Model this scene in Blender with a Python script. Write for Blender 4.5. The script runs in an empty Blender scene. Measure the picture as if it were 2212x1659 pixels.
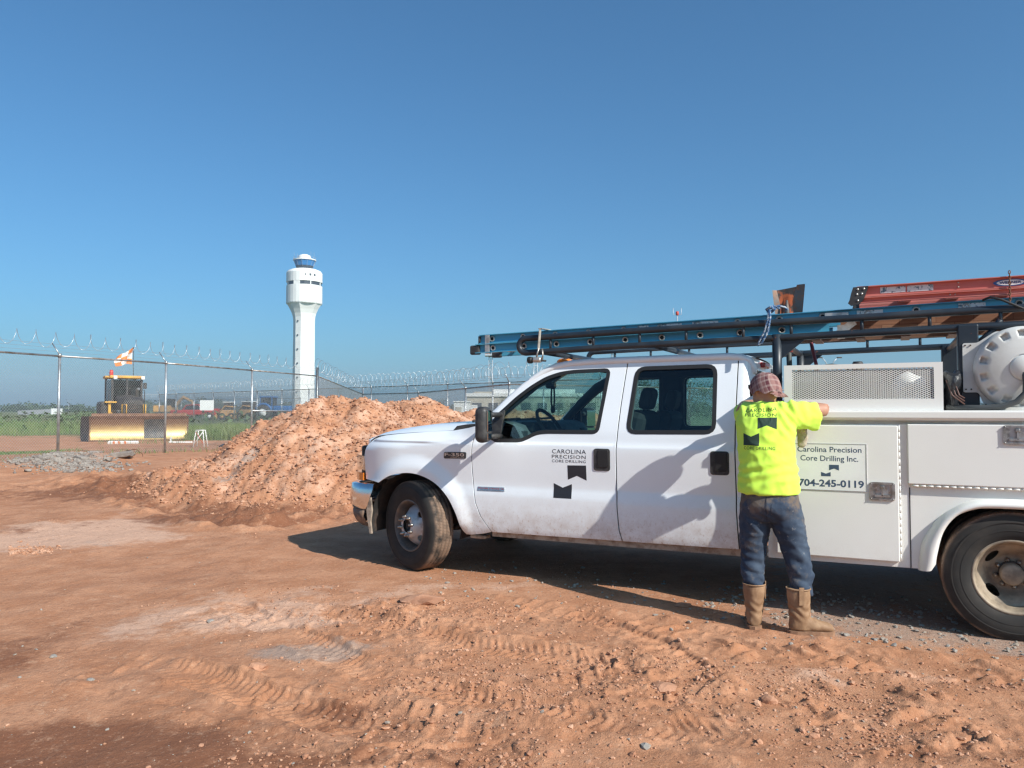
import bpy, bmesh, math, random
import numpy as np
from mathutils import Vector, Matrix, Quaternion, noise as mnoise
from mathutils.geometry import delaunay_2d_cdt
from mathutils.bvhtree import BVHTree

HAZE = 0.00023                                 # density of the air
SC = bpy.context.scene
COL = SC.collection
rnd = random.Random(7)
RAD = math.radians

# ------------------------------------------------------------------ camera
EYE = 1.42
PITCH = RAD(1.983)
FPX = 1661.0                                   # focal length for a 2212 px wide picture
cam = bpy.data.cameras.new('camera')
cam.sensor_width = 36.0
cam.lens = 36.0 * FPX / 2212.0
cam.clip_start = 0.05
cam.clip_end = 9000.0
camo = bpy.data.objects.new('camera', cam)
COL.objects.link(camo)
camo.location = (0, 0, EYE)
camo.rotation_euler = (math.pi / 2 + PITCH, 0, 0)
SC.camera = camo

# ------------------------------------------------------------------ sky and sun
SUN_EL, SUN_AZ = RAD(36.0), RAD(135.0)         # azimuth clockwise from +Y
world = bpy.data.worlds.new('World')
SC.world = world
world.use_nodes = True
wn = world.node_tree.nodes
bg = wn['Background']
sky = wn.new('ShaderNodeTexSky')
sky.sky_type = 'NISHITA'
sky.sun_disc = False
sky.sun_elevation = SUN_EL
sky.sun_rotation = SUN_AZ
sky.altitude = 0.0
sky.air_density = 1.0
sky.dust_density = 2.0
sky.ozone_density = 9.0
bg.inputs["Strength"].default_value = 0.103
tint = wn.new('ShaderNodeMix')                # the camera's white balance: the sky leans to cyan
tint.data_type = 'RGBA'; tint.blend_type = 'MULTIPLY'
tint.inputs[0].default_value = 1.0
tint.inputs[7].default_value = (0.70, 1.0, 0.965, 1.0)
world.node_tree.links.new(sky.outputs[0], tint.inputs[6])
world.node_tree.links.new(tint.outputs[2], bg.inputs['Color'])
sun = bpy.data.lights.new('sun', 'SUN')
sun.energy = 4.6
sun.angle = RAD(0.55)
sun.color = (1.0, 0.955, 0.88)
suno = bpy.data.objects.new('sun', sun)
COL.objects.link(suno)
sdir = Vector((math.sin(SUN_AZ) * math.cos(SUN_EL), math.cos(SUN_AZ) * math.cos(SUN_EL), math.sin(SUN_EL)))
suno.rotation_euler = sdir.to_track_quat('Z', 'Y').to_euler()
SC.view_settings.view_transform = 'Standard'
SC.view_settings.look = 'None'
SC.view_settings.exposure = 0.5
SC.view_settings.gamma = 1.0
SC.cycles.use_denoising = True
SC.cycles.denoising_prefilter = 'NONE'
SC.cycles.use_adaptive_sampling = False
SC.cycles.filter_width = 1.4
SC.cycles.sample_clamp_indirect = 3.0
SC.cycles.max_bounces = 7
SC.cycles.transparent_max_bounces = 24

# ------------------------------------------------------------------ helpers
def at(u, v, d):
    """world point at depth d (metres along +Y) seen at picture point u, v (2212 px wide)"""
    a, b = (u - 1106.0) / FPX, -(v - 829.5) / FPX
    c, s = math.cos(PITCH), math.sin(PITCH)
    y, z = c - b * s, s + b * c
    return Vector((a * d / y, d, EYE + z * d / y))

def on_ground(u, v, z=0.0):
    a, b = (u - 1106.0) / FPX, -(v - 829.5) / FPX
    c, s = math.cos(PITCH), math.sin(PITCH)
    y, zz = c - b * s, s + b * c
    t = (z - EYE) / zz
    return Vector((a * t, y * t, z))

def tag(o, label=None, cat=None, group=None, kind=None):
    if label: o['label'] = label
    if cat: o['category'] = cat
    if group: o['group'] = group
    if kind: o['kind'] = kind
    return o

def empty(name, loc=(0, 0, 0), rz=0.0, parent=None):
    o = bpy.data.objects.new(name, None)
    o.empty_display_size = 0.2
    COL.objects.link(o)
    o.location = loc
    o.rotation_euler = (0, 0, rz)
    o.parent = parent
    return o

def link_mesh(name, me, mat=None, parent=None):
    o = bpy.data.objects.new(name, me)
    COL.objects.link(o)
    if mat is not None and not me.materials:
        for m in (mat if isinstance(mat, (list, tuple)) else [mat]):
            me.materials.append(m)
    o.parent = parent
    return o

def copy_tree(o, parent=None):
    c = o.copy()
    COL.objects.link(c)
    c.parent = parent
    for ch in list(o.children):
        copy_tree(ch, c)
    return c

class MB:
    """collects shapes; build() links them as one mesh object"""
    def __init__(self):
        self.v, self.f, self.sm, self.mi = [], [], [], []
        self.m = 0
    def add(self, vs, fs, smooth=False):
        b = len(self.v)
        self.v += [tuple(p) for p in vs]
        for f in fs:
            self.f.append([i + b for i in f]); self.sm.append(smooth); self.mi.append(self.m)
        return self
    def box(self, c, s, rot=None, bev=0.0, seg=2):
        hx, hy, hz = s[0] / 2, s[1] / 2, s[2] / 2
        c = Vector(c)
        if bev <= 0:
            pts = [Vector((x, y, z)) for z in (-hz, hz) for y in (-hy, hy) for x in (-hx, hx)]
            fs = [(0, 2, 3, 1), (4, 5, 7, 6), (0, 1, 5, 4), (2, 6, 7, 3), (0, 4, 6, 2), (1, 3, 7, 5)]
        else:
            bev = min(bev, hx * .98, hy * .98, hz * .98)
            bm = bmesh.new()
            bmesh.ops.create_cube(bm, size=1.0, matrix=Matrix.Diagonal((s[0], s[1], s[2], 1)))
            bmesh.ops.bevel(bm, geom=bm.edges[:], offset=bev, segments=seg, profile=0.5, affect='EDGES')
            bm.verts.index_update()
            pts = [v.co.copy() for v in bm.verts]
            fs = [[v.index for v in f.verts] for f in bm.faces]
            bm.free()
        if rot is not None:
            R = rot if isinstance(rot, Matrix) else Matrix.Rotation(rot, 3, 'Z')
            pts = [R @ p for p in pts]
        return self.add([p + c for p in pts], fs, seg > 2)
    def bar(self, a, b, w, h, up=(0, 0, 1), bev=0.0):
        a, b = Vector(a), Vector(b)
        x = (b - a); L = x.length; x.normalize()
        u = Vector(up); y = u.cross(x)
        if y.length < 1e-5: y = Vector((0, 1, 0)).cross(x)
        y.normalize(); z = x.cross(y)
        return self.box((a + b) / 2, (L, w, h), Matrix((x, y, z)).transposed(), bev)
    def tube(self, pts, r, n=10, closed=False, caps=True, smooth=True):
        P = [Vector(p) for p in pts]
        R = list(r) if isinstance(r, (list, tuple)) else [r] * len(P)
        k = len(P)
        vs, fs = [], []
        t0 = (P[1] - P[0]).normalized()
        nrm = t0.orthogonal().normalized()
        for i in range(k):
            if closed: t = (P[(i + 1) % k] - P[i - 1])
            else: t = P[min(i + 1, k - 1)] - P[max(i - 1, 0)]
            t.normalize()
            nrm = nrm - t * nrm.dot(t)
            if nrm.length < 1e-6: nrm = t.orthogonal()
            nrm.normalize(); bi = t.cross(nrm)
            for j in range(n):
                a = 2 * math.pi * j / n
                vs.append(P[i] + (nrm * math.cos(a) + bi * math.sin(a)) * R[i])
        m = k if closed else k - 1
        for i in range(m):
            for j in range(n):
                a, b = i * n + j, i * n + (j + 1) % n
                c, d = ((i + 1) % k) * n + (j + 1) % n, ((i + 1) % k) * n + j
                fs.append((a, b, c, d))
        self.add(vs, fs, smooth)
        if caps and not closed:
            b = len(self.v) - len(vs)
            self.f.append([b + j for j in reversed(range(n))]); self.sm.append(False); self.mi.append(self.m)
            self.f.append([b + (k - 1) * n + j for j in range(n)]); self.sm.append(False); self.mi.append(self.m)
        return self
    def lathe(self, prof, n=32, axis='Z', c=(0, 0, 0), smooth=True, caps=False, a0=0.0):
        """prof: list of (radius, height)"""
        c = Vector(c); vs, fs = [], []
        for r, h in prof:
            for j in range(n):
                a = a0 + 2 * math.pi * j / n
                p = (r * math.cos(a), r * math.sin(a), h)
                if axis == 'Y': p = (p[0], h, p[1])
                elif axis == 'X': p = (h, p[0], p[1])
                vs.append(Vector(p) + c)
        for i in range(len(prof) - 1):
            for j in range(n):
                fs.append((i * n + j, i * n + (j + 1) % n, (i + 1) * n + (j + 1) % n, (i + 1) * n + j))
        if caps:
            fs.append(list(reversed(range(n)))); fs.append([(len(prof) - 1) * n + j for j in range(n)])
        return self.add(vs, fs, smooth)
    def prism(self, poly, d0, d1, axis='Y', smooth=False):
        """poly in 2-D extruded along axis from d0 to d1; XZ for Y, YZ for X, XY for Z"""
        def P(a, b, d): return {'Y': (a, d, b), 'X': (d, a, b), 'Z': (a, b, d)}[axis]
        k = len(poly)
        vs = [P(a, b, d0) for a, b in poly] + [P(a, b, d1) for a, b in poly]
        fs = [list(range(k)), list(range(2 * k - 1, k - 1, -1))] + [(i, i + k, (i + 1) % k + k, (i + 1) % k) for i in range(k)]
        return self.add(vs, fs, smooth)
    def grid(self, rows, smooth=True, wrap=False):
        """rows: list of equal-length point lists"""
        n = len(rows[0]); vs = [p for r in rows for p in r]; fs = []
        for i in range(len(rows) - 1):
            for j in range(n if wrap else n - 1):
                fs.append((i * n + j, i * n + (j + 1) % n, (i + 1) * n + (j + 1) % n, (i + 1) * n + j))
        return self.add(vs, fs, smooth)
    def sphere(self, c, r, n=12, m=8, smooth=True):
        r = r if isinstance(r, (tuple, list)) else (r, r, r)
        rows = []
        for i in range(m + 1):
            t = math.pi * i / m
            rows.append([(c[0] + r[0] * math.sin(t) * math.cos(2 * math.pi * j / n), c[1] + r[1] * math.sin(t) * math.sin(2 * math.pi * j / n), c[2] - r[2] * math.cos(t)) for j in range(n)])
        return self.grid(rows, smooth, True)
    def mesh(self, name):
        me = bpy.data.meshes.new(name)
        me.from_pydata(self.v, [], self.f)
        me.polygons.foreach_set('use_smooth', self.sm)
        if any(self.mi): me.polygons.foreach_set('material_index', self.mi)
        me.validate()
        bm = bmesh.new(); bm.from_mesh(me)
        bmesh.ops.recalc_face_normals(bm, faces=bm.faces[:])
        bm.to_mesh(me); bm.free()
        me.update()
        return me
    def build(self, name, mat, parent=None):
        return link_mesh(name, self.mesh(name), mat, parent)

# ------------------------------------------------------------------ materials
def nt(name):
    m = bpy.data.materials.new(name)
    m.use_nodes = True
    t = m.node_tree
    return m, t, t.nodes['Principled BSDF']

def N(t, kind, **kw):
    n = t.nodes.new(kind)
    for k, v in kw.items():
        if k in n.inputs: n.inputs[k].default_value = v
        else: setattr(n, k, v)
    return n

def c4(c): return (c[0], c[1], c[2], 1.0)

def mixc(t, f, a, b):
    m = t.nodes.new('ShaderNodeMix'); m.data_type = 'RGBA'
    for sock, val in ((m.inputs[0], f), (m.inputs[6], a), (m.inputs[7], b)):
        if isinstance(val, (int, float)): sock.default_value = val
        elif isinstance(val, tuple): sock.default_value = c4(val)
        else: t.links.new(val, sock)
    return m.outputs[2]

def mth(t, op, a, b=None, clamp=False):
    m = t.nodes.new('ShaderNodeMath'); m.operation = op; m.use_clamp = clamp
    for sock, val in ((m.inputs[0], a), (m.inputs[1], b)):
        if val is None: continue
        if isinstance(val, (int, float)): sock.default_value = val
        else: t.links.new(val, sock)
    return m.outputs[0]

def ramp(t, val, lo, hi, a=0.0, b=1.0):
    m = t.nodes.new('ShaderNodeMapRange'); m.interpolation_type = 'SMOOTHSTEP'
    t.links.new(val, m.inputs[0])
    for i, x in enumerate((lo, hi, a, b)): m.inputs[i + 1].default_value = x
    return m.outputs[0]

def tex(t, scale, detail=4.0, rough=0.55, kind='ShaderNodeTexNoise', coord='Object', stretch=None):
    tc = t.nodes.new('ShaderNodeTexCoord')
    n = t.nodes.new(kind); n.inputs['Scale'].default_value = scale
    if 'Detail' in n.inputs: n.inputs['Detail'].default_value = detail
    if 'Roughness' in n.inputs: n.inputs['Roughness'].default_value = rough
    src = tc.outputs[coord]
    if stretch:
        mp = t.nodes.new('ShaderNodeMapping'); mp.inputs['Scale'].default_value = stretch
        t.links.new(src, mp.inputs[0]); src = mp.outputs[0]
    t.links.new(src, n.inputs['Vector'])
    return n.outputs[0]

def bump(t, p, h, strength=0.3, dist=0.01):
    b = t.nodes.new('ShaderNodeBump'); b.inputs['Strength'].default_value = strength; b.inputs['Distance'].default_value = dist
    t.links.new(h, b.inputs['Height'])
    t.links.new(b.outputs[0], p.inputs['Normal'])

def pm(name, col, rough=0.6, metal=0.0, col2=None, vs=6.0, lo=0.4, hi=0.65, bmp=0.0, bs=60.0, bd=0.004, spec=0.5, coat=0.0, stretch=None):
    m, t, p = nt(name)
    p.inputs['Base Color'].default_value = c4(col)
    p.inputs['Roughness'].default_value = rough
    p.inputs['Metallic'].default_value = metal
    p.inputs['Specular IOR Level'].default_value = spec
    if coat:
        p.inputs['Coat Weight'].default_value = coat; p.inputs['Coat Roughness'].default_value = 0.06
    if col2:
        f = ramp(t, tex(t, vs, 6.0, 0.62, stretch=stretch), lo, hi)
        t.links.new(mixc(t, f, col, col2), p.inputs['Base Color'])
        rr = ramp(t, tex(t, vs * 2.3, 4.0), 0.3, 0.7, max(rough - .08, .03), min(rough + .12, 1))
        t.links.new(rr, p.inputs['Roughness'])
    if bmp: bump(t, p, tex(t, bs, 5.0), bmp, bd)
    return m

def glass_mat(name, tint, rough=0.0, refl=1.0):
    m = bpy.data.materials.new(name); m.use_nodes = True
    t = m.node_tree; t.nodes.clear()
    o = t.nodes.new('ShaderNodeOutputMaterial')
    tr = N(t, 'ShaderNodeBsdfTransparent'); tr.inputs[0].default_value = c4(tint)
    gl = N(t, 'ShaderNodeBsdfGlossy'); gl.inputs['Color'].default_value = (refl, refl, refl, 1); gl.inputs['Roughness'].default_value = rough
    lw = N(t, 'ShaderNodeLayerWeight'); lw.inputs['Blend'].default_value = 0.5
    fr = mth(t, 'ADD', mth(t, 'MULTIPLY', mth(t, 'POWER', lw.outputs['Facing'], 5.0), 0.9), 0.05, True)
    mx = t.nodes.new('ShaderNodeMixShader')
    t.links.new(fr, mx.inputs[0]); t.links.new(tr.outputs[0], mx.inputs[1]); t.links.new(gl.outputs[0], mx.inputs[2])
    t.links.new(mx.outputs[0], o.inputs[0])
    return m

M = {}
def paint_mat(name, col, dirt_lo, dirt_hi, amount=0.9, coat=0.5, rough=0.28):
    """painted panel with splashed clay that thins out upwards from dirt_lo to dirt_hi"""
    m, t, p = nt(name)
    tc = t.nodes.new('ShaderNodeTexCoord'); sx = t.nodes.new('ShaderNodeSeparateXYZ'); t.links.new(tc.outputs['Object'], sx.inputs[0])
    g = ramp(t, sx.outputs[2], dirt_hi, dirt_lo)
    g = mth(t, 'MULTIPLY', g, g)
    n1 = ramp(t, tex(t, 9.0, 8.0, 0.7), 0.3, 0.75)
    n2 = ramp(t, tex(t, 60.0, 4.0, 0.65, stretch=(1, 1, .6)), 0.57, 0.64)
    d = mth(t, 'MULTIPLY', g, mth(t, 'ADD', mth(t, 'MULTIPLY', n1, 0.75), mth(t, 'MULTIPLY', n2, 0.45)), True)
    film = mth(t, 'ADD', mth(t, 'MULTIPLY', ramp(t, tex(t, 2.2, 5.0), 0.35, 0.8), 0.06), mth(t, 'MULTIPLY', d, amount), True)
    scr = mth(t, 'MULTIPLY', ramp(t, tex(t, 26.0, 6.0, 0.7, stretch=(.35, 1, 2.2)), .70, .73), .35)
    t.links.new(mixc(t, scr, mixc(t, film, col, (0.36, 0.22, 0.13)), (.16, .14, .12)), p.inputs['Base Color'])
    t.links.new(ramp(t, film, 0.0, 0.4, rough, 0.75), p.inputs['Roughness'])
    p.inputs['Coat Weight'].default_value = coat
    p.inputs['Coat Roughness'].default_value = 0.08
    bump(t, p, tex(t, 3.0, 2.0), 0.06, 0.02)
    return m

M['white_paint'] = paint_mat('white_paint', (0.76, 0.80, 0.83), 0.30, 0.95)
M['utility_white'] = paint_mat('utility_white', (0.76, 0.75, 0.71), 0.15, 0.75, 0.6, 0.1, 0.45)
M['black_plastic'] = pm('black_plastic', (0.022, 0.022, 0.024), 0.55, col2=(0.05, 0.048, 0.046), vs=14, bmp=.1, bs=300)
M['rubber_seal'] = pm('rubber_seal', (0.012, 0.012, 0.013), 0.6)
M['glass'] = glass_mat('glass', (0.58, 0.77, 0.74))
M['dark_glass'] = glass_mat('dark_glass', (0.20, 0.30, 0.31))
M['chrome'] = pm('chrome', (0.80, 0.80, 0.80), 0.10, 1.0, col2=(0.62, 0.55, 0.48), vs=7, lo=.5, hi=.8)
M['dark_steel'] = pm('dark_steel', (0.035, 0.033, 0.032), 0.6, 0.3, col2=(0.09, 0.06, 0.045), vs=8)
M['interior'] = pm('interior', (0.12, 0.13, 0.14), 0.7, col2=(0.09, 0.10, 0.11), vs=5)
M['interior_dark'] = pm('interior_dark', (0.03, 0.032, 0.035), 0.8)
M['decal_black'] = pm('decal_black', (0.018, 0.02, 0.026), 0.45)
M['decal_navy'] = pm('decal_navy', (0.045, 0.075, 0.13), 0.5)
M['decal_white'] = pm('decal_white', (0.78, 0.78, 0.76), 0.4, col2=(.70, .69, .66), vs=4)
# ------------------------------------------------------------------ ground
_rs = np.random.RandomState(5)
PERM = _rs.permutation(1024).astype(np.int32)
_an = _rs.uniform(0, 2 * math.pi, 1024)
GX, GY = np.cos(_an).astype(np.float32) * 1.5, np.sin(_an).astype(np.float32) * 1.5
def vnoise(x, y, seed=0):
    fxi, fyi = np.floor(x), np.floor(y)
    fx, fy = (x - fxi).astype(np.float32), (y - fyi).astype(np.float32)
    xi, yi = fxi.astype(np.int32) + seed * 57, fyi.astype(np.int32)
    ux, uy = fx * fx * fx * (fx * (fx * 6 - 15) + 10), fy * fy * fy * (fy * (fy * 6 - 15) + 10)
    a0, a1 = PERM[xi & 1023], PERM[(xi + 1) & 1023]
    def g(a, j, p, q):
        h = PERM[(a + j) & 1023]
        return GX[h] * p + GY[h] * q
    n00, n10 = g(a0, yi, fx, fy), g(a1, yi, fx - 1, fy)
    n01, n11 = g(a0, yi + 1, fx, fy - 1), g(a1, yi + 1, fx - 1, fy - 1)
    lo, hi = n00 + (n10 - n00) * ux, n01 + (n11 - n01) * ux
    return (lo + (hi - lo) * uy).astype(np.float64)

def fbm(x, y, s, seed=0, oct=3, gain=0.5):
    r, a = 0, 1.0
    for o in range(oct):
        r = r + a * vnoise(x / s, y / s, seed + o * 17); a *= gain; s *= 0.5
    return r

def sstep(a, b, x):
    t = np.clip((x - a) / (b - a), 0, 1); return t * t * (3 - 2 * t)

def cracked(x, y, s, seed):
    """cellular lumps: 1 at a cell's middle, 0 in the cracks"""
    xs, ys = x / s, y / s
    xi, yi = np.floor(xs).astype(np.int64), np.floor(ys).astype(np.int64)
    d1 = np.full(np.shape(xs), 9.0); d2 = d1.copy(); hv = np.zeros(np.shape(xs))
    for i in (-1, 0, 1):
        for j in (-1, 0, 1):
            a, b = xi + i, yi + j
            h = (a * 374761393 + b * 668265263 + seed * 974634777) & 0xFFFFFFFF
            h = ((h ^ (h >> 13)) * 1274126177) & 0xFFFFFFFF
            p, q = a + ((h >> 3) & 1023) / 1023.0, b + ((h >> 14) & 1023) / 1023.0
            d = (xs - p) ** 2 + (ys - q) ** 2
            nw = d < d1
            d2 = np.where(nw, d1, np.minimum(d2, d)); hv = np.where(nw, ((h >> 20) & 255) / 255.0, hv); d1 = np.where(nw, d, d1)
    e = np.sqrt(d2) - np.sqrt(d1)
    return np.clip(e * 2.2, 0, 1), hv

# peaks of the clay heap: x, y, height, slope
PEAKS = [(-3.15, 13.9, 1.55, .60), (-2.6, 14.0, 1.55, .60), (-3.85, 13.8, 1.26, .60), (-2.1, 15.6, 1.55, .55), (-2.25, 17.4, 1.66, .52), (-1.15, 18.2, 1.42, .50), (0.2, 18.8, 1.44, .5), (1.6, 19.4, 1.35, .5), (4.1, 18.5, 1.05, .5), (-4.45, 13.4, .50, .6)]
def heap(x, y):
    wx, wy = x + .25 * vnoise(x / 1.1, y / 1.1, 40), y + .25 * vnoise(x / 1.1, y / 1.1, 41)
    h = np.full(np.shape(x), -9.0)
    for px, py, ph, sl in PEAKS:
        d = np.sqrt((wx - px) ** 2 + ((wy - py)) ** 2)
        hh = ph - sl * (np.sqrt(d * d + .25) - .5)
        h = np.logaddexp(h * 9, hh * 9) / 9
    return h

def band(x, y, p, q, w):
    """coordinates along and across the straight strip p-q; weight 1 inside its half width w"""
    dx, dy = q[0] - p[0], q[1] - p[1]; L = math.hypot(dx, dy); dx /= L; dy /= L
    a = (x - p[0]) * dx + (y - p[1]) * dy; b = -(x - p[0]) * dy + (y - p[1]) * dx
    return a, b, sstep(w + .05, w - .03, np.abs(b)) * sstep(-.15, .1, a) * sstep(L + .15, L - .1, a)

def blob(x, y, u, v, ru, rv, z=0.0):
    """soft ellipse on the ground; u, v, ru, rv measured on the photograph, turned into metres"""
    c = on_ground(u, v, z); e = on_ground(u + ru, v, z); f = on_ground(u, v + rv, z)
    rx, ry = max(abs(e.x - c.x), .05), max(abs(c.y - f.y), .05)
    d = ((x - c.x) / rx) ** 2 + ((y - c.y) / ry) ** 2
    return np.exp(-d * 1.1)

TY = RAD(26.0)
TO = Vector((-0.4633, 7.7679, 0.0))             # front axle centre on the ground
def truck_xy(x, y):
    dx, dy = x - TO.x, y - TO.y
    return dx * math.cos(TY) - dy * math.sin(TY), dx * math.sin(TY) + dy * math.cos(TY)

def ground_z(x, y, masks=False):
    x = np.asarray(x, float); y = np.asarray(y, float)
    r = np.hypot(x, y)
    tx, ty = truck_xy(x, y)
    near = sstep(60, 30, r)
    flat = sstep(-2.3, -1.7, ty) * sstep(1.6, 1.1, ty) * sstep(-1.2, -.4, tx) * sstep(7.5, 6.0, tx)       # truck stands here
    z = (.33 * sstep(11, 17, y) - .13 * sstep(18, 23, y)) * sstep(-1.5, -5.0, x) + .05 * fbm(x, y, 7.0, 1, 2) * (1 - .8 * flat)
    z = z + (.022 * fbm(x, y, 1.6, 2, 3) + .006 * fbm(x, y, .25, 3, 3)) * near * (1 - .75 * flat)
    # rough churned ground in front
    w1 = blob(x, y, 760, 1330, 330, 55); w2 = blob(x, y, 1150, 1480, 420, 110); w3 = blob(x, y, 1750, 1480, 420, 70)
    w4 = blob(x, y, 1950, 1600, 500, 60); w5 = blob(x, y, 980, 1640, 500, 50); w6 = blob(x, y, 1050, 1330, 300, 30)
    rough = np.clip(w1 + w2 + w3 + w4 + w5 + w6, 0, 1.3) * sstep(-.35, .15, fbm(x, y, .9, 5, 3)) * near
    rough = rough * (1 - .85 * flat) * .72
    c1, h1 = cracked(x + .06 * vnoise(x / .1, y / .1, 9), y + .06 * vnoise(x / .1, y / .1, 10), .16, 21)
    c2, h2 = cracked(x, y, .07, 22)
    z = z + rough * (.026 * c1 * (h1 - .3) * sstep(.35, .8, h1) + .014 * c2 * (h2 - .2) * sstep(.3, .7, h2) + .020 * fbm(x, y, .45, 6, 4) + .010 * fbm(x, y, .09, 7, 3))
    t1, t2 = fbm(x, y, .55, 12, 4), fbm(x + 40, y, .38, 13, 4)
    z = z + np.clip(rough * 1.4, 0, 1) * (.016 * sstep(.02, .07, t1) + .012 * sstep(.10, .14, t2))
    # crawler tracks: cleat prints across two straight strips
    trk = np.zeros(np.shape(x))
    for p, q, w, ang in (((-1.75, 5.55), (1.45, 3.55), .24, .5), ((-.35, 5.75), (2.6, 4.1), .22, -.4), ((-2.3, 4.35), (.8, 2.9), .22, .3)):
        a, b, wt = band(x, y, p, q, w)
        wt = wt * sstep(-.2, .3, fbm(x, y, .7, 30, 3) + .05)
        ph = (a + ang * b + .05 * vnoise(x / .35, y / .35, 31)) / .125
        tri = np.abs(ph - np.floor(ph) - .5) * 2
        z = z + wt * (-.012 + .021 * sstep(.62, .80, tri) * np.clip(.35 + 1.1 * fbm(x, y, .16, 32, 3), 0, 1.2))
        z = z + .03 * np.exp(-((np.abs(b) - w - .03) / .05) ** 2) * sstep(-.1, .2, a) * (.4 + .8 * fbm(x, y, .2, 33, 2)) * (np.abs(b) < w + .3) * near * sstep(3.6, 3.2, a)
        trk = np.maximum(trk, wt)
    # crisp tyre tracks that curve across the foreground
    for pl, hw in ((((470, 1296), (600, 1362), (760, 1432), (980, 1500), (1300, 1560), (1700, 1600)), .13), (((640, 1300), (800, 1345), (1000, 1395), (1250, 1430), (1500, 1450)), .12), (((330, 1420), (560, 1500), (800, 1570), (1050, 1640)), .13), (((1080, 1290), (1250, 1330), (1420, 1400), (1560, 1500)), .12)):
        pl = [on_ground(u, v) for u, v in pl]; d = np.full(np.shape(x), 9.0); al = np.zeros(np.shape(x)); acc = 0.0
        for p, q in zip(pl, pl[1:]):
            ex, ey = q.x - p.x, q.y - p.y; L_ = math.hypot(ex, ey); tt = np.clip(((x - p.x) * ex + (y - p.y) * ey) / (L_ * L_), 0, 1)
            sd_ = ((x - p.x) * ey - (y - p.y) * ex) / L_; dd = np.hypot(x - p.x - tt * ex, y - p.y - tt * ey); nw = dd < np.abs(d)
            d = np.where(nw, dd * np.sign(sd_), d); al = np.where(nw, acc + tt * L_, al); acc += L_
        b = np.abs(d); gate = sstep(-.30, .05, fbm(x, y, .9, 95, 3) + .12) * sstep(.0, .4, al) * sstep(acc, acc - .5, al)
        wt = sstep(hw + .012, hw - .012, b) * gate
        ph = (al + .5 * b + .01 * vnoise(x / .2, y / .2, 96)) / .052; tri = np.abs(ph - np.floor(ph) - .5) * 2
        z = z + wt * (-.020 + .013 * sstep(.45, .62, tri) * np.clip(.6 + .9 * fbm(x, y, .12, 97, 2), 0, 1.1)) + gate * .016 * np.exp(-((b - hw - .03) / .025) ** 2) * np.clip(.5 + 1.2 * fbm(x, y, .13, 98, 3), 0, 1.5) * (b > hw)
    # tractor tyre print: slanted lugs
    for p, q, w in (((1.45, 3.85), (3.3, 3.15), .30), ((.9, 4.75), (2.7, 4.2), .2)):
        a, b, wt = band(x, y, p, q, w)
        s = np.sign(b); ph = (a + 1.0 * np.abs(b) + .06 * s) / .20
        tri = np.abs(ph - np.floor(ph) - .5) * 2
        k = wt * sstep(.25, .6, tri) * sstep(-.4, .1, fbm(x, y, .5, 35, 2) + .15)
        z = z + k * .034 * np.clip(.5 + fbm(x, y, .2, 36, 3), 0, 1.2) - wt * .018
    # shallow ruts along the haul lane on the left
    rut = np.zeros(np.shape(x))
    for off in (0, -17):
        d = np.full(np.shape(x), 99.0); pl = [on_ground(u, v + off) for u, v in ((250, 1072), (330, 1098), (420, 1124), (500, 1138), (590, 1139), (670, 1124), (760, 1110))]
        for p, q in zip(pl, pl[1:]):
            ex, ey = q.x - p.x, q.y - p.y; tt = np.clip(((x - p.x) * ex + (y - p.y) * ey) / (ex * ex + ey * ey), 0, 1)
            d = np.minimum(d, np.hypot(x - p.x - tt * ex, (y - p.y - tt * ey)))
        d = d + .06 * fbm(x, y, .5, 90, 2)
        z = z - .07 * np.exp(-(d / .16) ** 2) + .06 * np.exp(-((d - .36) / .13) ** 2) * (.6 + .9 * fbm(x, y, .35, 91, 3))
        rut = np.maximum(rut, np.exp(-(d / .35) ** 2))
    z = z + .16 * blob(x, y, 120, 1031, 75, 9) + .10 * blob(x, y, 215, 1024, 40, 6)          # heap of crushed concrete
    # berm of moist spoil and small ridges
    bm1 = blob(x, y, 250, 1062, 230, 16); bm2 = blob(x, y, 560, 1108, 90, 11); bm3 = blob(x, y, 480, 1085, 130, 10)
    z = z + .08 * bm1 * (1 + .6 * fbm(x, y, .5, 50, 3)) + .07 * bm2 * (1 + .7 * fbm(x, y, .4, 51, 3)) + .10 * bm3 + .1 * blob(x, y, 170, 993, 60, 5, .2)
    lump = np.clip(bm1 + bm2 + bm3, 0, 1)
    z = z + .25 * sstep(45, 75, y) * sstep(5, -5, x) * sstep(200, 130, y)
    hp = heap(x, y) * sstep(45, 30, y)
    hm = sstep(-.12, .25, hp)
    rim = sstep(-.9, .1, hp) * (1 - hm)
    hp = np.where(hp > -.3, hp, -.3)
    L = np.maximum(hm, .5 * lump)
    z = np.logaddexp(z * 14, hp * 14) / 14 - math.log(2) / 14 * np.exp(-np.abs(z - hp) * 14) * 0
    z = z + L * (.13 * fbm(x, y, .8, 60, 4) + .085 * c1 * (h1 - .45) + .05 * c2 * (h2 - .45))
    c3, h3 = cracked(x, y, .38, 23)
    z = z + L * .10 * c3 * (h3 - .45) + rim * .03 * c2 * sstep(.5, .9, h2)
    # excavated drop and a low far rise
    if not masks: return z
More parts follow.
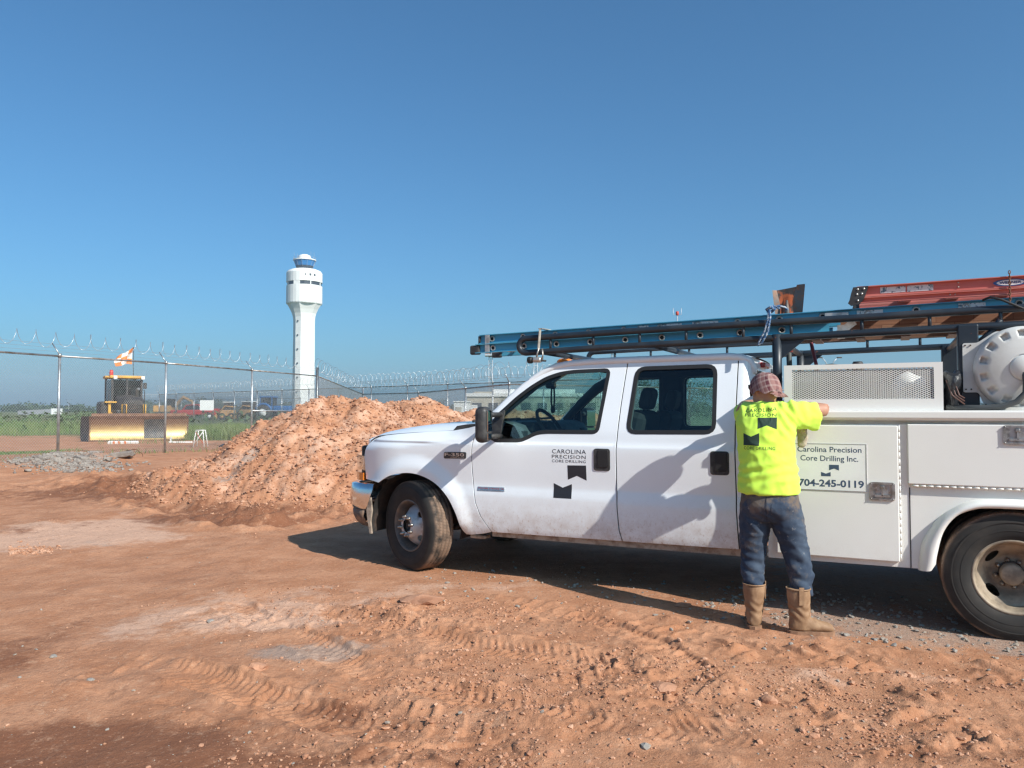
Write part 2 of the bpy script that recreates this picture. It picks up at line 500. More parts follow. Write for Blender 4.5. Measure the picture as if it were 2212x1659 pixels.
    moist = np.clip(.65 * rut + 1.1 * blob(x, y, 220, 1075, 260, 22) + blob(x, y, 480, 1130, 200, 14) + .9 * blob(x, y, 560, 1105, 120, 18) + .7 * blob(x, y, 60, 1150, 130, 18)
        + 1.45 * blob(x, y, 240, 1600, 460, 80) + .7 * blob(x, y, 760, 1650, 420, 32) + .9 * blob(x, y, 40, 1400, 150, 90) + .5 * blob(x, y, 760, 1520, 260, 40) + .7 * blob(x, y, 1250, 1570, 420, 40) + .6 * blob(x, y, 1400, 1420, 160, 40)
        + .6 * blob(x, y, 200, 1010, 250, 8) + .55 * blob(x, y, 2000, 1640, 400, 40) + .5 * blob(x, y, 350, 1235, 110, 12) + .5 * blob(x, y, 760, 1105, 60, 12), 0, 1.2)
    sa, sb, sw = band(x, y, (-4.5, 11.6), (-3.95, 12.8), .12)
    grey = np.clip(.9 * sw + .9 * blob(x, y, 720, 1400, 190, 28) + .6 * blob(x, y, 600, 1415, 120, 18) + .55 * blob(x, y, 200, 1180, 200, 20) + .5 * blob(x, y, 1750, 1610, 200, 40) + 1.2 * blob(x, y, 140, 1032, 130, 12)
        + .6 * sstep(-1.75, -1.15, ty) * sstep(2.5, 3.4, tx) + .35 * (flat > .5), 0, 1)
    pale = np.clip(1.2 * blob(x, y, 160, 1160, 240, 42) + .8 * blob(x, y, 500, 1330, 350, 60) + .5 * blob(x, y, 1000, 1270, 500, 25) + .45 * hm + .5 * blob(x, y, 1900, 1460, 400, 30), 0, 1)
    moist = moist * (1 - .7 * hm)
    green = sstep(26.0, 30.0, y + 2.5 * fbm(x, y, 4, 70, 2) + .12 * x)
    green = np.clip(green * .35 + sstep(31, 40, y + 3 * fbm(x, y, 5, 71, 2) + .35 * (x + 12)), 0, 1) * (1 - hm)
    green = np.maximum(green, .8 * blob(x, y, 75, 992, 90, 7, .2))
    return z, moist, grey, pale, green

def polar_ground():
    r = [0.35]
    while r[-1] < 2600:
        c = r[-1]
        if c < 2.4: s = .10
        elif c < 7: s = .0027 * c
        elif c < 24: s = .0036 * c
        elif c < 60: s = .012 * c
        else: s = .06 * c
        r.append(c + s)
    r = np.array(r)
    dense = np.arange(-43, 43.01, .118)
    coarse = np.arange(43 + 2.5, 360 - 43 - .1, 3.0)
    a = np.radians(np.concatenate([dense, coarse]))
    A, R = np.meshgrid(a, r)
    X, Y = R * np.sin(A), R * np.cos(A)
    nr, na = X.shape
    Z, mo, gr, pa, gn = ground_z(X.ravel(), Y.ravel(), True)
    co = np.stack([X.ravel(), Y.ravel(), Z], 1)
    co = np.vstack([co, [[0, 0, 0]]])
    i, j = np.meshgrid(np.arange(nr - 1), np.arange(na), indexing='ij')
    j2 = (j + 1) % na
    quads = np.stack([i * na + j, i * na + j2, (i + 1) * na + j2, (i + 1) * na + j], -1).reshape(-1, 4)[:, ::-1]
    jj = np.arange(na)
    tris = np.stack([np.full(na, nr * na), (jj + 1) % na, jj], 1)[:, ::-1]
    me = bpy.data.meshes.new('ground')
    me.vertices.add(len(co)); me.vertices.foreach_set('co', co.ravel().astype(np.float32))
    nq, ntr = len(quads), len(tris)
    me.loops.add(nq * 4 + ntr * 3)
    me.loops.foreach_set('vertex_index', np.concatenate([quads.ravel(), tris.ravel()]).astype(np.int32))
    me.polygons.add(nq + ntr)
    me.polygons.foreach_set('loop_start', np.concatenate([np.arange(nq) * 4, nq * 4 + np.arange(ntr) * 3]).astype(np.int32))
    me.polygons.foreach_set('use_smooth', np.ones(nq + ntr, bool))
    me.update(calc_edges=True)
    at_ = me.attributes.new('soil', 'FLOAT_COLOR', 'POINT')
    c = np.stack([mo, gr, pa, gn], 1); c = np.vstack([c, [[0, 0, 0, 0]]])
    at_.data.foreach_set('color', c.ravel().astype(np.float32))
    return me

def soil_mat():
    m, t, p = nt('red_clay')
    at_ = t.nodes.new('ShaderNodeAttribute'); at_.attribute_name = 'soil'
    sp = t.nodes.new('ShaderNodeSeparateColor'); t.links.new(at_.outputs['Color'], sp.inputs[0])
    mo, gr, pa = sp.outputs[0], sp.outputs[1], sp.outputs[2]; gn = at_.outputs['Alpha']
    big, mid, fine = tex(t, .55, 6, .6), tex(t, 2.6, 7, .65), tex(t, 38, 5, .7)
    col = mixc(t, ramp(t, mid, .36, .66), (.385, .174, .090), (.480, .240, .136))
    col = mixc(t, mth(t, 'MULTIPLY', ramp(t, big, .5, .68), .6), col, (.33, .150, .082))
    f = ramp(t, mth(t, 'ADD', pa, mth(t, 'MULTIPLY', mth(t, 'SUBTRACT', tex(t, 1.7, 9, .72), .5), 2.2)), .35, .75)
    col = mixc(t, mth(t, 'MULTIPLY', f, .9), col, (.56, .345, .240))
    f = mth(t, 'ADD', mo, mth(t, 'MULTIPLY', mth(t, 'SUBTRACT', tex(t, 1.5, 10, .76), .5), 3.2))
    col = mixc(t, mth(t, 'MULTIPLY', ramp(t, f, .45, 1.0), .88), col, (.185, .072, .036))
    f = mth(t, 'ADD', gr, mth(t, 'MULTIPLY', mth(t, 'SUBTRACT', tex(t, 3.0, 9, .75), .5), 1.9))
    col = mixc(t, mth(t, 'MULTIPLY', ramp(t, f, .5, .9), .65), col, (.30, .25, .215))
    sp1, sp2 = tex(t, 9, 9, .78), tex(t, 15, 7, .75, stretch=(1, .6, 1))
    col = mixc(t, mth(t, 'MULTIPLY', ramp(t, sp1, .54, .66), .42), col, (.57, .35, .225))
    col = mixc(t, mth(t, 'MULTIPLY', ramp(t, sp2, .46, .34), .50), col, (.235, .105, .057))
    col = mixc(t, mth(t, 'MULTIPLY', ramp(t, fine, .55, .72), .45), col, (.56, .345, .225))
    col = mixc(t, mth(t, 'MULTIPLY', ramp(t, fine, .44, .30), .5), col, (.20, .09, .05))
    f = mth(t, 'ADD', gn, mth(t, 'MULTIPLY', mth(t, 'SUBTRACT', tex(t, .9, 8, .7), .5), 1.0))
    gcol = mixc(t, ramp(t, tex(t, 1.3, 6), .35, .7), (.075, .11, .035), (.17, .16, .07))
    col = mixc(t, ramp(t, f, .35, .7), col, gcol)
    t.links.new(col, p.inputs['Base Color'])
    p.inputs['Roughness'].default_value = .92; p.inputs['Specular IOR Level'].default_value = .25
    h = mth(t, 'ADD', mth(t, 'MULTIPLY', tex(t, 24, 8, .7), 1.0), mth(t, 'MULTIPLY', tex(t, 110, 4, .7), .35))
    bump(t, p, h, .75, .018)
    return m
M['soil'] = soil_mat()
ground = link_mesh('ground', polar_ground(), M['soil'])
tag(ground, kind='structure')

def gz(x, y): return float(ground_z(np.array([x]), np.array([y]))[0])

# clods, gravel and stones ------------------------------------------------
def rock_shape(seed, rough=.35, flat=.8, sub=1):
    bm = bmesh.new(); bmesh.ops.create_icosphere(bm, subdivisions=sub, radius=1.0)
    rr = random.Random(seed)
    off = Vector((rr.uniform(0, 50), rr.uniform(0, 50), rr.uniform(0, 50)))
    for v in bm.verts:
        v.co *= 1 + rough * mnoise.noise(v.co * 1.3 + off) + rr.uniform(-.1, .1)
        v.co.z *= flat
    vs = np.array([v.co[:] for v in bm.verts]); fs = np.array([[v.index for v in f.verts] for f in bm.faces])
    bm.free()
    return vs, fs
ROCKS = [rock_shape(i, .45, .75) for i in range(10)]

def scatter(name, pts, mat, label=None, sink=.25, parent=None, flat=1.0):
    """pts: list of (x, y, size); joined into one mesh of small stones or clods lying on the ground"""
    P = np.array(pts); zz = ground_z(P[:, 0], P[:, 1])
    V, F, b = [], [], 0
    for (x, y, s), z in zip(pts, zz):
        vs, fs = ROCKS[rnd.randrange(len(ROCKS))]
        a = rnd.uniform(0, 6.28); ca, sa = math.cos(a), math.sin(a)
        sc = np.array([s * rnd.uniform(.7, 1.3), s * rnd.uniform(.6, 1.1), s * rnd.uniform(.5, 1.0) * flat])
        w = vs * sc; tl = rnd.uniform(-.5, .5); w = np.stack([w[:, 0], w[:, 1] * math.cos(tl) - w[:, 2] * math.sin(tl), w[:, 1] * math.sin(tl) + w[:, 2] * math.cos(tl)], 1)
        w = np.stack([w[:, 0] * ca - w[:, 1] * sa + x, w[:, 0] * sa + w[:, 1] * ca + y, w[:, 2] + z + s * (.5 - sink) * flat], 1)
        V.append(w); F.append(fs + b); b += len(vs)
    me = bpy.data.meshes.new(name); me.from_pydata(np.vstack(V).tolist(), [], np.vstack(F).tolist()); me.update()
    o = link_mesh(name, me, mat, parent)
    if label: tag(o, label, None, None, 'stuff')
    return o

M['clod'] = pm('clod', (.43, .225, .140), .95, col2=(.33, .155, .090), vs=5, lo=.4, hi=.62, bmp=.6, bs=45, bd=.01, spec=.2)
M['pale_clod'] = pm('pale_clod', (.50, .29, .19), .95, col2=(.38, .18, .10), vs=7, bmp=.6, bs=45, bd=.01, spec=.2)
M['grey_stone'] = pm('grey_stone', (.26, .24, .215), .9, col2=(.34, .27, .21), vs=11, bmp=.4, bs=60, spec=.3)
M['concrete'] = pm('concrete', (.30, .26, .225), .95, col2=(.19, .16, .14), vs=4, bmp=.8, bs=30, bd=.02, spec=.2)

def make_scatter():
    # clods over the heap: rejection-sampled where the heap stands
    n = 110000
    X = np.random.RandomState(3).uniform(-8, 6, n); Y = np.random.RandomState(4).uniform(10, 21, n); U = np.random.RandomState(5).uniform(0, 1, n)
    hp = heap(X, Y); keep = (hp > .0) & (U < .75) & ((Y < 16) | (U < .4))
    big, small = [], []
    for x, y, u in zip(X[keep], Y[keep], U[keep]):
        s = .008 + .034 * rnd.random() ** 4
        (big if rnd.random() < .55 else small).append((x, y, s))
    scatter('clay_clods', big, M['clod'], 'loose red clay clods covering the spoil heap')
    scatter('pale_clay_clods', small, M['pale_clod'], 'loose dry pale clay clods covering the spoil heap')
    pts, pale, grav, pale_ = [], [], [], []
    for u, v, ru, rv, k in ((760, 1320, 300, 40, 420), (1150, 1470, 400, 90, 1300), (1750, 1480, 420, 60, 900), (1950, 1600, 420, 45, 400), (980, 1630, 480, 35, 450), (1050, 1330, 260, 25, 350), (560, 1108, 120, 16, 300), (250, 1065, 260, 18, 110), (900, 1120, 500, 40, 300), (620, 1090, 200, 30, 300)):
        for _ in range(k // 11):                   # crumbs lie in clusters
            c = on_ground(u + rnd.gauss(0, .6) * ru, max(v + rnd.gauss(0, .6) * rv, 1000))
            if c.y < 1.5: continue
            an, w0, w1 = rnd.gauss(-.55, .4), rnd.uniform(.08, .40), rnd.uniform(.03, .12)
            tone = rnd.random()
            for _ in range(rnd.randrange(15, 46)):
                a_, b_ = rnd.gauss(0, w0), rnd.gauss(0, w1)
                s = (.0022 + .0085 * rnd.random() ** 4 + (.012 * rnd.random() if rnd.random() < .02 else 0)) * (1 + .05 * c.y)
                (pts if rnd.random() < .25 + .6 * tone else pale).append((c.x + a_ * math.cos(an) - b_ * math.sin(an), c.y + a_ * math.sin(an) + b_ * math.cos(an), s))
    for _ in range(1500):
        p = on_ground(rnd.uniform(-200, 2400), 1040 + 700 * rnd.random())
        (pts if rnd.random() < .5 else pale).append((p.x, p.y, .002 + .008 * rnd.random() ** 5))
    scatter('ground_clods', pts, M['clod'], 'crumbs of red clay strewn over the churned ground')
    scatter('pale_ground_clods', pale, M['pale_clod'], 'dry pale clay crumbs strewn over the ground')
    for _ in range(2600):                          # gravel along the truck's near side and under it
        tx, ty = rnd.uniform(.2, 5.6), -(.2 + abs(rnd.gauss(.75, .38)))
        if tx < 2.6 and rnd.random() < .75: continue
        x = TO.x + tx * math.cos(TY) + ty * math.sin(TY); y = TO.y - tx * math.sin(TY) + ty * math.cos(TY)
        grav.append((x, y, .004 + .018 * rnd.random() ** 3))
    for _ in range(420):
        p = on_ground(rnd.uniform(-100, 2400), 1080 + 620 * rnd.random())
        grav.append((p.x, p.y, .003 + .010 * rnd.random() ** 4))
    rub = []
    for _ in range(1500):
        p = on_ground(140 + rnd.gauss(0, 62), 1034 + rnd.gauss(0, 5))
        rub.append((p.x, p.y, .015 + .045 * rnd.random() ** 2.5))
    scatter('rubble_gravel', rub, M['concrete'], 'grey crushed concrete heap on the left')
    for _ in range(200):
        p = on_ground(20 + abs(rnd.gauss(0, 50)), 1193 + rnd.gauss(0, 6))
        pale_.append((p.x, p.y, .006 + .014 * rnd.random()))
    scatter('pale_gravel', pale_, M['pale_clod'], 'pale gravel patch at the left edge')
    scatter('gravel', grav, M['grey_stone'], 'grey crushed stone scattered beside and under the truck')
make_scatter()
# ------------------------------------------------------------------ service truck
def curve1d(pts):
    xs = [p[0] for p in pts]; ys = [p[1] for p in pts]; n = len(xs)
    ds = [(ys[i + 1] - ys[i]) / (xs[i + 1] - xs[i]) for i in range(n - 1)]
    ms = [ds[0]] + [0 if ds[i - 1] * ds[i] <= 0 else 2 * ds[i - 1] * ds[i] / (ds[i - 1] + ds[i]) for i in range(1, n - 1)] + [ds[-1]]
    def f(x):
        if x <= xs[0]: return ys[0]
        if x >= xs[-1]: return ys[-1]
        i = 0
        while x > xs[i + 1]: i += 1
        h = xs[i + 1] - xs[i]; t = (x - xs[i]) / h
        return (ys[i] * (1 + 2 * t) * (1 - t) ** 2 + h * ms[i] * t * (1 - t) ** 2 + ys[i + 1] * t * t * (3 - 2 * t) + h * ms[i + 1] * t * t * (t - 1))
    return f

def ss(a, b, x):
    t = min(1, max(0, (x - a) / (b - a))); return t * t * (3 - 2 * t)

SIDE = curve1d([(.30, .925), (.36, .955), (.45, .982), (.60, .997), (.69, .998), (.735, .992), (.80, .982), (.95, .987), (1.08, .990), (1.13, .988), (1.138, .986), (1.156, .974), (1.25, .957), (1.50, .885), (1.75, .810), (1.90, .755)])
def S(x, z):
    """half width of the cab at x, z"""
    s = SIDE(z)
    zc = min(1.137, 1.075 + .075 * (x + .4))
    f = ss(.66, .30, x)
    if f > 0 and z > zc: s -= f * max(0, .10 * ((z - zc) / .12) ** 1.5 - (.012 if z > 1.14 else 0))
    if x < -.1: s -= .17 * (((-.1 - x) / .6) ** 2.2)
    rho = math.hypot(x, z - .40)
    if x < .75: s += .028 * ss(.64, .50, rho) * ss(.30, .5, z)
    if x > 2.85: s -= .10 * ((x - 2.85) / .09) ** 2
    return s

def inside(p, poly):
    x, y = p; r = False; j = len(poly) - 1
    for i in range(len(poly)):
        xi, yi = poly[i]; xj, yj = poly[j]
        if (yi > y) != (yj > y) and x < (xj - xi) * (y - yi) / (yj - yi) + xi: r = not r
        j = i
    return r

def resample(poly, step):
    out = []
    for i, a in enumerate(poly):
        b = poly[(i + 1) % len(poly)]
        n = max(1, int(math.dist(a, b) / step))
        out += [(a[0] + (b[0] - a[0]) * k / n, a[1] + (b[1] - a[1]) * k / n) for k in range(n)]
    return out

def rounded(poly, r, n=4, which=None):
    """round the corners of a polygon"""
    out = []; k = len(poly)
    for i in range(k):
        p, a, b = Vector(poly[i]), Vector(poly[i - 1]), Vector(poly[(i + 1) % k])
        if which is not None and i not in which: out.append(tuple(p)); continue
        d1, d2 = (a - p), (b - p); rr = min(r, d1.length * .45, d2.length * .45)
        s, e = p + d1.normalized() * rr, p + d2.normalized() * rr
        for j in range(n + 1):
            t = j / n; q = s * (1 - t) ** 2 + p * 2 * t * (1 - t) + e * t * t; out.append(tuple(q))
    return out

def panel(name, outline, holes, mat, parent, side=-1, off=0.0, res=.045, rim=.02, fn=S):
    """sheet cut to outline (x, z) with holes, bent over the body side surface, with returned edges"""
    step = res * .8
    polys = [resample(outline, step)] + [resample(h, step) for h in holes]
    pts, edges = [], []
    for pl in polys:
        b = len(pts); pts += pl; edges += [(b + i, b + (i + 1) % len(pl)) for i in range(len(pl))]
    x0, x1 = min(p[0] for p in outline), max(p[0] for p in outline); z0, z1 = min(p[1] for p in outline), max(p[1] for p in outline)
    zz = z0 + res / 2; row = 0
    while zz < z1:
        xx = x0 + res * (.5 if row % 2 else .25)
        while xx < x1:
            p = (xx, zz)
            if inside(p, polys[0]) and not any(inside(p, h) for h in polys[1:]) and min((p[0] - q[0]) ** 2 + (p[1] - q[1]) ** 2 for pl in polys for q in pl) > (res * .42) ** 2: pts.append(p)
            xx += res
        zz += res * .5 if 1.1 < zz < 1.19 and fn is S else res * .87; row += 1
    r = delaunay_2d_cdt([Vector(p) for p in pts], edges, [], 0, 1e-6)
    V2 = [tuple(v) for v in r[0]]
    F = []
    for f in r[2]:
        c = (sum(V2[i][0] for i in f) / len(f), sum(V2[i][1] for i in f) / len(f))
        if inside(c, polys[0]) and not any(inside(c, h) for h in polys[1:]): F.append(list(f))
    vs, ns = [], []
    e = .004
    for x, z in V2:
        vs.append((x, side * (fn(x, z) + off), z))
        nx, nz = -(fn(x + e, z) - fn(x - e, z)) / (2 * e), -(fn(x, z + e) - fn(x, z - e)) / (2 * e)
        ns.append(Vector((nx, side, nz)).normalized())
    def wind(f):
        a, b, c = (Vector(vs[i]) for i in f[:3])
        return f if (b - a).cross(c - a).dot(Vector((0, side, 0))) > 0 else f[::-1]
    F = [wind(f) for f in F]
    if rim:
        for pl, sg in [(polys[0], 1)] + [(h, -1) for h in polys[1:]]:
            area = sum(pl[i][0] * pl[(i + 1) % len(pl)][1] - pl[(i + 1) % len(pl)][0] * pl[i][1] for i in range(len(pl)))
            k = len(pl); b = len(vs)
            for i in range(k):
                p, q = pl[i - 1], pl[(i + 1) % k]; t = Vector((q[0] - p[0], q[1] - p[1]))
                o = Vector((t.y, -t.x)) * (1 if area > 0 else -1) * sg
                if o.length: o.normalize()
                x, z = pl[i]; y = fn(x, z) + off
                vs.append((x, side * y, z)); ns.append(Vector((o.x, side * .6, o.y)).normalized())
                vs.append((x + o.x * .002, side * (y - .004), z + o.y * .002)); ns.append(Vector((o.x, 0, o.y)))
                vs.append((x, side * (y - rim), z)); ns.append(Vector((o.x, 0, o.y)))
            for i in range(k):
                for m_ in (0, 1):
                    f = [b + 3 * i + m_, b + 3 * ((i + 1) % k) + m_, b + 3 * ((i + 1) % k) + m_ + 1, b + 3 * i + m_ + 1]
                    a_, b_, c_ = (Vector(vs[j]) for j in f[:3])
                    n_ = (b_ - a_).cross(Vector(vs[f[3]]) - a_)
                    F.append(f if n_.dot(ns[f[1]] + ns[f[2]]) >= 0 else f[::-1])
    me = bpy.data.meshes.new(name); me.from_pydata(vs, [], F)
    me.polygons.foreach_set('use_smooth', [True] * len(F)); me.update()
    me.normals_split_custom_set_from_vertices([tuple(n) for n in ns])
    return link_mesh(name, me, mat, parent)

def text_mesh(body, size, spacing=1.0, bold=0.0, width=None, align='LEFT', cap=None):
    """flat lettering in the XY plane; cap: wanted height of a capital, width: wanted total width"""
    cu = bpy.data.curves.new('lettering', 'FONT'); cu.body = body; cu.size = 1.0; cu.space_character = spacing; cu.offset = bold; cu.align_x = 'LEFT'; cu.resolution_u = 3
    o = bpy.data.objects.new('lettering', cu); COL.objects.link(o)
    bpy.context.view_layer.update()
    me = bpy.data.meshes.new_from_object(o.evaluated_get(bpy.context.evaluated_depsgraph_get()))
    bpy.data.objects.remove(o); bpy.data.curves.remove(cu)
    co = np.array([v.co[:] for v in me.vertices])
    x0, x1 = co[:, 0].min(), co[:, 0].max(); h = .72 if cap else 1.0
    sy = (cap / h) if cap else size
    sx = width / (x1 - x0) if width else sy
    for v in me.vertices: v.co = ((v.co.x - x0) * sx, v.co.y * sy, 0)
    return me

def side_text(name, body, x, z, width, cap, mat, parent, fn, off=.004, spacing=1.0, bold=0.0):
    me = text_mesh(body, 1, spacing, bold, width, cap=cap)
    for v in me.vertices:
        px, pz = x + v.co.x, z + v.co.y
        v.co = (px, -(fn(px, pz) + off), pz)
    me.update()
    return link_mesh(name, me, mat, parent)

def flat_text(name, body, origin, ux, uy, width, cap, mat, parent, bold=0.0, spacing=1.0):
    me = text_mesh(body, 1, spacing, bold, width, cap=cap); o, ux, uy = Vector(origin), Vector(ux), Vector(uy)
    for v in me.vertices: v.co = o + ux * v.co.x + uy * v.co.y
    me.update(); return link_mesh(name, me, mat, parent)

TR = empty('service_truck', TO, -TY)
tag(TR, 'white crew cab service truck with ladder rack and utility body', 'truck')

# side outlines, x behind the front axle, z above ground
SEAM1 = [(.673, 1.293), (.640, 1.22), (.619, 1.168), (.611, 1.07), (.613, .966), (.618, .88), (.627, .789), (.654, .637), (.701, .522), (.795, .394)]
SEAM2 = [(1.947, .402), (1.926, .486), (1.913, .655), (1.905, .9), (1.903, 1.157), (1.917, 1.478), (1.942, 1.812)]
SEAM3 = [(2.836, .408), (2.821, .706), (2.812, 1.175), (2.809, 1.453), (2.812, 1.812)]
def sh(pl, d): return [(x + d, z) for x, z in pl]
def spline(pts, n=4):
    out = []
    for i in range(len(pts) - 1):
        p0, p1, p2, p3 = (Vector(pts[max(0, min(len(pts) - 1, j))]) for j in (i - 1, i, i + 1, i + 2))
        for k in range(n):
            t = k / n; out.append(tuple(.5 * (2 * p1 + (p2 - p0) * t + (2 * p0 - 5 * p1 + 4 * p2 - p3) * t * t + (3 * p1 - p0 - 3 * p2 + p3) * t ** 3)))
    return out + [tuple(pts[-1])]
FENDER = sh(SEAM1, -.005) + [(.70, .372), (.60, .356), (.545, .356), (.522, .385)] + spline([(.505, .43), (.47, .544), (.386, .683), (.259, .786), (.115, .847), (-.031, .867), (-.195, .842), (-.286, .807), (-.36, .765)]) + [(-.395, .77), (-.575, .782), (-.588, .88), (-.60, .99), (-.585, 1.05), (-.553, 1.105), (-.50, 1.152), (-.434, 1.182), (-.2, 1.206), (.1, 1.228), (.381, 1.243), (.55, 1.268)]
FDOOR = sh(SEAM1, .005)[::-1] + [(.72, 1.335), (.80, 1.408), (.90, 1.503), (1.025, 1.612), (1.097, 1.668), (1.19, 1.726), (1.31, 1.776), (1.436, 1.798), (1.60, 1.808), (1.80, 1.812)] + sh(SEAM2, -.005)[::-1]
WIN1 = rounded([(.80, 1.159), (1.075, 1.162), (1.21, 1.228), (1.30, 1.238), (1.745, 1.240), (1.80, 1.758), (1.487, 1.752), (1.364, 1.738), (1.239, 1.700), (1.112, 1.627), (.982, 1.530), (.884, 1.438), (.80, 1.36)], .05)
RDOOR = sh(SEAM2, .006) + sh(SEAM3, -.005)[::-1]
WIN2 = rounded([(1.98, 1.243), (2.664, 1.250), (2.652, 1.770), (2.02, 1.764)], .075)
CORNER = sh(SEAM3, .006) + [(2.86, 1.822), (2.905, 1.80), (2.925, 1.74), (2.937, 1.54), (2.942, 1.2), (2.935, .6), (2.90, .41)]
def grow(poly, d):
    c = Vector((sum(p[0] for p in poly) / len(poly), sum(p[1] for p in poly) / len(poly)))
    out = []; k = len(poly)
    area = sum(poly[i][0] * poly[(i + 1) % k][1] - poly[(i + 1) % k][0] * poly[i][1] for i in range(k))
    for i in range(k):
        p, q = poly[i - 1], poly[(i + 1) % k]; t = Vector((q[0] - p[0], q[1] - p[1])); o = Vector((t.y, -t.x)); o.normalize()
        out.append((poly[i][0] + o.x * d * (1 if area > 0 else -1), poly[i][1] + o.y * d * (1 if area > 0 else -1)))
    return out
WP, BP = M['white_paint'], M['black_plastic']
for sd in (-1, 1):
    panel('front_fender', FENDER, [], WP, TR, sd, res=.035)
    for nm, ol, wn_ in (('front_door', FDOOR, WIN1), ('rear_door', RDOOR, WIN2)):
        d = panel(nm, ol, [wn_], WP, TR, sd, res=.04)
        panel('window_seal', grow(wn_, .007), [grow(wn_, -.022)], M['rubber_seal'], d, sd, .003, .03, .012)
        panel('window_pane', grow(wn_, -.012), [], M['glass'], d, sd, -.010, .06, 0)
        panel('door_trim', grow(ol, -.025), [grow(wn_, -.012)], M['interior'], d, sd, -.055, .08, .02)
    panel('cab_corner', CORNER, [], WP, TR, sd, res=.03)
    SIL = [(.66, 1.285, .90), (.78, 1.398, .885), (.9, 1.512, .862), (1.025, 1.622, .835), (1.097, 1.678, .822), (1.192, 1.738, .808), (1.31, 1.790, .797), (1.436, 1.812, .793), (1.606, 1.822, .792), (1.88, 1.828, .791), (2.738, 1.832, .790), (2.83, 1.823, .785), (2.885, 1.803, .772), (2.915, 1.76, .765), (2.925, 1.70, .775)]
    MB().tube([(x, sd * (y - .012), z) for x, z, y in SIL], [.027] * 5 + [.029] * 7 + [.027, .024, .02], 10).build('roof_rail', WP, TR)
    # inner pillars seen through the glass
    mb = MB()
    mb.tube([(.74, sd * .84, 1.32), (.92, sd * .81, 1.49), (1.12, sd * .775, 1.655), (1.32, sd * .75, 1.75)], [.035, .045, .05, .05], 8)
    mb.box((1.90, sd * .885, .86), (.12, .05, .72)); mb.bar((1.88, sd * .885, 1.2), (1.91, sd * .735, 1.80), .17, .04)
    mb.bar((2.76, sd * .885, 1.2), (2.74, sd * .735, 1.80), .16, .04); mb.bar((1.3, sd * .73, 1.775), (2.85, sd * .73, 1.785), .06, .05)
    mb.build('pillar_trim', M['interior_dark'], TR)
# hood
ZS = curve1d([(-.86, 1.02), (-.82, 1.075), (-.746, 1.128), (-.62, 1.182), (-.443, 1.228), (-.206, 1.268), (.026, 1.294), (.24, 1.305), (.66, 1.318)])
ZE = curve1d([(-.86, .98), (-.60, 1.10), (-.434, 1.188), (.381, 1.248), (.66, 1.27)])
rows = []
for i in range(41):
    row = []
    for j in range(33):
        y = -.862 + 1.724 * j / 32; a = abs(y)
        xf = -.83 + .30 * (a / .862) ** 3.2; xr = .70 - .12 * (1 - (a / .862) ** 2)
        x = xf + (xr - xf) * i / 40
        if a < .6: z = ZS(x) + .018 * (1 - (a / .6) ** 2)
        else: t = (a - .6) / .262; z = ZS(x) * (1 - t ** 1.8) + ZE(x) * t ** 1.8
        row.append((x, y, z))
    rows.append(row)
MB().grid(rows).build('hood', WP, TR)
mb = MB(); n = 20
rows = [[(rows[0][int(j * 32 / n)][0] + dx, rows[0][int(j * 32 / n)][1], rows[0][int(j * 32 / n)][2] + dz) for j in range(n + 1)] for dx, dz in ((0, 0), (-.012, -.02), (-.01, -.05), (.02, -.07))]
mb.grid(rows).build('hood_lip', WP, TR)
# cowl, windscreen, roof
rows = [[(.60 - .10 * (1 - (y / .86) ** 2) + dx, y, z + .02 * (1 - (y / .86) ** 2)) for y in np.linspace(-.87, .87, 13)] for dx, z in ((-.02, 1.275), (.03, 1.30), (.12, 1.305), (.16, 1.285))]
cw = MB().grid(rows).build('cowl', BP, TR)
mb = MB()
mb.prism([(.36, 1.245), (.40, 1.285), (.50, 1.30), (.67, 1.312), (.66, 1.290), (.52, 1.268), (.42, 1.246)], -.872, -.845, 'Y')
mb.build('cowl_corner', BP, TR)
for a_, b_ in (((.52, -.8, 1.325), (.72, -.25, 1.345)), ((.52, .1, 1.33), (.70, .62, 1.345))): MB().bar(a_, b_, .02, .02).build('wiper', BP, TR)
def wsx(y, t):  # windscreen point, t from bottom to top
    k = (y / .84) ** 2
    return (.58 + .15 * k) * (1 - t) + (1.20 + .11 * k) * t + .03 * math.sin(math.pi * t) * -1
rows = [[(wsx(y, t), y * (1 - .085 * t), 1.29 + (1.83 - 1.29) * t + .018 * math.sin(math.pi * t)) for y in np.linspace(-.845, .845, 17)] for t in np.linspace(0, 1, 9)]
MB().grid(rows).build('windscreen', M['glass'], TR)
rows = []
for i in range(25):
    t = i / 24; row = []
    for j in range(21):
        y = -.79 + 1.58 * j / 20; k = (y / .79) ** 2
        x = (1.17 + .13 * k) * (1 - t) + (2.89 - .03 * k) * t
        ze = curve1d([(1.1, 1.80), (1.30, 1.818), (1.45, 1.832), (1.8, 1.843), (2.75, 1.846), (2.9, 1.81)])(x)
        row.append((x, y, ze + .035 * (1 - abs(y / .79) ** 2.6)))
    rows.append(row)
MB().grid(rows).build('roof', WP, TR)
MB().grid([[(x + .04, y * .97, z - .035) for x, y, z in r] for r in rows[:-1]]).build('headliner', M['interior_dark'], TR)
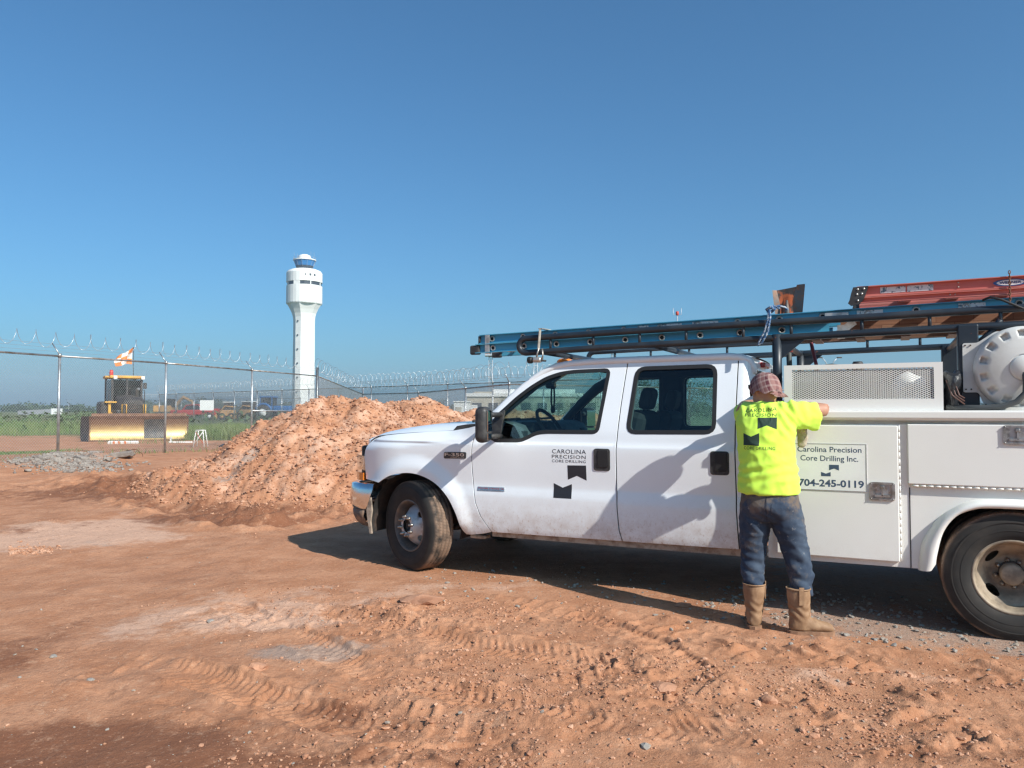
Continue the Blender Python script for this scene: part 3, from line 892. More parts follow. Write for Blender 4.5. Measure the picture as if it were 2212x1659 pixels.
# cab back with sliding window
def back_pt(y, z): return (2.90 - .05 * (y / .8) ** 4 + (.035 if z < 1.25 else .035 - .06 * (z - 1.25) / .6), y, z)
def back_sheet(name, poly, holes, mat, off, parent):
    polys = [resample(poly, .06)] + [resample(h, .06) for h in holes]
    pts, ed = [], []
    for pl in polys:
        b = len(pts); pts += pl; ed += [(b + i, b + (i + 1) % len(pl)) for i in range(len(pl))]
    r = delaunay_2d_cdt([Vector(p) for p in pts], ed, [], 0, 1e-6)
    V2 = [tuple(v) for v in r[0]]; F = []
    for f in r[2]:
        c = (sum(V2[i][0] for i in f) / 3, sum(V2[i][1] for i in f) / 3)
        if inside(c, polys[0]) and not any(inside(c, h) for h in polys[1:]): F.append(list(f))
    return MB().add([(back_pt(a, b)[0] + off, a, b) for a, b in V2], F).build(name, mat, parent)
BW = rounded([(-.62, 1.30), (.62, 1.30), (.56, 1.73), (-.56, 1.73)], .06)
cb = back_sheet('cab_back', rounded([(-.90, .45), (.90, .45), (.91, 1.2), (.77, 1.84), (-.77, 1.84), (-.91, 1.2)], .04), [BW], WP, 0, TR)
back_sheet('window_seal', grow(BW, .015), [grow(BW, -.03)], M['rubber_seal'], .006, cb)
back_sheet('window_pane', BW, [], M['dark_glass'], -.004, cb)
# roof visor strip at the back seen above the worker: third brake lamp
MB().box((2.895, 0, 1.80), (.05, .30, .045), bev=.012).build('brake_lamp', pm('red_lens', (.35, .02, .02), .2), TR)
# floor, firewall, dashboard, seats, steering wheel
mb = MB(); mb.box((1.75, 0, .44), (2.3, 1.76, .06)); mb.box((.62, 0, .85), (.06, 1.74, .85)); mb.box((1.78, -.905, .41), (2.1, .05, .10)); mb.box((1.78, .905, .41), (2.1, .05, .10))
mb.build('floor_pan', M['interior_dark'], TR)
mb = MB(); mb.grid([[(x, y, z) for y in np.linspace(-.84, .84, 9)] for x, z in ((.60, 1.28), (.72, 1.315), (.85, 1.325), (.95, 1.29), (1.0, 1.20), (.97, 1.02), (.90, .85))])
mb.build('dashboard', M['interior'], TR)
for y in (-.72, -.10, .15, .68): MB().box((.985, y, 1.20), (.03, .10, .09), bev=.01).build('dash_vent', M['interior_dark'], TR)
mb = MB(); mb.box((.955, -.40, 1.275), (.16, .42, .09), bev=.03); mb.box((.98, .02, 1.05), (.06, .26, .26), bev=.02)
mb.build('instrument_cluster', M['interior_dark'], TR)
mb = MB(); cx_, ax = Vector((1.10, -.40, 1.27)), Vector((.82, 0, .57)).normalized(); u_ = Vector((0, 1, 0)); w_ = ax.cross(u_)
mb.tube([cx_ + u_ * .19 * math.cos(a) + w_ * .19 * math.sin(a) for a in np.linspace(0, 2 * math.pi, 29)[:-1]], .016, 8, True)
for a in (.35, 2.79, 4.71): mb.tube([cx_ - ax * .02, cx_ + u_ * .18 * math.cos(a) + w_ * .18 * math.sin(a)], .014, 6)
mb.tube([cx_ - ax * .25, cx_ + ax * .02], [.035, .06], 10)
mb.build('steering_wheel', M['interior_dark'], TR)
def seat(x, y, w, head):
    mb = MB(); mb.box((x - .22, y, .78), (.52, w, .20), bev=.06)
    R = Matrix.Rotation(RAD(14), 3, 'Y'); mb.box((x + .08, y, 1.10), (.17, w, .66), R, .06)
    for hy in head:
        mb.box((x + .185, y + hy, 1.52), (.10, .26, .19), R, .045); mb.tube([(x + .15, y + hy - .06, 1.35), (x + .175, y + hy - .06, 1.5)], .008, 6); mb.tube([(x + .15, y + hy + .06, 1.35), (x + .175, y + hy + .06, 1.5)], .008, 6)
    mb.build('seat', M['interior_dark'], TR)
seat(1.82, -.42, .54, (0,)); seat(1.82, .42, .54, (0,)); seat(2.60, 0, 1.40, (-.42, .42))
# inside mirror with things hanging from it
mb = MB(); mb.box((.93, .0, 1.665), (.05, .26, .07), Matrix.Rotation(.15, 3, 'Z'), .02); mb.tube([(.93, 0, 1.67), (1.0, 0, 1.72), (1.10, 0, 1.78)], .012, 6)
for k in (-.03, .03): mb.tube([(.95, k, 1.63), (.95, k * 1.3, 1.52), (.95, k * .6, 1.43)], .009, 6)
mb.lathe([(.001, -.01), (.035, -.01), (.035, .01), (.001, .01)], 12, 'X', (.95, 0, 1.43))
mb.build('inside_mirror', M['interior_dark'], TR)
# grille, headlamps, bumper
g = MB(); g.box((-.80, 0, .93), (.05, 1.26, .30), bev=.02).build('grille', BP, TR)
gp = MB()
for z in (.82, .90, .98, 1.05): gp.bar((-.835, -.60, z), (-.835, .60, z), .02, .035)
gp.build('grille_bars', M['chrome'], TR)
clear_lens = glass_mat('clear_lens', (.85, .87, .88)); amber = pm('amber_lens', (.75, .22, .03), .15, coat=.5)
for sd in (-1, 1):
    plan = [(-.592, .905), (-.66, .872), (-.74, .80), (-.80, .70), (-.815, .63), (-.70, .63), (-.62, .80)]
    h = MB().prism([(x, sd * y) for x, y in plan], .845, 1.005, 'Z').build('headlamp', clear_lens, TR)
    MB().prism([(x + .03, sd * (y - .03)) for x, y in plan], .86, .99, 'Z').build('reflector', M['chrome'], h)
    MB().prism([(x, sd * y) for x, y in plan], .768, .838, 'Z').build('turn_signal', amber, TR)
def bumper_rows(prof, ends):
    plan = [(-.44, .955), (-.52, .962), (-.60, .955), (-.68, .925), (-.76, .86), (-.83, .76), (-.88, .62), (-.92, .40), (-.935, 0)]
    plan = plan + [(x, -y) for x, y in plan[-2::-1]]
    rows = []
    for z, o, e in prof:
        row = []
        for i, (x, y) in enumerate(plan):
            k = min(i, len(plan) - 1 - i); p, q = plan[max(i - 1, 0)], plan[min(i + 1, len(plan) - 1)]
            t = Vector((q[0] - p[0], q[1] - p[1])).normalized(); nrm = Vector((-t.y, t.x)); nrm = nrm if nrm.dot(Vector((x + .2, y))) > 0 else -nrm
            xx, yy = x + nrm.x * o, y + nrm.y * o
            if k == 0: xx += e
            if k == 1: xx += e * .4
            row.append((xx, -yy, z))
        rows.append(row)
    return rows
MB().grid(bumper_rows([(.742, -.07, 0), (.748, -.03, 0), (.738, -.004, 0), (.69, .006, -.005), (.62, .012, -.03), (.55, .006, -.06), (.51, -.012, -.09), (.498, -.05, -.10)], 0)).build('front_bumper', M['chrome'], TR)
val = pm('valance_grey', (.10, .085, .075), .7, col2=(.30, .19, .12), vs=7, lo=.45, hi=.7)
MB().grid(bumper_rows([(.502, -.03, -.10), (.49, -.015, -.10), (.44, -.02, -.12), (.38, -.05, -.10), (.34, -.10, -.06)], 0)).build('bumper_valance', val, TR)
mb = MB(); mb.prism([(-.495, .60), (-.47, .62), (-.455, .50), (-.47, .40), (-.455, .29), (-.475, .285), (-.50, .40), (-.515, .50)], -.955, -.935).build('mud_flap', pm('muddy_rubber', (.34, .27, .21), .95, col2=(.14, .11, .09), vs=12), TR)
# wheel wells and underbody
for sd in (-1, 1):
    mb = MB(); A = np.linspace(RAD(-12), RAD(192), 25)
    mb.grid([[(.475 * math.cos(a), sd * y, .40 + .475 * math.sin(a)) for a in A] for y in (.93, .45)])
    mb.add([(.48 * math.cos(a), sd * .45, .40 + .48 * math.sin(a)) for a in A], [list(range(len(A)))])
    mb.build('wheel_well', M['dark_steel'], TR)
mb = MB()
for y in (-.42, .42): mb.box((2.6, y, .60), (6.4, .08, .18))
mb.tube([(0, -.85, .40), (0, .85, .40)], .05, 10); mb.tube([(4.51, -1.0, .40), (4.51, 1.0, .40)], .07, 12); mb.sphere((4.51, 0, .40), .18)
mb.box((1.1, 0, .52), (1.9, .5, .30), bev=.08); mb.tube([(1.2, .3, .45), (3.6, .3, .45), (5.4, .5, .45)], .05, 10); mb.box((3.3, -.25, .55), (1.2, .5, .25), bev=.05)
for y in (-.5, .5): mb.box((4.5, y, .52), (1.5, .07, .06))
mb.tube([(-.1, -.5, .3), (.25, -.6, .35), (.3, -.4, .5)], .03, 6); mb.box((.0, 0, .62), (1.2, 1.0, .25))
mb.build('chassis', M['dark_steel'], TR)
rk = pm('rocker_dirt', (.42, .33, .25), .9, col2=(.24, .16, .11), vs=14)
for sd in (-1, 1):
    mb = MB(); mb.box((1.82, sd * .925, .378), (2.06, .035, .05)); 
    for i in range(9): mb.box((.95 + i * .22, sd * .944, .375), (.03, .006, .018))
    mb.build('rocker_panel', rk, TR)
mb = MB(); mb.box((.64, -.88, .335), (.15, .10, .03), bev=.01).build('mud_guard', rk, TR)

# wheels ---------------------------------------------------------------
def tyre_mat():
    m, t, p = nt('tyre_rubber')
    col = mixc(t, ramp(t, tex(t, 5, 6, .6), .35, .7), (.020, .019, .018), (.045, .038, .032))
    tc = t.nodes.new('ShaderNodeTexCoord'); sx = t.nodes.new('ShaderNodeSeparateXYZ'); t.links.new(tc.outputs['Object'], sx.inputs[0])
    rr = mth(t, 'SQRT', mth(t, 'ADD', mth(t, 'POWER', sx.outputs[0], 2.0), mth(t, 'POWER', sx.outputs[2], 2.0)))
    f = mth(t, 'MULTIPLY', ramp(t, rr, .375, .396), ramp(t, tex(t, 9, 5), .3, .62))
    col = mixc(t, f, col, (.22, .145, .10))
    t.links.new(col, p.inputs['Base Color']); p.inputs['Roughness'].default_value = .85
    an = mth(t, 'ARCTAN2', sx.outputs[2], sx.outputs[0])
    w = mth(t, 'SINE', mth(t, 'ADD', mth(t, 'MULTIPLY', an, 95.0), mth(t, 'MULTIPLY', sx.outputs[1], 60.0)))
    h = mth(t, 'MULTIPLY', ramp(t, w, .75, .95), ramp(t, rr, .385, .395))
    b = t.nodes.new('ShaderNodeBump'); b.inputs['Strength'].default_value = .8; b.inputs['Distance'].default_value = .006; b.invert = True
    t.links.new(h, b.inputs['Height']); t.links.new(b.outputs[0], p.inputs['Normal'])
    return m
M['tyre'] = tyre_mat()
M['wheel_white'] = pm('wheel_steel', (.52, .53, .54), .4, .3, col2=(.30, .25, .21), vs=9, lo=.5, hi=.75)
M['wheel_dirty'] = pm('wheel_dirty', (.36, .29, .21), .6, .2, col2=(.20, .16, .12), vs=9)
M['lug'] = pm('lug_nut', (.45, .42, .38), .4, .9, col2=(.18, .12, .09), vs=40)
TW = .118
def tyre_mesh(name):
    R = .398
    prof = [(.218, -TW * .80), (.235, -TW * .92), (.27, -TW * 1.02), (.31, -TW * 1.05), (.35, -TW * 1.0), (.376, -TW * .90), (.390, -TW * .80)]
    gro = [-.060, -.020, .020, .060]
    y = -TW * .76; prof.append((R - .003, y))
    for g_ in gro: prof += [(R, g_ - .006), (R - .011, g_ - .004), (R - .011, g_ + .004), (R, g_ + .006)]
    prof += [(R - .003, TW * .76), (.390, TW * .80), (.376, TW * .90), (.35, TW), (.31, TW * 1.05), (.27, TW * 1.02), (.235, TW * .92), (.218, TW * .80)]
    mb = MB(); mb.lathe(prof, 72, 'Y')
    mb.lathe([(.335, -TW * 1.055), (.340, -TW * 1.065), (.345, -TW * 1.05)], 72, 'Y'); mb.lathe([(.285, -TW * 1.045), (.289, -TW * 1.055), (.293, -TW * 1.045)], 72, 'Y')
    return mb.mesh(name)
def disc_mesh(name, prof, holes, n=8):
    """wheel disc: profile y(radius), with oval hand holes cut through"""
    fy = curve1d(prof); r0, r1 = prof[0][0], prof[-1][0]
    polys = [[(r1 * math.cos(a), r1 * math.sin(a)) for a in np.linspace(0, 2 * math.pi, 49)[:-1]], [(r0 * math.cos(a), r0 * math.sin(a)) for a in np.linspace(0, 2 * math.pi, 25)[:-1]]]
    nh, hr, ha, hb = holes
    for k in range(nh):
        c = 2 * math.pi * (k + .5) / nh
        polys.append([((hr + ha * math.cos(a)) * math.cos(c) - hb * math.sin(a) * math.sin(c), (hr + ha * math.cos(a)) * math.sin(c) + hb * math.sin(a) * math.cos(c)) for a in np.linspace(0, 2 * math.pi, 17)[:-1]])
    pts, ed = [], []
    for pl in polys:
        b = len(pts); pts += pl; ed += [(b + i, b + (i + 1) % len(pl)) for i in range(len(pl))]
    for r in np.linspace(r0 + .01, r1 - .008, 9):
        for a in np.linspace(0, 2 * math.pi, 41)[:-1]:
            p = (r * math.cos(a), r * math.sin(a))
            if all(min((p[0] - q[0]) ** 2 + (p[1] - q[1]) ** 2 for q in pl) > .00006 for pl in polys): pts.append(p)
    rr = delaunay_2d_cdt([Vector(p) for p in pts], ed, [], 0, 1e-7); V2 = [tuple(v) for v in rr[0]]; F = []
    for f in rr[2]:
        c = (sum(V2[i][0] for i in f) / 3, sum(V2[i][1] for i in f) / 3)
        if inside(c, polys[0]) and not any(inside(c, h) for h in polys[1:]): F.append(list(f))
    mb = MB(); mb.add([(x, fy(math.hypot(x, y)), y) for x, y in V2], F, True)
    for pl in polys[2:]:
        k = len(pl); mb.add([(x, fy(math.hypot(x, y)), y) for x, y in pl] + [(x, fy(math.hypot(x, y)) + .012, y) for x, y in pl], [(i, (i + 1) % k, (i + 1) % k + k, i + k) for i in range(k)], True)
    return mb.mesh(name)
RIM = [(.232, -.104), (.224, -.110), (.214, -.104), (.208, -.085), (.196, -.06), (.192, .0), (.20, .07), (.214, .095), (.226, .104)]
tyre_me = tyre_mesh('tyre')
rim_me = MB().lathe(RIM, 48, 'Y').mesh('rim')
rim_rear = rim_me.copy()
M['wheel_grey'] = pm('wheel_grey', (.11, .105, .10), .5, .4, col2=(.20, .16, .13), vs=9)
front_disc = disc_mesh('wheel_disc', [(.060, -.128), (.092, -.128), (.104, -.118), (.115, -.085), (.13, -.07), (.16, -.045), (.18, -.015), (.193, .01)], (4, .150, .024, .036))
rear_disc = disc_mesh('wheel_disc', [(.070, .055), (.10, .055), (.115, .05), (.14, .02), (.17, -.01), (.193, -.02)], (4, .150, .022, .050))
def wheel(name, loc, rz, kind, parent=TR):
    w = empty(name, loc, rz, parent)
    link_mesh('tyre', tyre_me, M['tyre'], w)
    r_ = link_mesh('rim', rim_me if kind == 'front' else rim_rear, None, w)
    if not r_.data.materials: r_.data.materials.append(M['wheel_grey'] if kind == 'front' else M['wheel_dirty'])
    d = link_mesh('wheel_disc', front_disc if kind == 'front' else rear_disc, None, w)
    if not d.data.materials: d.data.materials.append(M['wheel_white'] if kind == 'front' else M['wheel_dirty'])
    yb = -.128 if kind == 'front' else .055
    for k in range(8):
        a = 2 * math.pi * k / 8 + .2; MB().lathe([(.0001, yb - .038), (.009, yb - .038), (.010, yb - .02), (.016, yb - .018), (.016, yb + .004)], 6, 'Y', (.084 * math.cos(a), 0, .084 * math.sin(a))).build('lug_nut', M['lug'], w)
    mb = MB()
    if kind == 'front': mb.lathe([(.0001, -.09), (.045, -.09), (.052, -.10), (.060, -.10), (.060, -.02)], 20, 'Y')
    else: mb.lathe([(.0001, -.035), (.055, -.035), (.066, -.028), (.068, .055), (.072, .06)], 20, 'Y')
    mb.build('hub', M['dark_steel'] if kind == 'front' else M['wheel_dirty'], w)
    return w
wheel('front_wheel', (0, -.868, .393), RAD(-22), 'front')
wheel('front_wheel', (0, .868, .393), RAD(180 - 22), 'front')
for sd in (-1, 1):
    wheel('rear_wheel', (4.51, sd * 1.03, .393), 0 if sd < 0 else math.pi, 'rear')
    wheel('rear_wheel', (4.51, sd * .71, .393), math.pi if sd < 0 else 0, 'inner')

# mirrors, handles, badges ------------------------------------------------
for sd in (-1, 1):
    mi = empty('door_mirror', (0, 0, 0), 0, TR)
    mb = MB(); R = Matrix.Rotation(sd * RAD(-14), 3, 'Z')
    mb.box((.845, sd * 1.21, 1.305), (.11, .20, .295), R, .05, 6); mb.build('housing', BP, mi)
    mb = MB(); c = Vector((.845, sd * 1.21, 1.305)); q = R @ Vector((.0555, 0, .032)); mb.box(c + q, (.004, .158, .17), R); mb.build('mirror_glass', pm('mirror_glass', (.8, .85, .85), .03, 1.0), mi)
    mb = MB(); q = R @ Vector((.0555, 0, -.098)); mb.box(c + q, (.004, .15, .05), R); mb.build('spot_mirror', pm('spot_mirror', (.8, .85, .85), .05, 1.0), mi)
    for z in (1.385, 1.205): MB().tube([(.87, sd * .945, z), (.865, sd * 1.05, z), (.855, sd * 1.14, z)], .022, 10).build('arm', BP, mi)
    panel('mirror_sail', rounded([(.79, 1.168), (.872, 1.166), (.892, 1.43), (.84, 1.395), (.79, 1.345)], .02), [], BP, mi, sd, .008, .03, .03)
    for x in (1.788, 2.703):
        dh = empty('door_handle', (0, 0, 0), 0, TR)
        panel('bezel', rounded([(x - .067, .946), (x + .067, .946), (x + .067, 1.118), (x - .067, 1.118)], .022), [], BP, dh, sd, .006, .03, .012)
        panel('paddle', rounded([(x - .03, .975), (x + .055, .975), (x + .052, 1.108), (x - .03, 1.108)], .015), [], M['rubber_seal'], dh, sd, .013, .03, .008)
badge_dark = pm('badge_dark', (.05, .055, .06), .25, .3); badge_sil = pm('badge_silver', (.55, .57, .58), .25, .8)
b = panel('model_badge', rounded([(.338, 1.004), (.558, 1.008), (.560, 1.062), (.340, 1.058)], .012), [], badge_dark, TR, -1, .006, .03, .01)
side_text('badge_lettering', 'F-350', .348, 1.026, .195, .028, badge_sil, b, S, .008, 1.0, .02)
side_text('badge_lettering', 'SUPER DUTY', .408, 1.010, .135, .010, badge_sil, b, S, .008, 1.0)
b = panel('engine_badge', [(.675, .742), (.927, .744), (.927, .775), (.675, .772)], [], badge_sil, TR, -1, .005, .03, .008)
side_text('badge_lettering', 'POWER STROKE V8', .682, .757, .238, .011, pm('badge_red', (.30, .05, .04), .4), b, S, .007, 1.0, .01)
side_text('badge_lettering', 'TURBO DIESEL', .70, .746, .20, .006, badge_dark, b, S, .007)
# door lettering and the two notched squares
side_text('door_lettering', 'CAROLINA', 1.362, 1.073, .293, .035, M['decal_black'], TR, S, .001, 1.08)
side_text('door_lettering', 'PRECISION', 1.360, 1.0335, .293, .0295, M['decal_black'], TR, S, .001, 1.12)
side_text('door_lettering', 'CORE DRILLING', 1.360, 1.001, .293, .0225, M['decal_black'], TR, S, .001, 1.06)
panel('door_emblem', [(1.495, .979), (1.655, .982), (1.658, .862), (1.576, .897), (1.498, .863)], [], M['decal_black'], TR, -1, .001, .04, 0)
panel('door_emblem', [(1.373, .831), (1.452, .797), (1.531, .829), (1.531, .712), (1.375, .713)], [], M['decal_black'], TR, -1, .001, .04, 0)
# roof marker lamps
for y in (-.56, -.20, 0, .20, .56):
    MB().sphere((1.235 + .13 * (y / .79) ** 2, y, 1.858 - .012 * (y / .6) ** 2), (.075, .045, .03), 12, 8).build('marker_lamp', amber, TR)

# utility body --------------------------------------------------------------
UW = M['utility_white']; UY = 1.12
def flat_fn(x, z): return UY
ARCH = [(4.06, .40)] + spline([ (4.085, .442), (4.095, .51), (4.131, .648), (4.2, .749), (4.293, .798), (4.391, .813), (4.63, .813), (4.727, .798), (4.82, .749), (4.889, .648), (4.925, .51), (4.935, .442)]) + [(4.96, .40)]
for sd in (-1, 1):
    ub = panel('utility_body_side', [(3.06, .395)] + ARCH + [(6.05, .395), (6.05, 1.36), (3.06, 1.36)], [], UW, TR, sd, 0, .12, .03, flat_fn)
    mb = MB(); mb.box((4.555, sd * .935, 1.345), (2.98, .37, .03)); mb.box((3.07, sd * .93, .88), (.02, .36, .92)); mb.box((6.04, sd * .93, .88), (.02, .36, .92)); mb.box((4.555, sd * .74, 1.05), (2.98, .02, .60))
    mb.box((3.55, sd * .93, .41), (1.0, .36, .02)); mb.box((5.5, sd * .93, .41), (1.06, .36, .02))
    mb.build('utility_box', UW, TR)
    mb = MB(); A = [(x, z) for x, z in ARCH]; mb.grid([[(x, sd * y, z + .01) for x, z in A] for y in (UY - .01, .55)]); mb.add([(x, sd * .55, z + .01) for x, z in A], [list(range(len(A)))]); mb.build('wheel_well', M['dark_steel'], TR)
    # rolled flare over the rear wheels
    mb = MB(); out = [(3.985, .392)] + spline([(4.0, .522), (4.019, .592), (4.098, .724), (4.184, .797), (4.269, .845), (4.391, .87), (4.63, .87), (4.751, .845), (4.836, .797), (4.922, .724), (5.0, .592), (5.02, .522)]) + [(5.035, .392)]
    rows = []
    for (xo, zo), (xi, zi) in zip(out, ARCH):
        rows.append([(xo + (xi - xo) * t, sd * (UY + h), zo + (zi - zo) * t) for t, h in ((0, .0), (.12, .03), (.35, .058), (.65, .07), (.9, .062), (1.0, .045), (1.0, -.02))])
    mb.grid(rows).build('fender_flare', UW, TR)
    # rails and doors
    mb = MB(); mb.box((4.555, sd * (UY - .03), 1.392), (3.0, .14, .058), bev=.012); mb.box((4.555, sd * (UY + .012), 1.362), (3.0, .03, .012)); mb.build('top_rail', UW, TR)
    for k, (x0, x1, z0, z1, hinge) in enumerate(((3.12, 3.882, .435, 1.322, 'R'), (3.936, 5.06, .944, 1.332, 'B'), (5.12, 6.0, .435, 1.322, 'L'))):
        d = MB(); d.box(((x0 + x1) / 2, sd * (UY + .016), (z0 + z1) / 2), (x1 - x0, .034, z1 - z0), bev=.006); d = d.build('utility_door', UW, TR)
        h = MB()
        if hinge == 'B':
            for i in range(26): h.tube([(x0 + .02 + i * .0425, sd * (UY + .022), z0 - .009), (x0 + .060 + i * .0425, sd * (UY + .022), z0 - .009)], .0075, 8)
        else:
            xx = x1 + .006 if hinge == 'R' else x0 - .006
            for i in range(20): h.tube([(xx, sd * (UY + .022), z0 + .01 + i * .044), (xx, sd * (UY + .022), z0 + .052 + i * .044)], .0055, 8)
        h.build('hinge', UW, d)
        lx, lz = ((3.784, .89), (4.54, 1.27), (5.25, .89))[k]
        lt = MB(); pl = rounded([(-.076, -.06), (.076, -.06), (.076, .06), (-.076, .06)], .02); pin = rounded([(-.06, -.046), (.06, -.046), (.06, .046), (-.06, .046)], .014)
        y0, y1 = sd * (UY + .033), sd * (UY + .043)
        nk = len(pl); lt.add([(lx + a, y, lz + b) for y in (y0, y1) for a, b in pl] + [(lx + a, y, lz + b) for y in (y1, sd * (UY + .034)) for a, b in pin],
            [(i, (i + 1) % nk, (i + 1) % nk + nk, i + nk) for i in range(nk)] + [(nk + i, nk + (i + 1) % nk, 2 * nk + (i + 1) % nk, 2 * nk + i) for i in range(nk)] + [(2 * nk + i, 2 * nk + (i + 1) % nk, 3 * nk + (i + 1) % nk, 3 * nk + i) for i in range(nk)] + [list(range(3 * nk, 4 * nk))])
        lt.bar((lx - .045, sd * (UY + .042), lz - .028), (lx + .045, sd * (UY + .042), lz - .028), .012, .014); lt.bar((lx, sd * (UY + .042), lz - .03), (lx, sd * (UY + .042), lz + .02), .01, .012); lt.box((lx, sd * (UY + .042), lz + .028), (.026, .014, .022), bev=.004)
        for a in (-.066, .066):
            for b_ in (-.05, .05): lt.sphere((lx + a, sd * (UY + .044), lz + b_), .005, 6, 4)
        lt.build('latch', pm('latch_steel', (.42, .42, .42), .35, .8, col2=(.25, .24, .22), vs=20) if 'latch' not in M else M['latch'], d)
mb = MB(); mb.box((3.945, -(UY + .002), .66), (.006, .004, .52)); mb.build('body_seam', M['rubber_seal'], TR)
mb = MB(); mb.box((4.555, 0, .80), (2.96, 1.46, .05)); mb.box((3.09, 0, 1.05), (.03, 1.46, .5)); mb.build('bed_floor', UW, TR)
# sign on the front compartment door
sgn = MB(); sgn.box((3.468, -(UY + .0345), 1.04), (.452, .004, .312)); sgn = sgn.build('company_sign', M['decal_white'], TR)
mb = MB()
for a, b_ in (((3.242, 1.196), (3.694, 1.196)), ((3.242, .884), (3.694, .884))): mb.bar((a[0], -(UY + .0375), a[1]), (b_[0], -(UY + .0375), b_[1]), .002, .003)
for xx in (3.2425, 3.6935): mb.bar((xx, -(UY + .0375), .884), (xx, -(UY + .0375), 1.196), .002, .003, up=(0, 1, 0))
mb.build('sign_border', pm('sign_border', (.36, .37, .39), .6), sgn)
def sign_fn(x, z): return UY + .0365
side_text('sign_lettering', 'Carolina Precision', 3.262, 1.140, .402, .037, M['decal_navy'], sgn, sign_fn, .0004, 1.0, .012)
side_text('sign_lettering', 'Core Drilling Inc.', 3.281, 1.080, .362, .037, M['decal_navy'], sgn, sign_fn, .0004, 1.0, .012)
side_text('sign_lettering', '704-245-0119', 3.268, .908, .408, .046, M['decal_navy'], sgn, sign_fn, .0004, 1.0, .03)
panel('sign_emblem', [(3.463, 1.055), (3.524, 1.055), (3.524, 1.018), (3.494, 1.030), (3.463, 1.018)], [], M['decal_navy'], sgn, -1, .001, .1, 0, sign_fn)
panel('sign_emblem', [(3.412, 1.005), (3.442, .994), (3.472, 1.006), (3.472, .977), (3.412, .977)], [], M['decal_navy'], sgn, -1, .001, .1, 0, sign_fn)
# ------------------------------------------------------------------ rack and load (truck coordinates)
class Thing:
    """an Empty at the thing's base; its parts are built in truck coordinates"""
    def __init__(self, name, base, label, cat, group=None):
        self.b = Vector(base)
        R = Matrix.Rotation(-TY, 3, 'Z')
        self.o = empty(name, TO + R @ self.b, -TY); tag(self.o, label, cat, group)
    def part(self, mb, name, mat, parent=None):
        o = mb.build(name, mat, parent or self.o) if isinstance(mb, MB) else link_mesh(name, mb, mat, parent or self.o)
        if parent is None: o.location = -self.b
        return o
def rack_mat():
    m, t, p = nt('rack_paint')
    col = mixc(t, ramp(t, tex(t, 4, 6), .4, .7), (.012, .020, .030), (.030, .036, .042))
    col = mixc(t, ramp(t, tex(t, 13, 8, .75), .64, .70), col, (.16, .055, .025))
    t.links.new(col, p.inputs['Base Color']); p.inputs['Roughness'].default_value = .42
    return m
M['rack'] = rack_mat()
RK = M['rack']
for sd in (-1, 1):
    Y = sd * .85
    top = [(1.06, Y, 2.034), (1.9, Y, 2.053), (2.85, Y, 2.066), (3.66, Y, 2.074), (4.63, Y, 2.088), (6.0, Y, 2.10)]
    low = [(1.06, Y, 1.912), (1.9, Y, 1.936), (2.85, Y, 1.949), (3.7, Y, 1.966), (4.42, Y, 1.976), (6.0, Y, 1.99)]
    loop = [(1.06 - .061 * math.sin(a), Y, 1.973 + .061 * math.cos(a)) for a in np.linspace(0, math.pi, 9)]
    MB().tube(top[::-1] + loop[1:-1] + low, .0265, 12).build('rack_side_rail', RK, TR)
    for x in (1.29, 1.67, 2.06, 2.43, 2.86, 3.20, 3.67, 4.09, 4.50, 5.0, 5.5):
        z0 = curve1d([(p[0], p[2]) for p in low])(x); z1 = curve1d([(p[0], p[2]) for p in top])(x)
        MB().tube([(x, Y, z0), (x, Y, z1)], .012, 8).build('rack_spindle', RK, TR)
    MB().tube([(3.10, Y, 1.98), (3.10, Y, 1.42)], .034, 14).build('rack_post', RK, TR)
    mb = MB(); mb.box((4.31, Y, 1.70), (.12, .09, .58), bev=.008); mb.box((4.31, Y, 1.425), (.18, .16, .012)); mb.build('rack_post', RK, TR)
    MB().prism([(3.13, 1.965), (3.30, 1.965), (3.30, 1.94), (3.13, 1.80)], Y - .006, Y + .006).build('rack_gusset', RK, TR)
    MB().tube([(4.50, Y, 2.02), (4.47, Y + sd * -.02, 1.97), (4.43, Y, 1.92), (4.36, Y, 1.86)], .02, 8).build('rack_brace', RK, TR)
for x, z in ((1.22, 1.915), (2.2, 1.93), (3.10, 1.945), (4.31, 1.955), (5.6, 1.97)):
    MB().tube([(x, -.85, z), (x, .85, z)], .024, 10).build('rack_cross_bar', RK, TR)

# blue extension ladder --------------------------------------------------------
blue = pm('blue_fibreglass', (.050, .27, .42), .40, col2=(.07, .33, .47), vs=3, stretch=(.3, 6, 6)); alu = pm('aluminium', (.55, .54, .51), .4, .7, col2=(.36, .34, .31), vs=12)
label_mat = pm('torn_label', (.60, .62, .62), .7, col2=(.10, .16, .20), vs=40, lo=.52, hi=.60)
def lz(x, base): return base + .019 * (x - .55)
def channel(mb, x0, x1, y, zc, h, out):
    """ladder rail: web with outward flanges"""
    a, b = Vector((x0, y, lz(x0, zc))), Vector((x1, y, lz(x1, zc)))
    mb.bar(a, b, .005, h); 
    for s in (-1, 1): mb.bar(a + Vector((0, out * .014, s * h / 2)), b + Vector((0, out * .014, s * h / 2)), .033, .006)
EL = Thing('extension_ladder', (.55, -.5, 1.93), 'long blue fibreglass extension ladder lying on the truck rack', 'ladder')
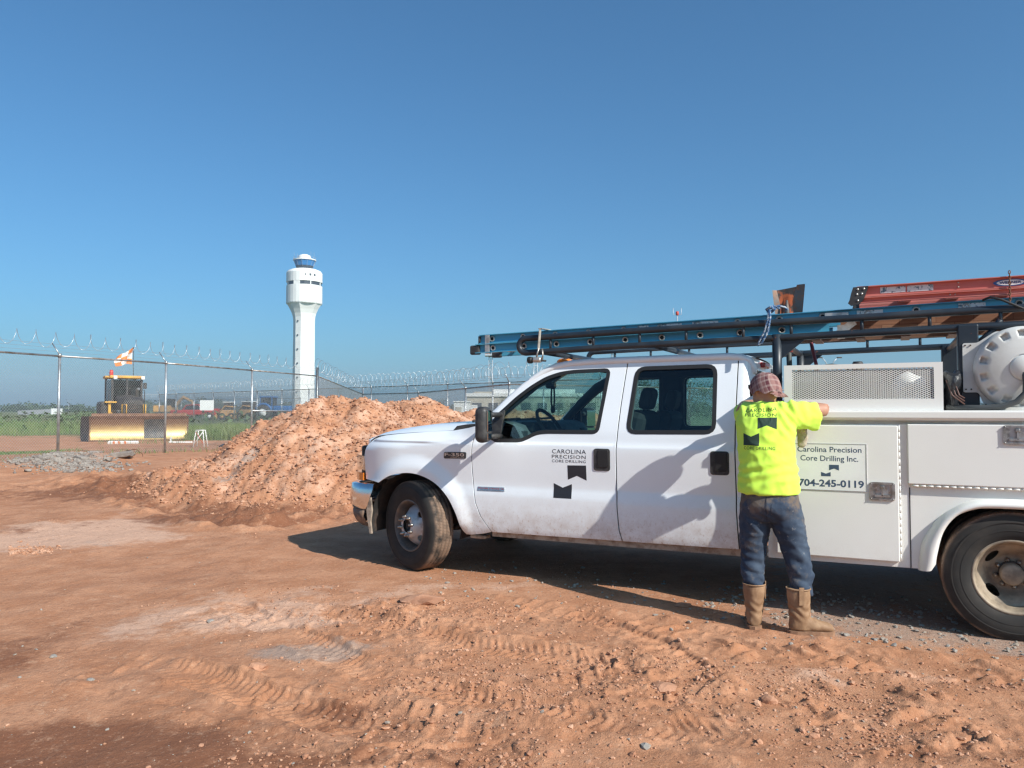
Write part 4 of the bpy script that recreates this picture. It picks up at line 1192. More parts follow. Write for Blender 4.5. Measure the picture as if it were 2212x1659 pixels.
for nm, zc, x0, x1, y0, y1 in (('base_section', 1.972, .52, 3.45, -.735, -.31), ('fly_section', 2.056, .55, 5.1, -.715, -.33)):
    mb = MB(); channel(mb, x0, x1, y0, zc, .074, -1); channel(mb, x0, x1, y1, zc, .074, 1); sec = EL.part(mb, nm, blue)
    k = 0
    x = x0 + (.17 if nm == 'base_section' else .12)
    while x < x1 - .08:
        z = lz(x, zc); MB().tube([(x, y0 + .004, z), (x, y1 - .004, z)], .015, 8).build('rung', alu, sec); MB().lathe([(.0001, -.005), (.015, -.005), (.015, -.002)], 10, 'Y', (x, y0, z)).build('rung_dark_disc', M['rubber_seal'], sec)  # flat black disc stands in for the shade inside the rung
        MB().tube([(x + .021 * math.cos(a), y0 - .006, z + .021 * math.sin(a)) for a in np.linspace(0, 2 * math.pi, 15)[:-1]], .0065, 6, True).build('rung_collar', alu, sec)
        x += .304
black_rub = M['rubber_seal']
mb = MB(); mb.box((.51, -.735, 1.962), (.10, .045, .085), bev=.015); EL.part(mb, 'end_cap', BP)
mb = MB(); mb.box((.51, -.31, 1.962), (.10, .045, .085), bev=.015); EL.part(mb, 'end_cap', BP)
mb = MB(); mb.box((.545, -.715, 2.048), (.02, .04, .08), bev=.006); EL.part(mb, 'end_cap', BP)
mb = MB(); mb.box((.64, -.757, 2.01), (.045, .008, .165), bev=.003); mb.box((.64, -.74, 1.93), (.045, .04, .008)); EL.part(mb, 'guide_bracket', alu)
mb = MB(); mb.box((3.50, -.72, 2.105), (.16, .05, .055), bev=.004); EL.part(mb, 'guide_bracket', alu)
mb = MB(); mb.box((3.53, -.745, 1.99), (.05, .012, .10)); mb.bar((3.50, -.75, 1.97), (3.62, -.75, 2.06), .01, .05); EL.part(mb, 'rung_lock', alu)
for x, w in ((2.05, .09), (2.28, .17), (2.55, .20), (3.72, .17), (4.35, .16)):
    mb = MB(); mb.box((x, -.7185 - .002, lz(x, 2.062)), (w, .002, .036)); EL.part(mb, 'warning_label', label_mat)
# red step ladder
redf = pm('red_fibreglass', (.50, .125, .100), .55, col2=(.58, .20, .16), vs=3, stretch=(.3, 6, 6))
SL = Thing('step_ladder', (3.6, -.5, 2.18), 'folded red fibreglass step ladder on top of the blue ladder', 'ladder')
for y, o in ((-.75, -1), (-.28, 1)):
    for z, h in ((2.268, .072), (2.207, .034)):
        mb = MB(); mb.bar((3.64, y, z), (5.9, y, z + .012), .006, h)
        for s in (-1, 1): mb.bar((3.64, y + o * .012, z + s * h / 2), (5.9, y + o * .012, z + .012 + s * h / 2), .03, .006)
        SL.part(mb, 'side_rail', redf)
    mb = MB(); pl = [(3.58, 2.19), (3.59, 2.21), (3.60, 2.255), (3.615, 2.302), (3.715, 2.306), (3.685, 2.215), (3.655, 2.18), (3.60, 2.172)]
    mb.prism(pl, y + o * .005, y + o * .035); b_ = SL.part(mb, 'foot_boot', BP)
    for x, z in ((3.645, 2.285), (3.685, 2.287), (3.64, 2.25), (3.672, 2.252), (3.645, 2.205)): MB().sphere((x, y + o * .036, z), (.008, .005, .008), 8, 5).build('rivet', alu, b_)
for i in range(6): mb = MB(); mb.box((3.95 + i * .31, -.515, 2.255), (.085, .46, .03)); SL.part(mb, 'step', redf)
for x, w in ((3.87, .16), (4.04, .16)): mb = MB(); mb.box((x, -.7545, 2.272), (w, .002, .042)); SL.part(mb, 'warning_label', label_mat)
for x, z in ((4.27, 2.292), (4.27, 2.262), (4.22, 2.214), (4.25, 2.214)): mb = MB(); mb.sphere((x, -.756, z), (.006, .005, .006), 8, 5); SL.part(mb, 'rivet', alu)
def oval(cx, cz, rx, rz, y, n=32): return [(cx + rx * math.cos(a), y, cz + rz * math.sin(a)) for a in np.linspace(0, 2 * math.pi, n + 1)[:-1]]
mb = MB(); mb.add(oval(4.57, 2.272, .098, .024, -.7565), [list(range(32))]); lg = SL.part(mb, 'maker_badge', pm('badge_blue', (.03, .09, .26), .4))
MB().add(oval(4.57, 2.272, .078, .018, -.7580), [list(range(32))]).build('badge_field', M['decal_white'], lg)
flat_text('badge_lettering', 'WERNER', (4.507, -.7595, 2.2645), (1, 0, 0), (0, 0, 1), .126, .0165, pm('badge_ink', (.02, .05, .17), .5), lg, .03)
# planks
def wood_mat(name, a, b):
    m, t, p = nt(name); br = t.nodes.new('ShaderNodeTexBrick'); tc = t.nodes.new('ShaderNodeTexCoord'); mp = t.nodes.new('ShaderNodeMapping')
    mp.inputs['Scale'].default_value = (1, 1, 1); mp.inputs['Rotation'].default_value = (math.pi / 2, 0, 0)
    t.links.new(tc.outputs['Object'], mp.inputs[0]); t.links.new(mp.outputs[0], br.inputs[0])
    for k, v in (('Color1', c4(a)), ('Color2', c4(b)), ('Mortar', c4(tuple(x * .6 for x in a))), ('Scale', 1.0), ('Brick Width', .23), ('Row Height', .06), ('Mortar Size', .002)): br.inputs[k].default_value = v
    g = tex(t, 30, 4, stretch=(.15, 4, 4)); t.links.new(mixc(t, ramp(t, g, .3, .7, 0, .5), br.outputs[0], tuple(x * .55 for x in a)), p.inputs['Base Color']); p.inputs['Roughness'].default_value = .75
    return m
wd = wood_mat('laminated_wood', (.26, .11, .06), (.40, .22, .13)); wd2 = wood_mat('weathered_wood', (.24, .13, .08), (.20, .10, .06))
PL = Thing('scaffold_plank', (3.5, -.45, 2.04), 'laminated brown scaffold plank under the red ladder', 'plank'); mb = MB(); mb.bar((3.52, -.50, 2.045), (5.8, -.50, 2.075), .22, .055); PL.part(mb, 'board', wd)
PL = Thing('slatted_deck', (3.2, -.45, 1.95), 'low brown wooden deck of slats below the rack rail', 'deck')
for y in (-.62, -.28): mb = MB(); mb.bar((3.17, y, 1.975), (5.8, y, 1.995), .04, .028); PL.part(mb, 'runner', wd2)
for i in range(8): mb = MB(); mb.box((3.35 + i * .3, -.45, 1.953 + i * .002), (.06, .36, .014)); PL.part(mb, 'slat', wd2)
# scoop shovel
scoop_m = pm('worn_orange_steel', (.42, .10, .03), .55, col2=(.035, .03, .028), vs=9, lo=.42, hi=.56); scoop_g = pm('worn_grey_steel', (.10, .11, .11), .5, .3, col2=(.22, .10, .05), vs=14)
SH = Thing('scoop_shovel', (3.13, -.3, 1.43), 'orange and black scoop shovel standing blade up behind the blue ladder', 'shovel')
def scoop_pt(u, v):
    x = (3.004 + .246 * u) * 1; zt = 2.388 + .034 * u; zb = 2.16
    z = zb + (zt - zb) * v; xx = x + (.5 - u) * .05 * (1 - v)
    return (xx, -.30 + .03 * (1 - (2 * u - 1) ** 4) - .02 * math.exp(-((u - .5) / .12) ** 2) * (1 - v), z)
rows = [[scoop_pt(u, v) for u in np.linspace(0, 1, 17)] for v in np.linspace(0, 1, 11)]
mb = MB(); mb.grid(rows); mb.grid([[(x, y + .004, z) for x, y, z in r] for r in rows]); bl = SH.part(mb, 'blade', scoop_m)
for s in (0, 1):
    mb = MB(); e = [scoop_pt(s, v) for v in np.linspace(0, 1, 7)]; mid = [scoop_pt(.16 if s == 0 else .74, .12 + .88 * v ** 1.0) for v in np.linspace(0, 1, 7)]
    w_ = .18 if s == 0 else .34
    rows = [[(p[0] + (1 if s == 0 else -1) * w_ * .246 * t * (1 - .55 * abs(v - .5)) , p[1] - .022 * (1 - t) - .006, p[2]) for t in (0, .5, 1)] for p, v in zip(e, np.linspace(0, 1, 7))]
    mb.grid(rows); SH.part(mb, 'side_wing', scoop_g)
mb = MB(); mb.tube([(3.115, -.325, 2.30), (3.115, -.33, 2.22), (3.12, -.32, 2.0)], [.008, .02, .02], 10); SH.part(mb, 'socket', scoop_g)
mb = MB(); mb.tube([(3.12, -.32, 2.05), (3.135, -.30, 1.43)], .021, 10); SH.part(mb, 'shaft', pm('dark_shaft', (.04, .05, .05), .6))
mb = MB(); mb.tube([(3.126, -.313, 1.93), (3.129, -.31, 1.885)], .0245, 12); SH.part(mb, 'red_collar', pm('red_tape', (.42, .05, .04), .5))
PO = Thing('steel_bar', (3.40, -.2, 1.35), 'thin dark red bar leaning up against the rack', 'bar'); mb = MB(); mb.tube([(3.262, -.2, 2.06), (3.405, -.2, 1.35)], .014, 8); PO.part(mb, 'bar', pm('maroon_paint', (.17, .03, .035), .5))
# rope, strap, strap winder, chain
ropem = pm('blue_rope', (.03, .09, .20), .8, col2=(.35, .40, .45), vs=60, lo=.5, hi=.58)
RP = Thing('tie_rope', (3.05, -.89, 1.9), 'blue and white rope tied round the rack rail by the shovel', 'rope')
mb = MB(); mb.tube([(3.10, -.70, 2.19), (3.07, -.80, 2.20), (3.05, -.88, 2.165), (3.045, -.90, 2.09), (3.02, -.90, 2.0), (2.98, -.90, 1.925), (2.975, -.905, 1.90), (3.0, -.91, 1.915), (3.045, -.905, 2.0), (3.06, -.90, 2.10), (3.055, -.885, 2.16)], .0085, 8)
mb.tube([(3.03, -.86, 2.165), (3.06, -.885, 2.18), (3.09, -.87, 2.165), (3.065, -.855, 2.15), (3.035, -.87, 2.155)], .012, 8); mb.tube([(3.07, -.85, 2.175), (3.11, -.82, 2.195), (3.15, -.80, 2.185), (3.17, -.78, 2.165)], .0085, 8); RP.part(mb, 'rope', ropem)
ST = Thing('ladder_clamp', (1.2, -.87, 1.83), 'worn grey clamp strap with screw knob holding the front of the ladder', 'clamp')
mb = MB(); mb.bar((1.20, -.895, 1.93), (1.215, -.895, 2.105), .006, .035, up=(0, 1, 0)); mb.bar((1.215, -.70, 2.115), (1.215, -.897, 2.108), .035, .006, up=(0, 0, 1)); ST.part(mb, 'strap', pm('worn_webbing', (.38, .35, .30), .85, col2=(.22, .19, .16), vs=20))
mb = MB(); mb.tube([(1.205, -.895, 1.95), (1.19, -.90, 1.90), (1.185, -.90, 1.84)], .008, 6); mb.tube([(1.235, -.895, 1.94), (1.24, -.90, 1.88), (1.235, -.90, 1.83)], .007, 6); ST.part(mb, 'hook', M['lug'])
mb = MB(); mb.lathe([(.0001, -.035), (.022, -.035), (.024, -.025), (.024, .025), (.022, .035), (.0001, .035)], 14, 'X', (1.19, -.90, 1.845)); ST.part(mb, 'roller', alu)
mb = MB(); mb.lathe([(.0001, -.02), (.026, -.02), (.03, -.008), (.03, .008), (.026, .02), (.0001, .02)], 10, 'X', (1.125, -.90, 1.845)); mb.tube([(1.14, -.90, 1.845), (1.27, -.90, 1.835)], .008, 8); ST.part(mb, 'knob', M['rubber_seal'])
CH = Thing('tie_chain', (4.56, -.8, 2.1), 'rusty tie chain hanging over the red ladder rail', 'chain')
for i in range(14):
    z = 2.335 - i * .018; mb = MB(); a0 = (i % 2) * math.pi / 2
    mb.tube([(4.562 + .006 * math.cos(a) * math.cos(a0), -.79 + .006 * math.cos(a) * math.sin(a0), z + .013 * math.sin(a)) for a in np.linspace(0, 2 * math.pi, 9)[:-1]], .0028, 5, True); CH.part(mb, 'chain_link', pm('rust', (.16, .07, .04), .8) if i == 0 else bpy.data.materials['rust'])
HO = Thing('cable', (4.5, -.85, 2.1), 'black cable looped over the rack rail at the right', 'cable'); mb = MB(); mb.tube([(4.40, -.86, 2.15), (4.44, -.885, 2.165), (4.50, -.89, 2.145), (4.62, -.88, 2.08), (4.9, -.86, 1.95)], .008, 8); HO.part(mb, 'cable', M['rubber_seal'])

# white mesh basket on the compartment roof ---------------------------------------
MB_ = Thing('mesh_basket', (3.66, -.93, 1.422), 'white steel basket with expanded metal front on the utility body', 'basket')
def flat_frame(mb, x0, x1, z0, z1, hx0, hx1, hz0, hz1, y, t):
    for a0, a1, b0, b1 in ((x0, x1, hz1, z1), (x0, x1, z0, hz0), (x0, hx0, hz0, hz1), (hx1, x1, hz0, hz1)):
        mb.box(((a0 + a1) / 2, y, (b0 + b1) / 2), (a1 - a0, t, b1 - b0))
mb = MB(); flat_frame(mb, 3.175, 4.148, 1.422, 1.735, 3.228, 4.096, 1.497, 1.703, -1.105, .006); MB_.part(mb, 'front_frame', UW)
mb = MB(); mb.box((3.178, -.93, 1.58), (.005, .34, .31)); mb.box((4.145, -.93, 1.58), (.005, .34, .31)); mb.box((3.66, -.93, 1.428), (.97, .34, .006)); MB_.part(mb, 'box_panels', UW)
mb = MB(); mb.box((3.66, -.76, 1.57), (.97, .005, .28)); MB_.part(mb, 'back_panel', M['black_plastic'])  # black colour stands in for the shade inside the basket
def expanded(name, x0, x1, z0, z1, y):
    """sheet of diamond strands"""
    cw, ch = .0275, .0135; mb = MB(); r = 0; z = z0
    nz = int((z1 - z0) / (ch / 2)) + 1
    V, F = [], []
    def strand(ax, az, bx, bz):
        dx, dz = bx - ax, bz - az; L = math.hypot(dx, dz); ox, oz = -dz / L * .0021, dx / L * .0021
        b = len(V)
        for yy in (y - .002, y + .002): V.extend([(ax + ox, yy, az + oz), (ax - ox, yy, az - oz), (bx - ox, yy, bz - oz), (bx + ox, yy, bz + oz)])
        F.extend([(b, b + 1, b + 2, b + 3), (b + 7, b + 6, b + 5, b + 4), (b, b + 3, b + 7, b + 4), (b + 1, b + 5, b + 6, b + 2)])
    for j in range(int((z1 - z0) / ch)):
        for i in range(int((x1 - x0) / cw)):
            ax, az = x0 + i * cw, z0 + j * ch
            strand(ax, az + ch / 2, ax + cw / 2, az); strand(ax + cw / 2, az, ax + cw, az + ch / 2); strand(ax, az + ch / 2, ax + cw / 2, az + ch); strand(ax + cw / 2, az + ch, ax + cw, az + ch / 2)
    return MB().add(V, F)
MB_.part(expanded('mesh', 3.215, 4.125, 1.490, 1.722, -1.099), 'expanded_mesh', UW).__setitem__('kind', 'stuff')
BG = Thing('white_sack', (3.95, -.95, 1.43), 'crumpled pale plastic sack inside the mesh basket', 'sack')
vs_, fs_ = rock_shape(77, .5, 1.0, 3); mb = MB(); mb.add([(3.95 + v[0] * .10, -.95 + v[1] * .09, 1.55 + v[2] * .12) for v in vs_], fs_.tolist(), True); BG.part(mb, 'sack', pm('pale_plastic', (.62, .63, .60), .5, bmp=.5, bs=14, bd=.02))
CN = Thing('tool_case', (3.5, -.93, 1.43), 'black tool case lying inside the mesh basket', 'case'); mb = MB(); mb.box((3.50, -.93, 1.53), (.58, .26, .20), bev=.02); CN.part(mb, 'case', M['black_plastic'])  # made large and black to darken the basket interior
mb = MB(); mb.tube([(3.40, -.93, 1.63), (3.40, -.93, 1.66), (3.60, -.93, 1.66), (3.60, -.93, 1.63)], .01, 8); CN.part(mb, 'handle', M['black_plastic'])
LB = Thing('ribbed_lamp', (3.64, -.86, 1.70), 'black ribbed lamp sticking up behind the basket', 'lamp'); mb = MB(); mb.lathe([(.035, 0), (.037, .01), (.034, .055), (.028, .065), (.0001, .066)], 18, 'Z', (3.64, -.86, 1.70)); LB.part(mb, 'dome', M['black_plastic'])
mb = MB()
for a in np.linspace(0, 2 * math.pi, 13)[:-1]: mb.bar((3.64 + .0365 * math.cos(a), -.86 + .0365 * math.sin(a), 1.71), (3.64 + .035 * math.cos(a), -.86 + .035 * math.sin(a), 1.75), .006, .006, up=(0, 1, 0))
LB.part(mb, 'ribs', M['black_plastic'])
HW = Thing('hose_coil', (3.45, -.75, 1.72), 'thin black hose arching above the basket', 'hose'); mb = MB(); mb.tube([(3.33, -.74, 1.70), (3.38, -.74, 1.745), (3.46, -.74, 1.755), (3.54, -.74, 1.745), (3.58, -.74, 1.71)], .007, 6); HW.part(mb, 'hose', M['rubber_seal'])
TP = Thing('tarp_bundle', (4.2, -.9, 1.42), 'dark crumpled tarp between the basket and the white tank', 'tarp'); vs_, fs_ = rock_shape(31, .6, 1.0, 3); mb = MB(); mb.add([(4.21 + v[0] * .07, -.90 + v[1] * .15, 1.55 + v[2] * .14) for v in vs_], fs_.tolist(), True); TP.part(mb, 'bundle', pm('dark_tarp', (.02, .022, .026), .4, bmp=.8, bs=12, bd=.03))
for i in range(3): mb = MB(); mb.tube([(4.17 + .02 * i, -1.04, 1.62), (4.20 + .02 * i, -1.06, 1.52), (4.27, -1.05, 1.46 + .02 * i)], .005, 6); TP.part(mb, 'cable', pm('brown_cable', (.10, .05, .04), .5) if i == 0 else bpy.data.materials['brown_cable'])

# white plastic tank with hose ---------------------------------------------------
TK = Thing('water_tank', (4.60, -.88, 1.42), 'round white plastic tank with notched rim and square flange', 'tank')
plast = pm('tank_plastic', (.63, .63, .60), .5, col2=(.55, .54, .50), vs=4)
c = Vector((4.60, -.95, 1.69)); n = 144; prof = [(.262, .22), (.270, .02), (.268, -.02), (.255, -.045), (.243, -.055), (.236, -.058), (.205, -.075), (.198, -.078), (.18, -.083), (.14, -.092), (.10, -.098), (.088, -.10)]
rows = []
for k, (r, h) in enumerate(prof):
    row = []
    for j in range(n):
        a = 2 * math.pi * j / n; fr = ((a / (2 * math.pi) * 14) % 1.0); notch = (.30 < fr < .70) and 5 <= k <= 6
        row.append((c.x + r * math.cos(a), c.y + h + (.035 if notch else 0), c.z + r * math.sin(a)))
    rows.append(row)
mb = MB(); mb.grid(rows, True, True); TK.part(mb, 'drum', plast)
mb = MB(); mb.lathe([(.088, -.10), (.080, -.094), (.077, -.106), (.072, -.112), (.0001, -.114)], 40, 'Y', c); TK.part(mb, 'cap', plast)
mb = MB(); pl = rounded([(4.275, 1.54), (4.275, 1.865), (4.36, 1.865), (4.46, 1.935), (4.925, 1.935), (4.925, 1.44), (4.40, 1.44), (4.36, 1.54)], .015); mb.prism(pl, -.915, -.895); fl = TK.part(mb, 'flange', plast)
for x, z in ((4.29, 1.85), (4.32, 1.85), (4.29, 1.56), (4.32, 1.56), (4.40, 1.46), (4.50, 1.92)): MB().lathe([(.0001, -.922), (.005, -.922), (.005, -.915)], 8, 'Y', (x, 0, z)).build('bolt', M['dark_steel'], fl)
mb = MB(); mb.box((4.62, -.88, 1.432), (.40, .30, .02)); TK.part(mb, 'foot', plast)
HS = Thing('tank_hose', (4.5, -1.06, 1.43), 'thick dark grey hose running from the white tank cap', 'hose'); mb = MB(); mb.tube([(4.60, -1.05, 1.655), (4.603, -1.075, 1.60), (4.598, -1.075, 1.53), (4.55, -1.075, 1.475), (4.47, -1.07, 1.445), (4.36, -1.06, 1.437), (4.17, -1.02, 1.44)], .019, 12); HS.part(mb, 'hose', pm('hose_grey', (.06, .065, .065), .6))
# ------------------------------------------------------------------ worker leaning on the utility body
def remesh(mb, voxel, smooth=6, disp=None):
    me = mb.mesh('tmp'); o = bpy.data.objects.new('tmp', me); COL.objects.link(o)
    md = o.modifiers.new('r', 'REMESH'); md.mode = 'VOXEL'; md.voxel_size = voxel
    sm = o.modifiers.new('s', 'SMOOTH'); sm.iterations = smooth; sm.factor = .5
    bpy.context.view_layer.update()
    r = bpy.data.meshes.new_from_object(o.evaluated_get(bpy.context.evaluated_depsgraph_get()))
    bpy.data.objects.remove(o); bpy.data.meshes.remove(me)
    if disp:
        n_ = [v.normal.copy() for v in r.vertices]
        for v, nn in zip(r.vertices, n_): v.co += nn * disp(v.co)
    for p in r.polygons: p.use_smooth = True
    r.materials.clear(); r.update()
    return r

def loft(mb, secs, n=20):
    """secs: (centre, rx, ry, axis x, axis y) elliptical sections joined into a closed body"""
    rows = []
    for c, rx, ry, ax, ay in secs:
        c, ax, ay = Vector(c), Vector(ax).normalized(), Vector(ay).normalized()
        rows.append([c + ax * rx * math.cos(a) + ay * ry * math.sin(a) for a in np.linspace(0, 2 * math.pi, n + 1)[:-1]])
    mb.grid(rows, True, True)
    b = len(mb.v) - n * len(rows)
    mb.f.append([b + i for i in range(n)]); mb.sm.append(True); mb.mi.append(0)
    mb.f.append([b + (len(rows) - 1) * n + i for i in range(n)]); mb.sm.append(True); mb.mi.append(0)

def limb(mb, pts, radii, n=14): mb.tube(pts, radii, n)
X_, Y_ = (1, 0, 0), (0, 1, 0)
P = Thing('person', (3.21, -1.52, 0), 'worker in yellow green tee shirt and jeans leaning on the truck with back turned', 'person')
skin = pm('skin', (.40, .20, .13), .55, col2=(.46, .24, .16), vs=12, bmp=.1, bs=200)
shirt_m = pm('hi_vis_cotton', (.60, .90, .09), .85, bmp=.25, bs=380, bd=.001, spec=.2)
p_ = shirt_m.node_tree.nodes['Principled BSDF']
p_.inputs['Sheen Weight'].default_value = .2
def jeans_mat():
    m, t, p = nt('denim')
    col = mixc(t, ramp(t, tex(t, 7, 6, .65), .35, .7), (.018, .033, .062), (.048, .070, .105))
    tc = t.nodes.new('ShaderNodeTexCoord'); sx = t.nodes.new('ShaderNodeSeparateXYZ'); t.links.new(tc.outputs['Object'], sx.inputs[0])
    seat = mth(t, 'MULTIPLY', ramp(t, sx.outputs[2], .70, .84), ramp(t, tex(t, 9, 6, .7), .42, .62))
    col = mixc(t, mth(t, 'MULTIPLY', seat, .75), col, (.16, .11, .07))
    col = mixc(t, mth(t, 'MULTIPLY', ramp(t, tex(t, 16, 8, .75), .60, .68), .6), col, (.30, .29, .27)); col = mixc(t, mth(t, 'MULTIPLY', ramp(t, tex(t, 5, 6, .7), .52, .66), .5), col, (.19, .15, .11))
    t.links.new(col, p.inputs['Base Color']); p.inputs['Roughness'].default_value = .9
    bump(t, p, tex(t, 420, 2), .25, .001)
    return m
denim = jeans_mat()
leather = pm('boot_leather', (.23, .13, .068), .75, col2=(.34, .21, .12), vs=9, bmp=.35, bs=70, bd=.003)
sole_m = pm('boot_sole', (.22, .12, .07), .9, col2=(.34, .19, .11), vs=14, bmp=.5, bs=60)

# --- body: head, neck, trunk, arms, hands, legs as one skin surface
def face_axes():
    f = Vector((-.72, .64, -.28)).normalized(); up = Vector((-.08, .32, .94)); up = (up - f * up.dot(f)).normalized(); s = f.cross(up)
    return f, up, s
FF, FU, FS = face_axes()
HC = Vector((3.10, -1.34, 1.552))
def hd(f, u, s): return HC + FF * f + FU * u + FS * s
mb = MB()
loft(mb, [(hd(-.01, -.115, 0), .045, .055, FS, FF), (hd(.01, -.09, 0), .058, .075, FS, FF), (hd(.008, -.05, 0), .068, .092, FS, FF), (hd(0, 0, 0), .074, .098, FS, FF), (hd(-.005, .045, 0), .070, .092, FS, FF), (hd(-.008, .080, 0), .055, .074, FS, FF), (hd(-.008, .098, 0), .030, .04, FS, FF)], 22)
limb(mb, [hd(.085, .0, 0), hd(.103, -.03, 0), hd(.112, -.048, 0), hd(.095, -.058, 0)], [.010, .012, .016, .010], 8)           # nose
limb(mb, [hd(.086, -.078, -.022), hd(.094, -.080, 0), hd(.086, -.078, .022)], .008, 8)                                       # mouth
for s in (-1, 1):
    limb(mb, [hd(.084, .008, s * .05), hd(.09, .014, s * .03), hd(.088, .012, s * .012)], .010, 8)                              # brow
    mb.sphere(hd(.080, -.006, s * .032), .013, 8, 6)                                                                            # eye
    limb(mb, [hd(-.002, -.045, s * .072), hd(-.012, -.02, s * .086), hd(-.015, .010, s * .088), hd(.0, .018, s * .076)], [.008, .011, .012, .008], 8)   # ear
limb(mb, [(3.11, -1.375, 1.40), (3.105, -1.365, 1.46), hd(-.02, -.10, 0)], [.062, .058, .056])
loft(mb, [((3.135, -1.49, .86), .14, .10, X_, Y_), ((3.13, -1.47, 1.05), .15, .095, X_, Y_), ((3.12, -1.41, 1.30), .165, .10, X_, Y_), ((3.12, -1.38, 1.42), .14, .075, X_, Y_)])
RS, RE, RW = Vector((3.285, -1.385, 1.405)), Vector((3.468, -1.235, 1.425)), Vector((3.25, -1.095, 1.458))
LS, LE, LW = Vector((2.965, -1.365, 1.405)), Vector((2.93, -1.13, 1.452)), Vector((3.12, -1.06, 1.470))
for a, b, c in ((RS, RE, RW), (LS, LE, LW)):
    limb(mb, [a, a.lerp(b, .5), b], [.058, .052, .043]); limb(mb, [b + (b - a).normalized() * .012, b.lerp(c, .35), c], [.041, .043, .029])
    d = (c - b).normalized(); pl = c + d * .045; up = Vector((0, 0, 1)); sd_ = d.cross(up).normalized()
    loft(mb, [(c, .030, .024, sd_, up), (c + d * .04, .040, .018, sd_, up), (c + d * .085, .041, .015, sd_, up), (c + d * .10, .036, .012, sd_, up)], 12)
    for k, (o_, L_) in enumerate(((-.031, .070), (-.010, .080), (.011, .076), (.031, .060))):
        q = c + d * .085 + sd_ * o_; limb(mb, [q, q + d * L_ * .45 + up * .006, q + d * L_ * .8 - up * .004, q + d * L_ - up * .014], [.0105, .010, .009, .0075], 8)
    q = c + d * .02 - sd_ * .033; limb(mb, [q, q + d * .035 - sd_ * .022, q + d * .068 - sd_ * .026], [.013, .012, .009], 8)
for hx, kx, ax_, ky in ((3.06, 3.035, 3.045, -1.49), (3.235, 3.30, 3.345, -1.47)):
    limb(mb, [(hx, -1.49, .88), (kx, ky, .50), (ax_, -1.525, .10)], [.085, .058, .045])
P.part(remesh(mb, .0085, 3), 'body', skin)

# --- tee shirt
def ridge(co, s): return 1 - abs(mnoise.noise(co * s)) * 2
def folds(seed, amp, sx_, sz_, diag=0.0):
    def f(co):
        a = mnoise.noise(Vector((co.x * sx_ + seed, co.y * sx_, (co.z + diag * co.x) * sz_)))
        b = mnoise.noise(Vector((co.x * sx_ * 2.1, co.y * sx_ * 2.1 + seed, (co.z - diag * co.x) * sz_ * 2.0)))
        return amp * (1 - abs(a) * 2.2) * .6 + amp * .5 * b
    return f
def shirt_disp(co):
    base = folds(3.1, .009, 5, 9, .6)(co) + .004 * mnoise.noise(co * 22) + .007 * max(0, ridge(Vector((co.x * .8 + co.z * .5, co.y * .3, co.z * .8 - co.x * .5)), 13) - .55)
    hem = max(0, 1 - abs(co.z - .93) / .06) * .004 * math.sin(co.x * 55 + co.y * 40)
    arm = max(0, 1 - abs(co.x - 3.26) / .08) * max(0, min(1, (co.z - 1.2) / .1)) * .008 * math.sin((co.z * 1.0 + co.x * 1.4) * 75)
    neck = max(0, 1 - abs(co.z - 1.43) / .07) * .007 * math.sin(co.x * 95 + co.z * 20)
    low = max(0, 1 - abs(co.z - 1.02) / .12) * .006 * math.sin(co.z * 95 + 3 * math.sin(co.x * 9))
    return base + hem + arm + neck + low
mb = MB()
loft(mb, [((3.137, -1.49, .878), .198, .150, X_, Y_), ((3.137, -1.488, .90), .197, .148, X_, Y_), ((3.133, -1.485, .96), .190, .142, X_, Y_), ((3.127, -1.475, 1.06), .180, .135, X_, Y_), ((3.117, -1.452, 1.18), .180, .134, X_, Y_), ((3.112, -1.425, 1.29), .190, .132, X_, Y_), ((3.112, -1.40, 1.37), .192, .122, X_, Y_), ((3.115, -1.385, 1.425), .175, .100, X_, Y_), ((3.113, -1.378, 1.458), .110, .080, X_, Y_), ((3.11, -1.37, 1.475), .078, .068, X_, Y_)], 28)
sa_ = Vector((.80, .60, 0)).normalized(); sn_ = Vector((-.60, .80, 0)).normalized(); up_ = Vector((0, 0, 1))
loft(mb, [((3.19, -1.41, 1.375), .085, .095, sn_, up_), ((3.28, -1.375, 1.388), .082, .092, sn_, up_), ((3.35, -1.325, 1.386), .074, .090, sn_, up_), ((3.395, -1.29, 1.382), .070, .092, sn_, up_), ((3.412, -1.277, 1.380), .068, .092, sn_, up_)], 20)
limb(mb, [(3.03, -1.385, 1.375), (2.985, -1.35, 1.390), (2.965, -1.25, 1.405), (2.955, -1.205, 1.412)], [.095, .086, .080, .078])
shirt = P.part(remesh(mb, .0095, 5, shirt_disp), 'shirt', shirt_m)
mb = MB(); mb.tube([(3.11 + .080 * math.cos(a), -1.372 + .070 * math.sin(a), 1.472 + .006 * math.sin(a)) for a in np.linspace(0, 2 * math.pi, 25)[:-1]], .009, 8, True); P.part(mb, 'collar', shirt_m)
# print on the back
bv = BVHTree.FromPolygons([v.co.copy() for v in shirt.data.vertices], [list(p.vertices) for p in shirt.data.polygons])
def on_back(x, z, off):
    h = bv.ray_cast(Vector((x, -2.4, z)), Vector((0, 1, 0)))
    return (x, (h[0].y if h[0] else -1.5) - off, z)
def back_print(name, me, mat=None, cast=None):
    bm = bmesh.new(); bm.from_mesh(me); bmesh.ops.triangulate(bm, faces=bm.faces[:])
    for _ in range(5):
        long_ = [e for e in bm.edges if e.calc_length() > .0042]
        if not long_: break
        bmesh.ops.subdivide_edges(bm, edges=long_, cuts=1); bmesh.ops.triangulate(bm, faces=bm.faces[:])
    for v in bm.verts: v.co = on_back(v.co.x, v.co.z, .0019) if cast is None else cast(v.co.x, v.co.z)
    bm.to_mesh(me); bm.free(); me.update(); me.materials.clear()
    return P.part(me, name, mat or M['shirt_print'])
